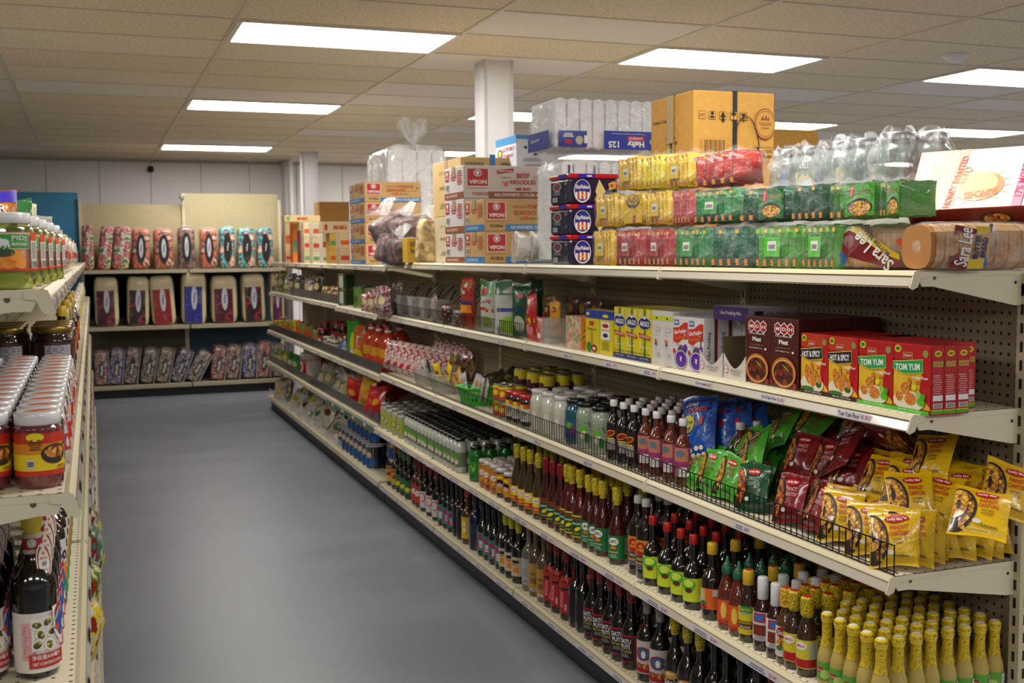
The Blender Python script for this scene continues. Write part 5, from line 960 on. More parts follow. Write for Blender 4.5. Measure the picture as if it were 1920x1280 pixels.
def ube(a, W, H):
    a.poly([(-W*.49, H*.78), (-W*.1, H*.8), (W*.25, H*.9), (W*.49, H*.9), (W*.49, H*.58), (W*.15, H*.58), (-W*.2, H*.48), (-W*.49, H*.52)], M('#c8321c', .4, .3)).rect(-W*.26, H*.89, W*.32, H*.1, M('#1f4a9a', .4)).text('noro', -W*.26, H*.89, W*.26, H*.06, WH, bold=.03).text('Ube Pudding', 0, H*.71, W*.84, H*.1, WH, rot=.12, bold=.03).text('with real ube from the Philippines', 0, H*.6, W*.7, H*.03, M('#e0b02a', .4), rot=.12).text('Mix', W*.32, H*.67, W*.14, H*.03, WH)
    a.lines(-W*.05, H*.46, W*.6, H*.03, 2, M('#9a8aa8', .5)).ell(W*.1, H*.36, W*.26, H*.1, M('#5a4458', .5)).ell(W*.36, H*.42, W*.12, H*.07, M('#5a2a8a', .4)).ell(W*.05, H*.19, W*.42, H*.185, M('#2a1a30', .4), 24).ell(W*.07, H*.19, W*.4, H*.175, WH, 24).ell(W*.08, H*.19, W*.365, H*.158, M('#5a1f9a', .4, .2), 24).ell(W*.08, H*.2, W*.04, H*.05, WH).ell(W*.08, H*.2, W*.1, H*.012, WH, rot=.6).ell(W*.08, H*.2, W*.1, H*.012, WH, rot=2.2).ell(-W*.38, H*.34, W*.08, H*.045, M('#b8141c', .4))
def ubes(a, D, H): a.rect(D*.38, H*.5, D*.2, H, M('#7a1c14', .4)).text('Ube Pudding', -D*.1, H*.5, H*.5, D*.3, M('#4a3a5a', .5), rot=1.57)
def whtf(a, W, H):
    a.rect(0, H*.87, W, H*.08, M('#c8d02a', .4)).poly([(-W*.12, H*.85), (W*.12, H*.85), (0, H*.9)], INK)
    for k in range(7): a.ell(-W*.3+W*.1*k, H*.66+H*.03*(1-abs(k-3)/3), W*.03, H*.07, M('#e0b8b8', .4), 10, rot=(3-k)*.3).ell(-W*.3+W*.1*k, H*.66+H*.03*(1-abs(k-3)/3), W*.016, H*.055, WH, 10, rot=(3-k)*.3)
    a.text('Lion Tea Pot', 0, H*.56, W*.5, H*.02, GREY).ell(-W*.05, H*.45, W*.11, H*.035, M('#e8542a', .5)).poly([(0+W*.12*(1 if k % 2 else .45)*math.sin(k*math.pi/5), H*.39+W*.12*(1 if k % 2 else .45)*math.cos(k*math.pi/5)) for k in range(10)], NAVY).rect(0, H*.25, W*.02, H*.14, M('#b88a8a', .4)).rect(0, H*.16, W*.03, H*.02, M('#b84a3a', .4)).lines(W*.26, H*.2, W*.2, H*.08, 4, GREY).lines(-W*.0, H*.05, W*.5, H*.02, 1, GREY)
def yelb(a, W, H):
    a.rect(0, H*.9, W, H*.2, M('#14399a', .4, .3)).ell(-W*.3, H*.9, W*.12, H*.04, M('#d8c82a', .4)).rect(0, H*.68, W*.34, H*.1, M('#c2342a', .4)).text('Tamarine', 0, H*.55, W*.7, H*.06, BRN).rect(-W*.0, H*.3, W*.12, H*.4, M('#c8862a', .4)).ell(-W*.2, H*.12, W*.2, H*.12, M('#2f7a1c', .4)).ell(W*.2, H*.1, W*.22, H*.09, M('#8a1a1c', .4)).rect(W*.2, H*.1, W*.2, H*.06, PAPER)
def yels(a, D, H): a.rect(0, H*.9, D, H*.2, M('#14399a', .4, .3)).ell(0, H*.88, D*.24, H*.04, M('#d8c82a', .4)).rect(0, H*.66, D*.7, H*.18, WH).ell(0, H*.66, D*.26, H*.05, M('#a8241c', .4)).rect(0, H*.44, D*.7, H*.2, WH).ell(0, H*.44, D*.2, H*.05, NAVY).lines(0, H*.2, D*.6, H*.2, 6, M('#8a8a2a', .5))
def pat(a, W, H): a.rect(0, H*.5, W*.98, H*.98, mottled(['#c8a08a', '#b8b07a', '#c87a7a', '#8a9a5a', '#d8c0a8'], 60, .5, .2, 'voronoi'))
def wspan(p0, p1, X=XF2): a, b = Yat(p0, X, Z2), Yat(p1, X, Z2); return min(a, b), abs(a-b)
def boxes(mk, p0, p1, n, deep, D, desc, group, X=XF2, sh=None, zoff=0, z=None):
    y, w = wspan(p0, p1, X); p = mk(w/n-.001)
    for j in range(deep):
        for i in range(n):
            lb = desc + (', %s from near end' % ORD[i] if n > 1 else '')+(', %s' % ROWN[j] if deep > 1 else '')
            put(p, (X+D/2+j*(D+.001)+zoff, y+w/n*(i+.5)+(sh[j] if sh else 0), z or Z2), AIS, lb, group if n*deep > 1 else None)
f_, s_ = tomf('t'); Htb = .162
boxes(lambda w_: fbox('flour_box', 'food box', w_, .036, Htb, RBX, f_, s_), 1607, 1742, 2, 5, .0365, 'red Tom Yum flour box with green band', 'Tom Yum flour boxes', sh=[0, 0, 0, .06, .06], zoff=.004)
f_, s_ = tomf('h')
boxes(lambda w_: fbox('flour_box', 'food box', w_, .036, Htb, RBX, f_, s_), 1499, 1606, 2, 5, .0365, 'orange Hot & Spicy flour box with black band', 'Hot and Spicy flour boxes', sh=[0]*5, zoff=.004)
boxes(lambda w_: fbox('masala_box', 'food box', w_, .044, .196, MDB, mdh, None), 1396, 1496, 2, 6, .045, 'tall maroon curry masala box with pot of meat', 'maroon curry masala boxes')
y_, w_ = wspan(1259, 1320)
boxes(lambda w_: fbox('pudding_box', 'food box', w_, .05, .172, M('#d6d2d6', .45, .2), ube, ubes), 1262, 1319, 2, 4, .051, 'white pudding box with cut purple yam', 'purple yam pudding boxes')
y0_ = Yat(1319, XF2, Z2); pub = fbox('pudding_box', 'food box', .112, .05, .172, M('#b9b6b4', .5, .1), lambda a, W, H: a.rect(0, H*.5, W, H, M('#aaa6a4', .5)).rect(W*.4, H*.5, W*.12, H, M('#7a1c14', .4)), ubes)
for i in range(5): put(pub, (XF2+.16+.0*i, y0_-.028-.052*i, Z2), 0, 'grey-sided pudding box turned sideways, %s from left' % ORD[i], 'sideways pudding boxes')
lay = fbox('pudding_box', 'food box', .2, .045, .12, M('#c0bcc0', .5, .1), lambda a, W, H: a.rect(0, H*.5, W, H, M('#c0bcc0', .5)), None)
o = E('pudding_box', 'purple-ended pudding box lying flat across the tops of the others', 'food box', (XF2+.03, Yat(1338, XF2+.03, Z2+.18)-.20, Z2+.1735)); B().box(0, .17, 0, .2, 0, .042, M('#bdb9be', .5, .1)).build('box_body', o, bevel=.0015)
b = B(); s = Art(b, sideL(-.0005, .1, .021)); s.rect(.0, 0, .2, .042, M('#3f1f6a', .4, .2)).text('Ube Pudding Mix', 0, 0, .12, .014, WH); Art(b, front(.085, -.0005, .021)).rect(-.05, 0, .03, .02, NAVY).text('Ube Pudding', .02, 0, .08, .016, M('#5a3a7a', .4)); b.build('printed_panel', o)
bpy.data.objects.remove(CH[lay.name][0]); [bpy.data.objects.remove(k) for k in CH[lay.name][1:]]; bpy.data.objects.remove(lay)
boxes(lambda w_: fbox('tea_box', 'food box', w_, .06, .185, M('#cfcdc8', .45, .2), whtf), 1222, 1261, 2, 5, .061, 'slim white box with yellow-green band and star', 'slim white boxes')
boxes(lambda w_: fbox('corn_starch_box', 'food box', w_, .05, .185, M('#d8c71c', .4, .3), argo), 1151, 1221, 3, 4, .052, 'yellow corn starch box with blue oval', 'corn starch boxes')
boxes(lambda w_: fbox('soup_mix_box', 'food box', w_, .06, .165, M('#d6c41c', .4, .3), yelb, yels), 1098, 1122, 1, 1, .06, 'yellow box with blue top beside the corn starch', 'x')
boxes(lambda w_: fbox('soup_mix_box', 'food box', w_, .06, .165, M('#d6c41c', .4, .3), yels, yels), 1124, 1148, 1, 1, .06, 'yellow box with blue top showing its illustrated side', 'x')
boxes(lambda w_: fbox('sweets_box', 'food box', w_, .07, .13, M('#c89a7a', .5, .2), pat, lambda a, D, H: a.rect(0, H*.5, D, H, ORG).ell(0, H*.4, D*.4, H*.3, FOOD)), 1061, 1090, 1, 2, .07, 'pink and green patterned box beside clear cup', 'patterned sweets boxes')
# display trays with sachets
for i, (p0, p1) in enumerate(((1309, 1352), (1354, 1395))):
    y, w = wspan(p0, p1, XF2-.01); o = E('display_tray', 'cut-front cardboard tray holding %s sachet' % ('a green', 'a blue')[i], 'display box', (XF2-.005, y+w/2, Z2), AIS, 'cut-front display trays')
    CI = M('#5f4e33', .7)
    b = B(); n = 12; pts = [(-w/2, 0), (w/2, 0), (w/2, .075)]+[(w/2-w*k/n, .032+.043*abs(2*k/n-1)**1.6) for k in range(n+1)]+[(-w/2, .075)]
    b.prism(pts, -.0, .002, M('#c9c2ba', .5)); b.build('front_panel', o)
    B().box(-w/2, -w/2+.002, .002, .15, 0, .125, CI).box(w/2-.002, w/2, .002, .15, 0, .125, CI).box(-w/2, w/2, .148, .15, 0, .125, CI).box(-w/2, w/2, .002, .15, 0, .002, CI).build('tray_body', o)
    b = B(); a = Art(b, front(0, -.0005, 0)); a.ell(-w*.36, .028, .011, .013, RED).ell(-w*.36, .028, .009, .011, PAPER).text('NORO', -w*.36, .028, .014, .005, RED).text('INDIVIDUAL PACKETS', w*.08, .026, w*.5, .009, GREY).lines(w*.08, .016, w*.4, .006, 2, GREY)
    if i: Art(b, front(0, .1475, 0)).ell(-w*.1, .09, .03, .018, M('#2a2018', .5)).ell(-w*.1, .09, .026, .014, CI).text('Ginisa', -w*.1, .09, .04, .01, M('#2a2018', .5))
    b.build('printed_panel', o)
    q, mp = pillow(.055, .12, .018, wrinkly('#2f8a3a' if not i else '#1f3a5a', .25, .3), seed=i+20); a = Art(q, lambda u, v, n_: mp(u, v, n_+.001), .05); (a.ell(0, .08, .016, .01, WH).ell(0, .045, .02, .018, FOOD).ell(.01, .02, .01, .008, ORG)) if not i else a.ell(.005, .095, .01, .008, M('#c8889a', .4)).text('Adobo', 0, .07, .03, .01, WH).text('Sinigang', 0, .055, .034, .01, WH).ell(0, .03, .018, .012, M('#b89a7a', .4))
    o2 = q.build('sauce_sachet', None, (XF2+.05, y+w*.42, Z2+.004), (-.2, .38, AIS)); tag(o2, '%s sauce sachet leaning in the cut-front tray' % ('green', 'dark blue')[i], 'sachet')
# clear tubs, pouches and cups at the far end of the second shelf
TUBM = film(.5, 4, '#c9c6c2', .1)
def tubcup(name, W, D, H, taper=.84, rim=True, mat=None):
    o = E(name, None, 'tub'); b = B(); m = mat or TUBM
    def ring(s, z, r=.012):
        w, d = W/2*s, D/2*s; return [(x, y, z) for x, y in [(-w+r, -d), (w-r, -d), (w, -d+r), (w, d-r), (w-r, d), (-w+r, d), (-w, d-r), (-w, -d+r)]]
    R0, R1, R2 = ring(taper, 0), ring(1, H), ring(1.05, H+.001); vs = R0+R1
    fs = [tuple(range(7, -1, -1))]+[(i, (i+1) % 8, 8+(i+1) % 8, 8+i) for i in range(8)]
    b.add(vs, fs, m).build('tub_wall', o)
    b = B(); b.tube([*ring(1.02, H)]+[ring(1.02, H)[0]], .0028, m if not mat else mat, 5); b.build('rim', o); return o
tc = tubcup('clear_tub', .10, .13, .105)
put(tc, (XF2+.05, Yat(1040, XF2+.05, Z2), Z2), AIS, 'clear plastic tub with a yellow-topped sachet, second shelf')
for (nm, lb, px, X, z, W, H, T, c, art, ro) in [
    ('seasoning_sachet', 'yellow sachet with red emblem standing in the clear tub', 1041, 1.86, Z2+.03, .075, .145, .012, '#d89a1c', lambda a: a.rect(0, .12, .06, .03, M('#e0b020', .4)).ell(0, .11, .018, .012, RED).text('Mama', 0, .11, .022, .008, WH).ell(0, .05, .026, .03, FOOD), 0),
    ('snack_pouch', 'gold and red pouch with white label behind the clear tub', 1030, 1.93, Z2, .1, .19, .03, '#6a4a12', lambda a: a.poly([(-.02, .1), (.02, .11), (.02, .15), (-.02, .14)], M('#8a1a1c', .4)).rect(0, .13, .03, .02, M('#c8b88a', .4)), 0),
    ('snack_pouch', 'red and white upright pouch at the near end of the fence', 998, 1.81, Z2, .075, .205, .035, '#b81c22', lambda a: a.ell(-.005, .17, .014, .012, WH).text('Tong', 0, .14, .04, .016, WH, rot=1.4).rect(0, .09, .07, .022, M('#c8c02a', .4)).ell(0, .05, .026, .026, M('#c87a7a', .4)).rect(0, .065, .05, .008, RED), 0),
    ('snack_pouch', 'small red and yellow packet at the foot of the tub', 1014, 1.80, Z2, .05, .11, .02, '#c83a3a', lambda a: a.rect(0, .05, .04, .02, YEL).ell(0, .03, .015, .012, WH), 0),
    ('soup_pouch', 'orange and red sweet pouch standing behind the fence', 879, 1.82, Z2, .125, .265, .05, '#a8241c', lambda a: a.rect(0, .23, .1, .045, M('#c8641c', .35, .3)).ell(.01, .225, .014, .014, WH).text('Tos', -.02, .19, .05, .028, WH, bold=.03).rect(0, .13, .11, .02, NAVY).rect(0, .1, .11, .04, M('#d8861c', .4)).ell(-.02, .05, .03, .03, M('#8a1414', .4)).ell(.03, .05, .025, .03, M('#a82a14', .4)), 0),
    ('soup_pouch', 'green and white pouch right of the orange one', 918, 1.82, Z2, .13, .255, .05, '#c3c6bb', lambda a: a.rect(0, .215, .12, .075, M('#2f8a34', .35, .3)).ell(-.01, .2, .028, .018, RED).text('Super', 0, .15, .08, .022, M('#b86a7a', .4), rot=.1).text('Q', .03, .15, .02, .02, RED).rect(-.02, .115, .05, .014, RED).rect(.03, .105, .05, .014, M('#b8241c', .4)).ell(0, .05, .04, .03, M('#8aa04a', .4)), .1),
    ('soup_pouch', 'pouch with green edge and blue stripe', 951, 1.82, Z2, .12, .255, .05, '#bfc4ba', lambda a: a.rect(0, .22, .11, .06, M('#1f6a34', .35, .3)).rect(0, .12, .09, .018, M('#1f3a8a', .4)).ell(.01, .05, .035, .04, M('#9ac83a', .4)), .7),
    ('soup_pouch', 'dark green pouch with blue stripe, fourth from the orange one', 979, 1.84, Z2, .12, .255, .05, '#14502c', lambda a: a.ell(.01, .19, .02, .014, RED).rect(0, .13, .07, .02, M('#1f2f6a', .4)).ell(0, .06, .035, .04, M('#b8bca8', .4)), .2),
    ('soup_pouch', 'deep green pouch in shadow at the back', 1003, 1.95, Z2, .13, .27, .05, '#0f4a26', lambda a: a.ell(0, .2, .022, .014, RED), 0)]:
    p = pouch(nm, 'pouch', W, H, T, wrinkly(c, .3, .3), art, len(lb)); put(p, (X, Yat(px, X, z), z), (0, 0, AIS+.25+ro), lb)
for i in range(3):
    p = pouch('snack_pouch', 'pouch', .11, .2, .03, wrinkly('#3f1a12', .3, .3), lambda a: a.ell(0, .14, .03, .02, M('#7a5a1c', .4)), 31+i); put(p, (1.99, Yat(1075+i*22, 1.99, Z2), Z2), (0, 0, AIS), 'dark pouch against the pegboard behind the boxes, %s from left' % ORD[i], 'dark pouches at the back of the second shelf')
rc = tubcup('clear_tub', .065, .11, .125, .85)
for i, px in enumerate((760, 782, 804, 827)):
    Yc = Yat(px, 1.84, Z2); put(rc, (1.84, Yc, Z2), AIS, 'frosted plastic tub behind the far fence, %s from left' % ORD[i], 'frosted tubs')
    for k in range(5):
        o = tag(B().tube([(0, 0, 0), (.10, -.02+.01*k, .17)], .004, M('#2a1a12', .5, .3), 5).build('incense_stick', None, (1.83+.0*k, Yc+.02-.012*k, Z2+.01)), 'dark thin stick leaning from a frosted tub, far end of second shelf', 'stick', 'dark sticks in frosted tubs')
for (px, W, H, c, lb) in [(742, .07, .2, '#6a5a52', 'brown speckled packet at the far end of the second shelf'), (751, .06, .21, '#7a6a60', 'pale speckled packet beside the brown one'), (817, .05, .15, '#a87a6a', 'flowered packet behind the fence'), (838, .09, .11, '#4a1220', 'dark maroon packet behind the fence'), (860, .08, .09, '#8a7a6a', 'beige packet behind the fence near the orange pouch')]:
    p = pouch('tea_packet', 'packet', W, H, .035, mottled([c, '#2a1a14', c, '#b8a898'], 60, .35, .3), lambda a: a.rect(0, .04, .02, .03, M('#8a2a2a', .4)), 5); put(p, (1.81, Yat(px, 1.81, Z2), Z2), (0, 0, AIS+.3), lb)
for k in range(22):
    Y_ = Yat(775+6*k, 1.95, Z2+.1)
    tag(B().tube([(0, 0, 0), (.07, -.11, .10)], .0035, M(['#1c1412', '#2a1c16', '#4a3a2a'][k % 3], .4, .4), 5).build('chocolate_stick', None, (1.90+.006*(k % 5), Y_, Z2+.10+.004*(k % 3))), 'dark stick slanting behind the frosted tubs', 'stick', 'dark sticks behind the frosted tubs')
# ------------------------------------------------------------------ far end of the third shelf
wf = pouch('cracker_packet', 'packet', .13, .2, .022, mottled(['#d8cfcc', '#d8cfcc', '#b8202a', '#cfc4c0', '#d8b8b8'], 22, .25, .5), lambda a: a.rect(.055, .1, .004, .17, M('#a8141c', .4)).ell(-.02, .05, .02, .014, M('#b8202a', .4)), 3)
for i in range(9):
    Yc = Yat(733+9.5*i, 1.80, Z3); put(wf, (1.80+.01*i, Yc, Z3+.006), (0, .22, AIS+.9+.02*i), 'red and white cracker packet filed in a leaning row, %s from left' % ORD[i], 'red and white cracker packets')
for i in range(4): put(wf, (1.93, Yat(800+14*i, 1.93, Z3+.08), Z3+.05), (-.3, .6, AIS+.3), 'red and white cracker packet leaning at the back, %s from left' % ORD[i], 'red and white cracker packets at the back')
t2 = tubcup('clear_tub', .13, .15, .10, .84)
for i, px in enumerate((803, 836)): put(t2, (1.80, Yat(px, 1.80, Z3), Z3+.001), AIS, 'clear tub %s, third shelf' % ('with dark and white sachets', 'with yellow sachets')[i], 'clear tubs on the third shelf')
def sach(c, art, sd): return pouch('spice_sachet', 'sachet', .075, .105, .012, wrinkly(c, .25, .3), art, sd)
for (c, px, X, z, ro, lb) in [('#c8c8c4', 797, 1.79, .05, (.1, -.2, AIS), 'white sachet with red spot in the clear tub'), ('#20242c', 806, 1.80, .055, (.2, .3, AIS), 'dark blue sachet in the clear tub'), ('#d8bc1c', 824, 1.78, .055, (.1, -.2, AIS+.2), 'small yellow sachet at the left of the tub'), ('#e0c01c', 838, 1.79, .065, (-.1, .3, AIS), 'large bright yellow sachet leaning in the tub'),
    ('#c89a2a', 851, 1.80, .06, (-.2, .7, AIS), 'yellow and brown sachet tipped right in the tub'), ('#8a7a1c', 845, 1.88, .1, (0, .4, AIS), 'olive sachet behind the yellow ones'), ('#9a8a2a', 862, 1.92, .1, (0, -.5, AIS), 'dull yellow sachet lying at the back'), ('#6a5a1c', 880, 1.95, .09, (0, .9, AIS), 'brown-yellow sachet lying at the back')]:
    put(sach(c, lambda a: a.rect(0, .05, .04, .02, M('#8a3a1c' if c != '#20242c' else '#8a8a9a', .4)), len(lb)), (X, Yat(px, X, Z3+z), Z3+z), ro, lb)
# green basket
bs = E('plastic_basket', 'bright green slotted plastic basket holding silver sachets', 'basket', (1.80, Yat(893, 1.80, Z3), Z3+.001), AIS); GB = M('#2fc41f', .35, .4)
Wb, Db, Hb = .19, .14, .085; b = B()
def bring(s, z): w, d = Wb/2*s, Db/2*s; return [(-w, -d, z), (w, -d, z), (w, d, z), (-w, d, z)]
for (s0, z0, s1, z1) in ((.84, 0, .86, .02), (.95, .07, .98, Hb)):
    r0, r1 = bring(s0, z0), bring(s1, z1); b.add(r0+r1, [(i, (i+1) % 4, 4+(i+1) % 4, 4+i) for i in range(4)], GB)
b.add(bring(.84, 0), [(3, 2, 1, 0)], GB)
for sd in range(4):
    lo, hi = bring(.86, .02), bring(.95, .07)
    for k in range(9 if sd % 2 == 0 else 7):
        t0, t1 = (k+.1)/(9 if sd % 2 == 0 else 7), (k+.62)/(9 if sd % 2 == 0 else 7); L = lambda p, q, t: tuple(p[i]+(q[i]-p[i])*t for i in range(3))
        b.add([L(lo[sd], lo[(sd+1) % 4], t0), L(lo[sd], lo[(sd+1) % 4], t1), L(hi[sd], hi[(sd+1) % 4], t1), L(hi[sd], hi[(sd+1) % 4], t0)], [(0, 1, 2, 3)], GB)
b.build('basket_wall', bs); rr = bring(1.03, Hb); b = B(); b.tube(rr+[rr[0]], .006, GB, 6); b.build('rim', bs)
SIL = mottled(['#b9b4b8', '#c4c0c2', '#a89aa4', '#cfcaca'], 40, .25, .4)
for i, (px, X, ro) in enumerate([(872, 1.77, (-.1, -.35, AIS+.3)), (885, 1.79, (-.2, .35, AIS+.2)), (897, 1.79, (-.1, .3, AIS)), (908, 1.81, (-.1, .55, AIS-.2))]):
    p = pouch('spice_sachet', 'sachet', .07, .125, .012, SIL, lambda a: a.ell(0, .08, .014, .012, M('#c8861c', .4)).ell(0, .04, .014, .012, M('#c8861c', .4)).lines(.02, .06, .008, .08, 5, GREY), 50+i); put(p, (X, Yat(px, X, Z3+.06), Z3+.03), ro, 'silver sachet with orange circles in the green basket, %s from left' % ORD[i], 'silver sachets')
for i in range(7):
    p = pouch('dried_food_packet', 'packet', .15, .19, .03, wrinkly(['#1c1814', '#2a2418', '#34301c'][i % 3], .3, .4), lambda a: a.rect(0, .1, .05, .03, M('#6a6a1c', .4)), 60+i); put(p, (1.88+.02*i, Yat(880+12*i, 1.9, Z3), Z3+.02+.008*i), (-1.1+.05*i, .2, AIS+J(.4)), 'dark dried food packet heaped behind the green basket, %s' % ('lowest' if i == 0 else ORD[i]+' up'), 'dark dried food packets')
# ------------------------------------------------------------------ bread, jars in bags, cereal box (near end of the top shelf)
BREAD = mottled(['#b98a55', '#c49a66', '#a8763f', '#c9a070'], 18, .7, .05, hard=False); CRUST = M('#a8733a', .7)
def loaf(name, label, loc, L, W, H, rz, pr, fm=None, tail=0, seed=0, tilt=0):
    o = E(name, label, 'bread', loc, rz); o.rotation_euler = (0, tilt, rz); n = int(L/.0125)
    b = B(); nu = 20
    for i in range(n):      # slices
        x0 = -L/2+L*i/n; x1 = x0+L/n*.92; sc = 1-.08*abs(2*i/n-1)**3+.012*math.sin(i*2.3); pts = []
        for k in range(nu):
            a_ = 2*math.pi*k/nu; cx, cz = math.cos(a_), math.sin(a_); r = (abs(cx)**3.2+abs(cz)**3.2)**(-1/3.2)
            pts.append((W/2*cx*r*sc*(1+.06*max(0, cz)), H/2+H/2*cz*r*sc*.98))
        b.prism(pts, x0, x1, BREAD if i not in (0, n-1) else CRUST, 'x')
    b.build('bread_loaf', o)
    def fn(u, v, g=1.03):
        x = -L/2*1.02+L*1.04*u; a_ = 2*math.pi*v; cx, cz = math.cos(a_), math.sin(a_); r = (abs(cx)**3.2+abs(cz)**3.2)**(-1/3.2); e = max(0, min(1, min(u, 1-u)*14))**.4
        q = g*(e if e > .02 else .02)+.012*math.sin(9*u*5+seed)*math.sin(3*a_); return (x, W/2*cx*r*q, H/2+H/2*cz*r*q+.001)
    b = B(); b.surf(fn, 36, 28, fm or film(.14, 14)); b.build('film_bag', o)
    if tail:
        b = B(); b.surf(lambda u, v: (L/2*1.0+tail*v, (.012+.07*v**1.3)*math.cos(6.283*u)*(1+.35*math.sin(15*u+seed)), H*.4-.03*v+(.012+.06*v**1.3)*math.sin(6.283*u)*(1+.3*math.sin(11*u))), 28, 8, film(.3, 20)); b.build('film_tail', o)
        B().box(L/2+.004, L/2+.010, -.012, .012, H*.3, H*.5, M('#9aa8c8', .4)).build('bag_clip', o)
    if pr:
        b = B(); a = Art(b, lambda u, v, n: (lambda P: (P[0], P[1]-n*1.5, P[2]))(fn(min(.99, max(.01, u/L+.5)), .5+.25+(H*.5-v)/H*-.26, 1.045) if False else (u, -W/2*1.05*(1-.25*max(0, abs(2*v/H-1)-.35)**1.2), v)), .05); pr(a, L, H); b.build('printed_wrapper', o)
    return o
SLR = M('#6f1016', .3, .5); SLY = M('#d8b824', .3, .4)
def sara(a, L, H):
    n = 10
    def band(pts, m):
        for i in range(len(pts)-1): (u0, b0, t0), (u1, b1, t1) = pts[i], pts[i+1]; a.poly([(u0, b0), (u1, b1), (u1, t1), (u0, t0)], m); a.n -= 1
        a.n += 1
    band([(-L*.46, H*.5, H*.72), (-L*.36, H*.3, H*.9), (-L*.2, H*.18, H*.72), (-L*.04, H*.08, H*.46), (L*.06, H*.06, H*.3), (L*.12, H*.05, H*.18)], SLR)
    band([(-L*.34, H*.9, H*.99), (-L*.24, H*.72, H*.94), (-L*.1, H*.46, H*.68), (L*.02, H*.3, H*.46), (L*.1, H*.22, H*.34)], SLY)
    a.text('Sara Lee', -L*.14, H*.42, L*.42, H*.3, WH, rot=-.72+math.pi, bold=.02).text('BUTTER BREAD', -L*.12, H*.66, L*.36, H*.09, NAVY, rot=-.78+math.pi, bold=.02).rect(L*.22, H*.5, L*.09, H*.7, M('#c8a84a', .35, .3)).text('BREAD', L*.22, H*.5, H*.4, L*.05, BRN, rot=1.5).ell(L*.1, H*.62, L*.025, H*.08, M('#e8481c', .5), rot=.3).ell(-L*.42, H*.25, L*.05, H*.14, M('#1f5a9a', .4)).rect(L*.33, H*.15, L*.12, H*.1, M('#c8a84a', .4))
def sara2(a, L, H):
    a.poly([(-L*.36, H*.08), (-L*.2, H*.02), (-L*.12, H*.85), (-L*.3, H*.95)], SLR).text('Sara Lee', -L*.24, H*.5, H*.8, L*.12, WH, rot=1.4, bold=.02).poly([(-L*.2, H*.04), (-L*.06, H*.04), (0, H*.9), (-L*.12, H*.92)], SLY).text('BUTTER', -L*.13, H*.5, H*.5, L*.045, NAVY, rot=1.4, bold=.03).text('BREAD', -L*.07, H*.48, H*.42, L*.045, NAVY, rot=1.4, bold=.03).poly([(-L*.06, H*.04), (-L*.035, H*.04), (L*.02, H*.96), (-L*.01, H*.97)], M('#2f6aa8', .4)).text('52g', L*.03, H*.5, H*.2, L*.03, GREY, rot=1.5)
zB = zt
Yl = 2.33; xl0 = 1.80; 
ya, yb = Yat(1580, 1.80, zB), Yat(1735, 1.80, zB)
loaf('bread_loaf', 'sliced bread loaf in clear bag with upside-down maroon and yellow lettering', (1.905, 2.27, zB), .29, .11, .112, -1.08, sara, seed=1)
loaf('bread_loaf', 'second sliced butter bread loaf with upright lettering, nearest the shelf end', (1.955, 2.062, zB), .33, .11, .112, -.04, sara2, tail=.16, seed=3, tilt=0)
# mason jars in bags
GLS = M('#8fa39a', .08, 1, 0, .8)
def mason():
    o = E('glass_jar', None, 'jar'); B().lathe(prof(.056, .16, .042, .11, .135, 5, .15), film(.5, 3, '#7f958c', .0), 22).build('glass', o); B().lathe([(.046, .14), (.047, .158), (.044, .162), (0, .162)], M('#b5b6b8', .3, .2, .8), 22).build('lid', o)
    b = B(); a = Art(b, cylm(.0565), .056); a.rect(0, .06, .06, .05, mottled(['#8a9a8a', '#c8b88a', '#b8c0c8'], 30, .3, .3)).text('BALL', -.0, .1, .03, .012, WH).rect(.04, .06, .015, .07, M('#7a8aa8', .4)); b.build('label', o)
    b = B(); b.surf(lambda u, v: ((.062+.010*math.sin(5*u*6.28)*v+.01*math.sin(9*u*6.28+2))*math.cos(6.283*u)*(1+.12*math.sin(3.1*v)-.55*max(0, v-.6)/.4*(.7+.3*math.sin(11*u))), (.064+.014*math.sin(4*u*6.28+1)*v)*math.sin(6.283*u)*(1+.12*math.sin(3.1*v)-.5*max(0, v-.6)/.4),   .001+.168*v+.012*v*math.sin(3*6.28*u+1)), 36, 14, FILM3); b.build('plastic_bag', o); return o
MJ = mason(); zj = zt+.20
cb_ = E('plain_carton', 'white carton under the bagged glass jars, mostly hidden', 'carton', (1.96, 2.28, zt)); B().box(0, .42, 0, .95, 0, .199, M('#cfcac0', .6)).build('cardboard_body', cb_, bevel=.003); b = B(); Art(b, topf(.21, .47, .1995)).rect(0, 0, .05, .9, TAPE); b.build('tape', cb_)
for i, (px, X) in enumerate([(1478, 2.03), (1520, 2.04), (1577, 2.03), (1620, 2.05), (1683, 2.03), (1745, 2.12)]):
    put(MJ, (X, max(2.36, Yat(px, X, zj+.07)), zj), AIS+.6*i, 'glass jar with silver lid inside cloudy plastic, %s from left' % ORD[i], 'bagged glass jars')
# cereal box
W_, H_, D_ = .275, .205, .075
ob = E('cereal_box', 'large orange and white honey oats cereal box tilted on the bread', 'cereal box'); B().box(-W_/2, W_/2, 0, D_, -H_/2, H_/2, M('#c8501c', .35, .4)).build('box_body', ob, bevel=.002)
b = B(); a = Art(b, front(0, -.0005, 0))
CW = M('#e9e4dc', .3, .5); CO = M('#d8701c', .35, .4)
a.rect(0, 0, W_*.99, H_*.98, CW).poly([(-W_*.5, -H_*.5), (-W_*.22, -H_*.5), (-W_*.16, H_*.5), (-W_*.5, H_*.5)], CO).poly([(-W_*.2, -H_*.5), (-W_*.1, -H_*.5), (-W_*.05, H_*.5), (-W_*.15, H_*.5)], M('#e0a08a', .4)).ell(-W_*.37, H_*.1, W_*.1, H_*.34, M('#e8d8c0', .4), rot=-.2).ell(-W_*.36, H_*.1, W_*.085, H_*.28, mottled(['#c8862a', '#e0b05a', '#b8701c', '#e8c88a'], 60, .4, .4, 'voronoi'), rot=-.2)
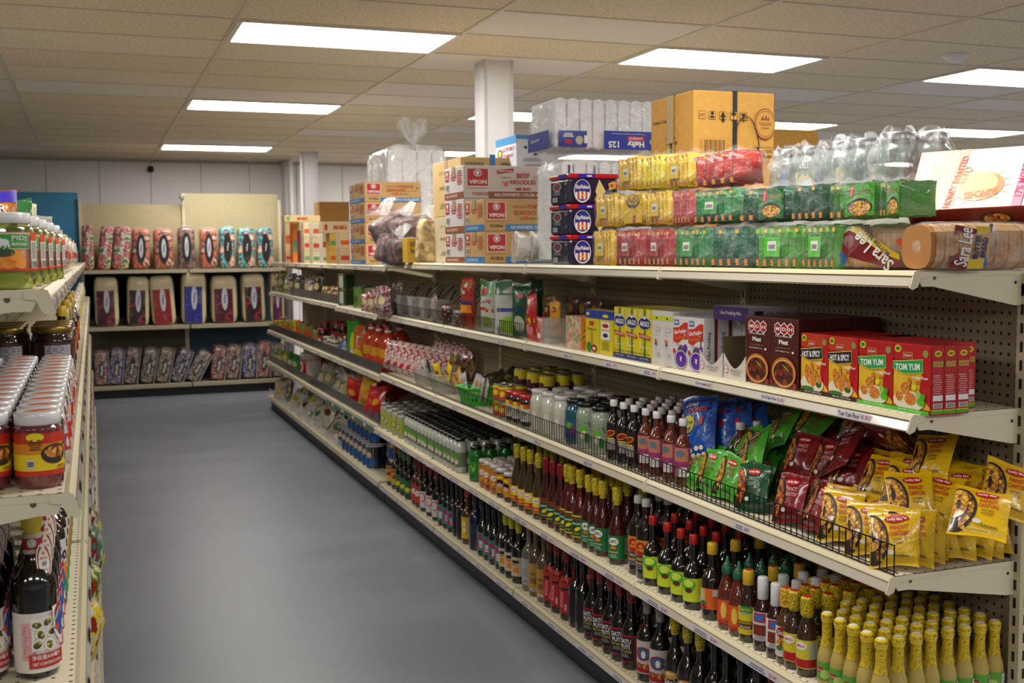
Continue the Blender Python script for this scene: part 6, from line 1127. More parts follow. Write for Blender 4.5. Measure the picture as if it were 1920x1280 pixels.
for k in range(16): t = k*math.pi/8; a.poly([(.02+.03*math.cos(t-.12), -.03+.03*math.sin(t-.12)), (.02+.085*math.cos(t), -.03+.07*math.sin(t)), (.02+.03*math.cos(t+.12), -.03+.03*math.sin(t+.12))], M('#e0cf6a', .35, .3)); a.n -= 1
a.n += 1; a.ell(.02, -.028, .06, .05, M('#e0905a', .35, .3), 24).ell(.02, -.02, .045, .036, M('#e8c88a', .4), 24)
a.text('HONEY ROASTED', -W_*.125, -.01, H_*.86, .016, M('#c8502a', .4), rot=1.45, bold=.02).text('OATS', -.018, .01, .06, .024, M('#c88a4a', .4), rot=-1.9, bold=.03).text('BUNCHES', .03, -.055, .075, .022, M('#c87a2a', .4), rot=3.3, bold=.03).poly([(W_*.38, -H_*.5), (W_*.46, -H_*.5), (W_*.5, H_*.5), (W_*.43, H_*.5)], M('#d8a0b8', .4)).text('17% MORE FREE', W_*.445, .01, H_*.8, .018, M('#b8305a', .4), rot=1.5, bold=.02).text('50 SERVINGS', -W_*.47, -H_*.38, .05, .01, YEL, rot=1.4)
s = Art(b, sideR(W_/2+.0005, D_/2, 0)); s.rect(0, 0, D_, H_, M('#c8441c', .35, .4)).ell(0, H_*.33, D_*.3, D_*.3, YEL).ell(0, H_*.33, D_*.2, D_*.2, GRN).text('HONEY', .01, H_*.05, .08, .014, WH, rot=1.5, bold=.02).text('ROASTED', -.012, H_*.05, .09, .014, WH, rot=1.5, bold=.02).rect(0, -H_*.36, .03, .04, YEL)
q = Art(b, lambda u, v, n: (u, D_/2+v, -H_/2-.0005-n)); q.rect(0, 0, W_, D_, M('#7a1c12', .4, .3)).ell(W_*.25, 0, .04, .026, M('#4a2a14', .4)).ell(W_*.25, 0, .03, .018, FOOD); b.build('printed_panel', ob)
ob.matrix_world = Matrix.Translation((2.045, 2.172, 1.793)) @ (Matrix.Rotation(-1.0, 4, 'Z') @ Matrix.Rotation(-.72, 4, 'X') @ Matrix.Rotation(-.02, 4, 'Y'))
# ------------------------------------------------------------------ far run: top shelf
def nugget_bag(name, label, loc, W, D, H, cols, rz=0, tilt=0, n=44, nr=.02, seed=0, fm=None):
    o = E(name, label, 'bag', loc); o.rotation_euler = (0, tilt, rz); rnd = random.Random(seed)
    b = B(); b.surf(rbox(W*.93, D*.9, H*.93, .02, amp=.07, seed=seed), 26, 14, mottled(cols, 34, .5, .2, 'voronoi', .6)); b.build('contents', o)
    b = B(); b.surf(rbox(W, D, H, .02, amp=.09, seed=seed+1), 30, 16, fm or film(.08, 16)); b.build('clear_film', o)
    b = B(); b.surf(lambda u, v: ((.01+W*.3*v)*math.cos(6.283*u)*(1+.4*math.sin(9*u+seed)), .5*(.01+W*.3*v)*math.sin(6.283*u), H*.97+.07*v*(1+.3*math.sin(13*u))), 20, 4, fm or film(.3, 16)); b.build('film_neck', o)
    return o
BRC = ['#3a1d18', '#5a2e26', '#2a1512', '#6a3a30', '#4a241e']
for i, (px, py0, W, D, H, z, ti, Y, lb) in enumerate([(722, 0, .16, .13, .17, 0, .35, 6.62, 'clear bag of dark brown dried pieces leaning at the lower left of the heap'), (756, 0, .17, .14, .15, 0, -.1, 6.5, 'clear bag of dark brown dried pieces upright in the middle of the heap'), (748, 0, .30, .16, .17, .15, -.45, 6.75, 'long shiny bag of dark brown dried pieces lying across the heap'), (778, 0, .26, .15, .16, .13, -.2, 6.6, 'shiny bag of dark brown dried pieces beside the pale nuts')]):
    X = 1.86+.03*i; nugget_bag('dried_food_bag', lb, (Xat(px, Y, ztf+.1), Y, zt+z), W, D, H, BRC, .1, ti, seed=20+i)
nugget_bag('nut_bag', 'clear bag of pale round nuts beside the tan cartons', (Xat(797, 6.2, zt+.1), 6.2, zt), .13, .11, .27, ['#a88a4a', '#c8ad72', '#8a6a2c', '#d8c08a', '#b89a5a'], 0, .12, seed=31)
o = E('yellow_carton', 'small yellow printed box between the brown bags and the pale nuts', 'carton', (Xat(762, 6.3, zt), 6.28, zt)); B().box(0, .15, 0, .1, 0, .145, M('#c8a02c', .6)).build('cardboard_body', o, bevel=.002); b = B(); Art(b, front(.075, -.0005, .07)).text('B/NO', -.03, .04, .05, .03, INK).text('Pad Lme De', 0, 0, .11, .026, INK).text('4L Cambl', .01, -.04, .08, .022, INK); b.build('printed_front', o)
TAN, TAN2 = M('#bfa67a', .65), M('#c9bb98', .6)
def small_carton(px0, px1, y0, y1, c, lb, Xf=1.80, art=None, side=None, group='small cartons on the far top shelf'):
    Y = Yat((px0+px1)/2, Xf, ztf)
    X0 = Xat(px0, Y, 1.7); X1 = Xat(px1, Y, 1.7); zb = max(ztf, Zat(y1, X0, Y)) if y1 < 496 else ztf; z1 = Zat(y0, X0, Y)
    return carton('small_carton', lb, 'carton', (X0, Y, X1-X0-.002, .17, z1-zb-.0015), zb, c, art, side, group, 0, False, bev=.002)
def dotart(c, t=None):
    def f(a, W, H):
        a.rect(0, -H*.1, W*.8, H*.3, c)
        if t: a.text(t, 0, H*.25, W*.6, H*.22, M('#b02a1c', .5), bold=.03)
    return f
COLS = [(535, 548, [(470, '#c0a070'), (416.5, '#c8b088')]), (549, 562, [(416.5, '#d8761c')]), (563, 569, [(432, '#8a2a3a'), (416.5, '#c8b48a')]), (570, 585, [(470, '#b8a67c'), (444, '#bcab84'), (416.5, '#c9b78e')]), (586, 604, [(471, '#cdc0a2'), (444, '#c8b892'), (416.5, '#d0c6ac')]),
         (605, 617, [(472, '#d3c9b4'), (438, '#d3c9b4')]), (618, 636, [(468, '#c8a040'), (437.5, '#c8a03c')]), (637, 657, [(466, '#bfa882'), (438, '#c9b48e')])]
gcols = [M('#5a8a5a', .5), M('#b8342a', .5), M('#c8501c', .5)]; q = 0
for (p0, p1, lv) in COLS:
    Y = Yat((p0+p1)/2, 1.80, ztf); X0 = Xat(p0, Y, 1.7); X1 = Xat(p1, Y, 1.7); zb = ztf
    for k, (yt, c) in enumerate(lv):
        z1 = Zat(yt, X0, Y); q += 1
        carton('small_carton', 'small %s carton, %s up in its column, %s carton from left' % ({'#d8761c': 'bright orange', '#c8a040': 'mustard', '#c8a03c': 'mustard', '#8a2a3a': 'maroon'}.get(c, 'tan'), ORD[k], ORD[q-1]), 'carton', (X0, Y, X1-X0-.002, .15, z1-zb-.001), zb, M(c, .6), dotart(gcols[q % 3]), None, 'small cartons on the far top shelf', 0, False, bev=.002); zb = z1
small_carton(606, 657, 415, 437, M('#cbb48a', .6), 'tan carton with red block lettering on top of the small cartons', 1.82, lambda a, W, H: a.text('MAMA', W*.15, 0, W*.5, H*.4, M('#b02a1c', .5), bold=.03).rect(-W*.38, 0, W*.1, H*.5, RED))
small_carton(535, 602, 403, 416, M('#c8ad78', .6), 'long flat carton with red block lettering lying at the far end', 1.82, lambda a, W, H: a.text('MAMA', 0, 0, W*.3, H*.5, M('#b02a1c', .5), bold=.03).rect(-W*.4, 0, W*.1, H*.6, M('#6a9a5a', .5)))
# ------------------------------------------------------------------ far run: lower shelves
zF = [z+.0005 for z in FZ_]; xF = FXF
def misc(kind, px, lv, X=None, z=0, lb='', rot=-1.0, sc=None, grp=None):
    X = X or xF[lv]+.06; put(PB[kind], (X, Yat(px, X, zF[lv]), zF[lv]+z), rot, lb, grp, sc)
def fp(px, lv, c, W, H, T, lb, art=None, X=None, z=.0, ro=(0, 0, AIS+.4), sd=0, nm='food_packet'):
    X = X or xF[lv]+.05; p = pouch(nm, 'packet', W, H, T, c if not isinstance(c, str) else wrinkly(c, .3, .3), art or (lambda a: a.ell(0, H*.5, W*.25, H*.15, M('#c8b88a', .4))), sd or int(px)); put(p, (X, Yat(px, X, zF[lv]+z), zF[lv]+z), ro, lb)
# second shelf
for i, px in enumerate((645, 655)):
    for k in range(2): misc('greencan', px, 1, xF[1]-.0+.02+.05*i, k*.119, 'green fruit can with red picture, %s, %s of two columns on the far second shelf' % (('lower', 'upper')[k], ('left', 'right')[i]), -1.2)
for i, px in enumerate((676, 687, 698, 708)): misc('greencan2', px, 1, xF[1]+.05+.1*(i % 2), 0.0, 'large olive green can on the far second shelf, %s from left' % ORD[i], -1.4)
for i, (px, c, H) in enumerate([(523, '#b8b07a', .2), (530, '#8a9a2a', .22), (540, '#c8c4a8', .14), (552, '#8a7a84', .2), (562, '#6a6468', .19), (578, '#a89a92', .2), (588, '#9a8a9a', .17), (598, '#3a3030', .22), (612, '#b88a3a', .12), (622, '#b88030', .13), (632, '#a8702c', .13)]):
    fp(px, 1, mottled([c, '#2a221c', c, '#c8b89a'], 30, .3, .4), .13, H, .06, 'mixed dry food packet on the far second shelf, %s from left' % ORD[i], X=xF[1]+.06+.02*(i % 2), ro=(-.05, .15*((i % 3)-1), AIS+.5))
for i, (px, c, H) in enumerate([(690, '#c8a8a0', .12), (700, '#b8a088', .14), (712, '#a89a90', .16), (720, '#9a9a98', .18)]): fp(px, 1, mottled([c, '#7a2a3a', c], 24, .3, .4), .12, H, .04, 'pink and tan packet before the large cans, %s from left' % ORD[i], X=xF[1]-.03, ro=(0, 0, AIS+.6))
# third shelf
for i, (px, kind) in enumerate([(533, 'snackjar'), (546, 'olive')]): misc(kind, px, 2, xF[2]+.16, 0, ('small jar with brown contents at the far end of the third shelf', 'large amber jar at the far end of the third shelf')[i])
J3 = [(519, '#c8b02a', .1), (528, '#d8cf2a', .12), (538, '#c88a3a', .11), (548, '#9a8a1c', .15), (556, '#c8b83a', .17), (564, '#c24a1c', .17), (572, '#3f8a3a', .16), (580, '#b81c14', .15), (588, '#2f5a2a', .16), (596, '#8a8a3a', .14)]
for i, (px, c, H) in enumerate(J3):
    o = can('food_tin', .04, H, mottled([c, '#b8241c', c, '#3f8a2a', c], 24, .35, .3), None, M(c, .4)); o['category'] = 'can'; put(o, (xF[2]+.07, Yat(px, xF[2]+.07, zF[2]), zF[2]), -1, 'small printed food tin on the far third shelf, %s from left' % ORD[i])
JR = jar('pickle_jar', .045, .17, '#3a1410', M('#8c1418', .35, .3), .02, (.03, .11, M('#8a2a2a', .35, .3)), lambda a: a.ell(0, .07, .02, .02, M('#c8b8a8', .4)), .04, 16); PB['pickle'] = JR; JR['category'] = 'jar'
JW = jar('paste_jar', .038, .11, '#2a1a10', M('#b5b0a4', .35, .3), .016, (.02, .085, M('#b8b0a8', .35, .3)), lambda a: a.rect(0, .035, .05, .02, RED), .034, 16); PB['paste'] = JW
for i, (px, kd, X, sc) in enumerate([(606, 'pickle', .07, 1), (612, 'pickle', .17, 1.2), (622, 'paste', .05, 1), (634, 'pickle', .18, 1.35), (646, 'pickle', .2, 1.3), (616, 'paste', .06, 1.1), (630, 'paste', .05, 1)]): misc(kd, px, 2, xF[2]+X, 0, 'dark jar with %s lid on the far third shelf, %s from left' % ({'pickle': 'red', 'paste': 'pale'}[kd], ORD[i]), -1, sc)
for (px, H, c, lb, X) in [(641, .14, '#3a5a9a', 'slim blue and white bottle left of the green packet', .05), (648, .17, '#8a9aba', 'slim pale blue bottle left of the green packet', .05)]:
    o = bottle('sauce_bottle', 'bottle', .024, H, .01, H*.6, H*.8, c, M('#c8b82a' if H < .15 else '#b8bcc8', .4), .02, (.02, H*.5, M('#a8b0c8', .4)), None, None, None, 14); put(o, (xF[2]+X, Yat(px, xF[2]+X, zF[2]), zF[2]), -1, lb)
fp(664, 2, '#1f9a2a', .15, .30, .05, 'tall green packet beside the juice bottles', lambda a: a.ell(.02, .14, .03, .08, M('#c8c82a', .4)).ell(.01, .07, .03, .02, WH), X=xF[2]+.06); fp(676, 2, '#c8641c', .14, .27, .06, 'orange and yellow packet beside the juice bottles', lambda a: a.ell(0, .06, .05, .05, YEL).rect(.02, .16, .04, .08, WH), X=xF[2]+.07)
for i, (px, X) in enumerate([(699, .075), (713, .075), (724, .21), (730, .09), (752, .22)][:5]): misc('juice', px, 2, xF[2]+X, 0, 'orange-red juice bottle with red cap, %s from left' % ORD[i], -.9, 1.08)
# fourth shelf: packets and the red heap, pot
for i, (px, c, H) in enumerate([(518, '#3f7a3a', .12), (525, '#8a9a3a', .14), (534, '#b8a84a', .15), (543, '#1f7a3a', .16), (552, '#3f8a4a', .17)]): fp(px, 3, c, .15, H, .06, 'green packet on the far fourth shelf, %s from left' % ORD[i], X=xF[3]+.06, ro=(-.1, .4, AIS+.5))
o = E('noodle_bucket', 'large white and red noodle bucket on the far fourth shelf', 'tub', (xF[3]+.13, Yat(588, xF[3]+.13, zF[3]), zF[3]), -1.2); B().lathe([(.09, 0), (.1, .01), (.115, .2), (.12, .205), (.12, .225), (.105, .235), (0, .235)], M('#b9aaa8', .35, .3), 24).build('tub_wall', o); b = B(); b.lathe([(.104, .04), (.1135, .18)], M('#a8141c', .35, .3), 26); a = Art(b, cylm(.113), .113); a.rect(.12, .11, .14, .15, M('#b9b0ae', .4)).ell(-.03, .11, .04, .05, WH).ell(-.03, .11, .03, .03, M('#c83a2a', .4)); b.build('label', o)
for i, (px, c, H, X, ti) in enumerate([(600, '#b8aaa0', .2, .06, .5), (612, '#9a9a8a', .22, .08, .4), (622, '#b8a07a', .26, .14, .3), (630, '#b0a8b0', .22, .07, .5), (640, '#c8c4b4', .2, .06, .5), (650, '#b8b8a8', .24, .12, .5), (659, '#c0b8a0', .2, .06, .4)]): fp(px, 3, mottled([c, c, '#8a8278', '#4a5a3a'], 16, .25, .5), .15, H, .06, 'pale cellophane packet on the far fourth shelf, %s from left' % ORD[i], X=xF[3]+X, ro=(-.1, ti, AIS+.5))
for i, (px, c, z, X, ro) in enumerate([(664, '#b81820', .02, .05, (.1, .2, AIS+.4)), (676, '#a8141c', .06, .1, (-.6, .3, AIS+.2)), (690, '#c0141c', .10, .05, (-.9, .2, AIS+.6)), (704, '#b0141a', .12, .06, (-1.0, -.2, AIS+.3)), (696, '#c01a20', .02, .03, (-.2, .2, AIS+.5)), (708, '#a81218', .03, .03, (-.2, -.2, AIS+.4)), (716, '#b8161e', .13, .14, (-1.1, .1, AIS)), (684, '#c89a2a', .06, .04, (-.2, .1, AIS+.4)), (730, '#a01218', .12, .2, (-1.0, .4, AIS)), (672, '#b8642a', .16, .16, (-.3, .2, AIS))]):
    fp(px, 3, c, .17, .2, .06, 'shiny %s packet heaped at the near end of the far fourth shelf, %s from left' % ('orange' if c in ('#c89a2a', '#b8642a') else 'red', ORD[i]), lambda a: a.ell(.01, .1, .045, .022, M('#c8861c', .4)), X=xF[3]+X, z=z, ro=ro)
# bottom shelf: white food bags and blue cans
for i, (px, c, z, X, ro, H) in enumerate([(524, '#b8aaa0', .0, .05, (-.1, .1, AIS+.5), .2), (530, '#8a1c2a', .06, .1, (-.1, .2, AIS+.5), .16), (541, '#9a8a84', .02, .14, (-.1, .1, AIS), .22), (549, '#d8d4c0', .0, .07, (-.5, .3, AIS+.4), .2), (560, '#d8d8cc', .06, .12, (-.7, -.2, AIS+.4), .2), (566, '#cfcaba', .0, .06, (-.6, .3, AIS+.5), .18), (580, '#d8d8d0', .07, .1, (-.7, .2, AIS+.3), .2), (590, '#b8b0a4', .0, .06, (-.5, .3, AIS+.5), .2), (603, '#d0ccb8', .05, .08, (-.7, .4, AIS+.4), .21), (612, '#c8b8a4', .12, .2, (-.4, .5, AIS), .22), (624, '#a89a8a', .0, .06, (-.5, .3, AIS+.5), .19), (634, '#c9c2b2', .08, .14, (-.5, -.4, AIS+.3), .21), (640, '#d8d0b8', .02, .05, (-.8, .5, AIS+.6), .17), (648, '#c9c9c4', .06, .16, (-.9, .2, AIS+.2), .22)]):
    fp(px, 4, mottled([c, c, '#d8d4cc', '#8a8a5a' if i % 3 else '#c8b02a'], 12, .25, .5), .19, H, .075, 'white food bag slumped on the far bottom shelf, %s from left' % ORD[i], lambda a: a.ell(0, .1, .045, .03, M(['#c8b82a', '#2f7a3a', '#6a2a1c'][i % 3], .4)), X=xF[4]+X, z=z, ro=ro, nm='food_bag')
cans_y = [Yat(704, xF[4]+.09, zF[4])+.135*k for k in range(8)]
for k, y in enumerate(cans_y):
    for j in range(2):
        put(PB['bluecan'], (xF[4]+.085+.14*j, y-.02, zF[4]), -1.0, 'navy formula can with white lid, lower layer, %s from near end, %s' % (ORD[k], ROWN[j]), 'navy formula cans')
        if k < 6: put(PB['bluecan'], (xF[4]+.115+.13*j, y+.02, zF[4]+.166), -1.0, 'navy formula can with white lid, upper layer, %s from near end, %s' % (ORD[k], ROWN[j]), 'navy formula cans')
for k in range(2): put(PB['bluecan'], (X5+.08, S0+4*SL-.075, Z5+.166*k), -.8, 'navy formula can with white lid at the end of the near run, %s' % ('lower', 'upper')[k], 'navy formula cans at end of near run')
# ------------------------------------------------------------------ blankets on the back unit
FL1 = mottled(['#7a0f22', '#b82a3a', '#c87a7a', '#6a0f1c', '#c8b88a', '#2f5a3a'], 9, .3, .3, 'noise'); FL2 = mottled(['#6a1a14', '#c8502a', '#b8623a', '#5a1a14', '#d8a88a'], 9, .3, .3); FL3 = mottled(['#0f4a5a', '#1f7a8a', '#5ab0a8', '#0a3a4a', '#d89aa0', '#e0d0a0'], 9, .3, .3); FL4 = mottled(['#2a1216', '#5a2a28', '#8a5a4a', '#3a1a1c'], 14, .25, .6)
def blanket(name, W, D, H, mat, label=None, ovc=None, txt=None, cream=False, panel=None, sd=0, group=None):
    o = E(name, None, 'blanket bag')
    b = B(); f0 = rbox(W, D, H, .02, amp=.035, seed=sd); b.surf(f0, 28, 22, M('#d3c294', .35, .3) if cream else mat); b.build('folded_blanket', o)
    q = B(); a = Art(q, lambda u, v, n: (u, -D/2*.985-.004-n-.006*math.cos(u/W*3), v), .1)
    if cream: a.rect(-W*.04, H*.38, W*.72, H*.70, panel); 
    elif ovc != WHX: a.ell(0, H*.5, W*.27, H*.36, M('#1c1210', .4, .3), 20) if ovc else None
    if ovc: a.ell(0, H*.52, W*.12, H*.24, ovc)
    if txt: a.text(txt, 0, H*.52, H*(.34 if ovc is None or ovc == WHX else .2), W*(.24 if ovc is None or ovc == WHX else .08), WH if ovc is None or ovc == WHX or ovc is INK else M('#4a3a4a', .5), rot=1.45, bold=.03)
    if a.n: q.build('printed_panel', o)
    b = B(); b.surf(rbox(W*1.04, D*1.05, H*1.03, .02, amp=.05, seed=sd+3), 28, 18, film(.06, 7)); b.build('clear_film', o)
    return o
WHX = 1; OVW = M('#b9bcc8', .4, .2); z1b, z2b, z3b = 1.471, .821, .141; YF_ = 13.56
def spanX(p0, p1, z, Y=13.40): a, b = Xat(p0, Y, z), Xat(p1, Y, z); return (a+b)/2, b-a
for i, (p0, p1, yt, m, ov, tx, col, ln) in enumerate([(153, 177, 421, FL1, None, 'DALIA', 'red floral', 0), (179, 207, 423, FL1, None, 'DALIA', 'maroon floral', .12), (206, 242, 424, FL1, None, 'DALIA', 'bright red floral', .1), (245, 282, 428, FL2, OVW, 'alia', 'orange-brown floral', .03), (287, 328, 429, FL2, OVW, 'alia', 'coral floral', 0), (333, 368, 424, FL4, OVW, 'alia', 'brown floral', 0), (375, 410, 427, FL2, OVW, 'alia', 'salmon floral', 0), (412, 443, 424, FL3, INK, 'alia', 'teal and pink floral', 0), (446, 481, 427, FL3, INK, 'alia', 'light teal floral', 0), (484, 516, 427, FL3, INK, 'alia', 'dark teal floral', -.02)]):
    xc, w = spanX(p0, p1, 1.7); H = Zat(yt, xc, 13.4)-z1b; b = blanket('blanket_bag', w*.92, .26, H, m, None, ov, tx, sd=i)
    put(b, (xc, YF_, z1b), (0, ln, 0), 'rolled %s blanket in clear bag, top row, %s from left' % (col, ORD[i]), 'bagged blankets on the top row')
for i, (p0, p1, yt, pc, col) in enumerate([(176, 224, 520, '#3f1226', 'plum'), (236, 280, 519, '#241614', 'dark brown'), (284, 332, 517, '#8a1418', 'red'), (339, 388, 511, '#1f2a7a', 'blue'), (396, 447, 517, '#4a1428', 'burgundy'), (455, 500, 513, '#2a1618', 'black-brown'), (508, 534, 511, '#4a1a44', 'purple')]):
    xc, w = spanX(p0, p1, 1.1); H = Zat(yt, xc, 13.4)-z2b; b = blanket('blanket_bag', w*.95, .28, H, None, None, OVW, 'alia', True, mottled([pc, pc, pc, '#8a2a3a' if i != 3 else '#3a3a9a'], 16, .3, .5), sd=i+20)
    put(b, (xc, YF_, z2b), (0, [0, .03, -.05, .02, 0, -.02, 0][i], 0), 'cream-topped %s blanket pack, middle row, %s from left' % (col, ORD[i]), 'cream-topped blanket packs on the middle row')
def slimbag(W, D, H, m, band, sd, txt='ALIA'):
    o = E('blanket_bag', None, 'blanket bag'); b = B(); b.surf(rbox(W, D, H, .02, amp=.03, seed=sd), 24, 18, m); b.build('folded_blanket', o)
    q = B(); a = Art(q, lambda u, v, n: (u, -D/2*.985-.006-n, v), .1); a.ell(0, H*.45, W*.2, H*.27, band).text(txt, 0, H*.42, H*.3, W*.17, WH, rot=1.5, bold=.03).ell(0, H*.24, W*.05, W*.05, RED); q.build('printed_panel', o)
    B().box(W*.49, W*.53, -D*.52, D*.3, .01, H*.97, M('#b8bcc0', .35, .3)).build('white_edging', o)
    b = B(); b.surf(rbox(W*1.06, D*1.04, H*1.02, .02, amp=.05, seed=sd+2), 24, 16, film(.06, 8)); b.build('clear_film', o); return o
for i, (p0, p1, yt, c, ln) in enumerate([(178, 202, 655, '#8a2a4a', 0), (205, 232, 650, '#2a2a8a', .10), (233, 262, 648, '#5a2a22', .14), (266, 293, 648, '#4a4030', .18), (292, 326, 648, '#6a5040', .2), (325, 356, 648, '#1f1f6a', .36), (356, 390, 648, '#5a5040', .5), (396, 426, 645, '#8a1a1c', .14), (426, 452, 643, '#6a2420', .12), (455, 482, 641, '#2a3a8a', .05), (484, 507, 637, '#9a2a2c', .08), (512, 534, 642, '#4a4440', .04)]):
    xc, w = spanX((p0+p1)/2-15.5, (p0+p1)/2+15.5, .4); H = Zat(yt+4, xc, 13.4)-z3b; b = slimbag(w*.86, .3, H, mottled([c, c, '#b8a898', c, '#7a6a5a'], 22, .25, .6), INK, i+40)
    put(b, (xc-math.sin(ln)*H*.5, YF_, z3b+.01), (0, ln, 0), 'slim patterned blanket bag with black oval, bottom row, %s from left' % ORD[i], 'slim blanket bags on the bottom row')
# ------------------------------------------------------------------ left-hand run
zL = [z+.0005 for z in LZ]
for k in range(5): put(PB['olive'], (-.148+.0065*k, [2.02, 2.2, 2.38, 2.58, 2.8][k], zL[0]), .30+.03*k, 'white-lidded jar of green fruit with orange picture label, %s from near end' % ORD[k], 'jars of green fruit')
for k in range(4): put(PB['olive'], (-.272, 2.06+.16*k, zL[0]), .5, 'white-lidded jar of green fruit in the rear row, %s from near end' % ORD[k], 'jars of green fruit, rear row')
for k in range(2): put(PB['pickle'], (-.135, 3.06+.13*k, zL[0]), 1.0, 'dark jar with red lid beyond the green fruit, %s' % ('near one', 'far one')[k], 'red-lidded jars left', .85)
for k, kind in enumerate(('snackjar', 'snackjar', 'snackjar', 'blackjar', 'blackjar')): put(PB[kind], (-.112, 3.3+.09*k, zL[0]), .9, 'small jar on the left top shelf beyond the green fruit, %s from near end' % ORD[k], 'small jars on the left top shelf', .9 if k else .8)
for k in range(16):
    c = ['#c8b83a', '#c24a3a', '#c8c4b8', '#4a8a3a', '#b8503a'][k % 5]; p = pouch('snack_packet', 'packet', .09, .13+.01*(k % 3), .03, mottled([c, '#c8c0b0', c], 30, .3, .4), lambda a: a.ell(0, .06, .02, .02, RED), k+70); put(p, (-.115, 3.75+.3*k, zL[0]), (0, 0, 1.2), 'snack packet along the left top shelf, %s from near end' % ORD[k], 'snack packets along the left top shelf')
# bags on the rear half of the left top shelf
o = E('steel_shelf', 'narrow raised cream shelf behind the jars of green fruit', 'shelf', (-.46, 1.95, 1.568)); B().box(-.34, -.045, .0, 2.4, .05, .062, CREAM).build('deck', o); B().box(-.34, -.33, 0, 2.4, -.4, .05, PEG).build('back_panel', o)
for (px, W, H, c, z, Y, lb, art) in [(-14, .12, .16, '#b8701c', .0625, 3.1, 'orange snack bag with purple top behind the green fruit jars', lambda a: a.rect(0, .145, .14, .03, M('#3a2aa0', .3, .4)).text('OR', 0, .115, .05, .02, WH).ell(0, .06, .05, .04, FOOD)), (28, .09, .15, '#2f6a3a', .0625, 3.3, 'green cellophane bag beside the orange one', lambda a: a.ell(.02, .07, .02, .015, RED)), (42, .08, .15, '#c8c4a0', .0625, 3.5, 'clear cellophane bag with pointed corners', None), (66, .10, .12, '#9a9a92', .0625, 3.7, 'silvery crumpled bag at the right of the group', None)]:
    p = pouch('snack_bag', 'bag', W, H, .07, wrinkly(c, .2, .7, 22), art or (lambda a: a.ell(0, .06, .03, .03, M('#b8b8b0', .3))), int(px)+80); put(p, (Xat(px, Y, 1.75), Y, 1.568+z), (0, 0, .3), lb)
# second left shelf
for k in range(14):
    for j in range(4):
        kind = 'bagoong' if k == 0 or (k < 3 and j > 0) else 'purplejar'
        put(PB[kind], (-.097-.083*j, 2.022+.0855*k+(.012 if j % 2 else 0), zL[1]), .42 if kind == 'bagoong' else .3+J(.3), '%s, %s from near end, %s' % (('jar of pink shrimp paste with white lid' if kind == 'bagoong' else 'purple-brown jar with white lid'), ORD[k], ROWN[j]), 'white-lidded jars on the left second shelf')
for j in range(3):
    for k in range(3): put(PB['darkjam'], (-.115-.125*j, 3.36+.125*k, zL[1]), .35, 'large dark jam jar with gold lid, %s, %s' % (('right column', 'middle column', 'left column')[j], ('nearest', 'second back', 'third back')[k]), 'large dark jam jars')
for k in range(3):
    for j in range(2): pass
for k in range(18):
    kind = ['vin_orange', 'sriracha', 'barrio', 'whitecap', 'sita'][k % 5]; put(PB[kind], (-.10, 3.83+.11*k, zL[1]), 1.2, 'sauce bottle along the far part of the left second shelf, %s from near end' % ORD[k], 'sauce bottles along the left second shelf')
for k in range(8):
    p = pouch('sauce_packet', 'packet', .06, .11, .02, mottled([['#c8c4c0', '#b8241c', '#c8a82a', '#6a5a8a'][k % 4], '#c8c4c0', '#b8502a'], 40, .3, .4), lambda a: a.rect(0, .05, .03, .03, RED).lines(0, .08, .04, .02, 3, GREY), k+90); put(p, (-.064, 2.16+.155*k, zL[1]), (-.05, 0, 1.25), 'small printed packet tucked between jars and lip, %s from near end' % ORD[k], 'packets tucked along the left second shelf')
# third left shelf
for k in range(4):
    for j in range(3): put(PB['oyster'], (-.122-.088*j, 2.165+.093*k+(.02 if j == 1 else 0), zL[2]), .45, 'tall black oyster sauce bottle with red and white label, %s from near end, %s' % (ORD[k], ROWN[j]), 'oyster sauce bottles')
PB['fish'] = bottle('fish_sauce_bottle', 'bottle', .034, .27, .013, .16, .2, '#1c0e0a', CAPR, .03, (.03, .15, M('#c9ccc4', .35, .3)), lambda a: a.text('So', 0, .12, .03, .03, NAVY, bold=.03).text('FISH SAUCE', 0, .095, .05, .008, M('#b8501c', .4)).ell(.01, .075, .008, .02, ORG, rot=.3).rect(0, .046, .2, .032, M('#1f9a4a', .35, .3)), None, .0155, 20)
for k in range(14): put(PB['fish'] if k < 9 else PB['vin_lime'], (-.112, 2.58+.105*k, zL[2]), .9, 'fish sauce bottle with white and green label, %s from near end' % ORD[k] if k < 9 else 'vinegar bottle with lime label beyond the fish sauce, %s' % ORD[k-9], 'fish sauce bottles on the left')
for k in range(14): put(PB['datu'] if k % 2 else PB['cream'], (-.112, 4.1+.12*k, zL[2]), 1.0, 'dark sauce bottle in the far part of the left third shelf, %s from near end' % ORD[k], 'dark sauce bottles along the left third shelf')
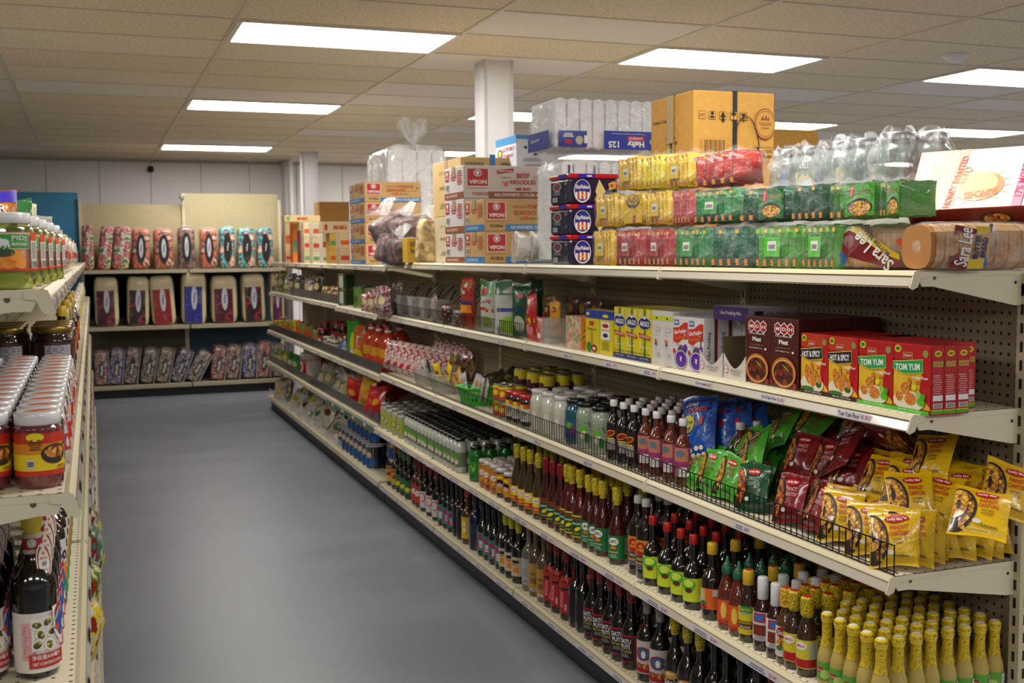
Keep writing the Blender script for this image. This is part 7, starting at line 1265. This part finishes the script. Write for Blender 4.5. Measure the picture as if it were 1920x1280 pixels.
# packets hung and slumped along the left lower shelves, leaning out over the lips
for i, (px, y, c, W, H, X, z, lb) in enumerate([(0, 3.15, '#c8b42a', .12, .2, -.06, zL[3], 'yellow and green snack bag slumped on the left lower shelf, nearest'), (0, 3.5, '#5a7a2a', .13, .21, -.06, zL[3], 'green and brown snack bag, second on the left lower shelf'), (0, 3.9, '#3f7a6a', .14, .24, -.055, zL[3], 'blue-green snack bag, third on the left lower shelf'), (0, 4.35, '#8a6a3a', .12, .2, -.06, zL[3], 'brown snack bag, fourth on the left lower shelf')]):
    p = pouch('snack_bag', 'bag', W, H, .07, mottled([c, '#c8c0a0', c, '#8a2a1c'], 22, .22, .5), lambda a: a.ell(0, .1, .03, .04, YEL), i+110); put(p, (X, y, z), (.12, 0, 1.4), lb)
for k in range(12):
    c = ['#b8788a', '#c8a0a8', '#a83a3a', '#8a6aa0', '#c8b0b0', '#a8241c'][k % 6]; p = pouch('sweets_packet', 'packet', .12, .19, .045, mottled([c, '#d8c8c8', c, '#a83a4a'], 30, .25, .5), lambda a: a.ell(0, .08, .03, .03, M('#c8b0b8', .4)), k+120); put(p, (-.07, 4.9+.42*k, zL[3]), (.1, 0, 1.4), 'pink and red sweets packet on the left lower shelf, %s from near end' % ORD[k], 'pink and red sweets packets')
for k in range(20):
    c = ['#c8c02a', '#b8343a', '#2f7a3a', '#c8c4bc', '#5a4a8a'][k % 5]; p = pouch('dry_food_bag', 'bag', .15, .24, .07, mottled([c, '#c8c4b8', c], 20, .25, .5), lambda a: a.ell(0, .1, .035, .03, RED), k+140); put(p, (-.09, 2.3+.34*k, zL[4]), (.05, 0, 1.35), 'dry food bag on the left bottom shelf, %s from near end' % ORD[k], 'dry food bags on the left bottom shelf')
for k in range(14):
    c = ['#c8b83a', '#2f7a3a', '#b83a3a', '#c8c4b8'][k % 4]; p = pouch('snack_packet', 'packet', .1, .16, .04, mottled([c, '#c8c0b0', '#2a2a2a'], 26, .3, .4), lambda a: a.ell(0, .07, .02, .02, YEL), k+170); put(p, (-.1, 6.0+.36*k, zL[1]), (0, 0, 1.2), 'printed packet at the far end of the left second shelf, %s from near end' % ORD[k], 'printed packets at the far end of the left second shelf')
# ------------------------------------------------------------------ tidy: drop prototypes that were never placed, finish labels
for o in list(C.objects):
    if o.parent is None and o.type in ('EMPTY', 'MESH') and 'label' not in o and o.get('kind') is None:
        for ch in CH.get(o.name, ()): bpy.data.objects.remove(ch)
        bpy.data.objects.remove(o)
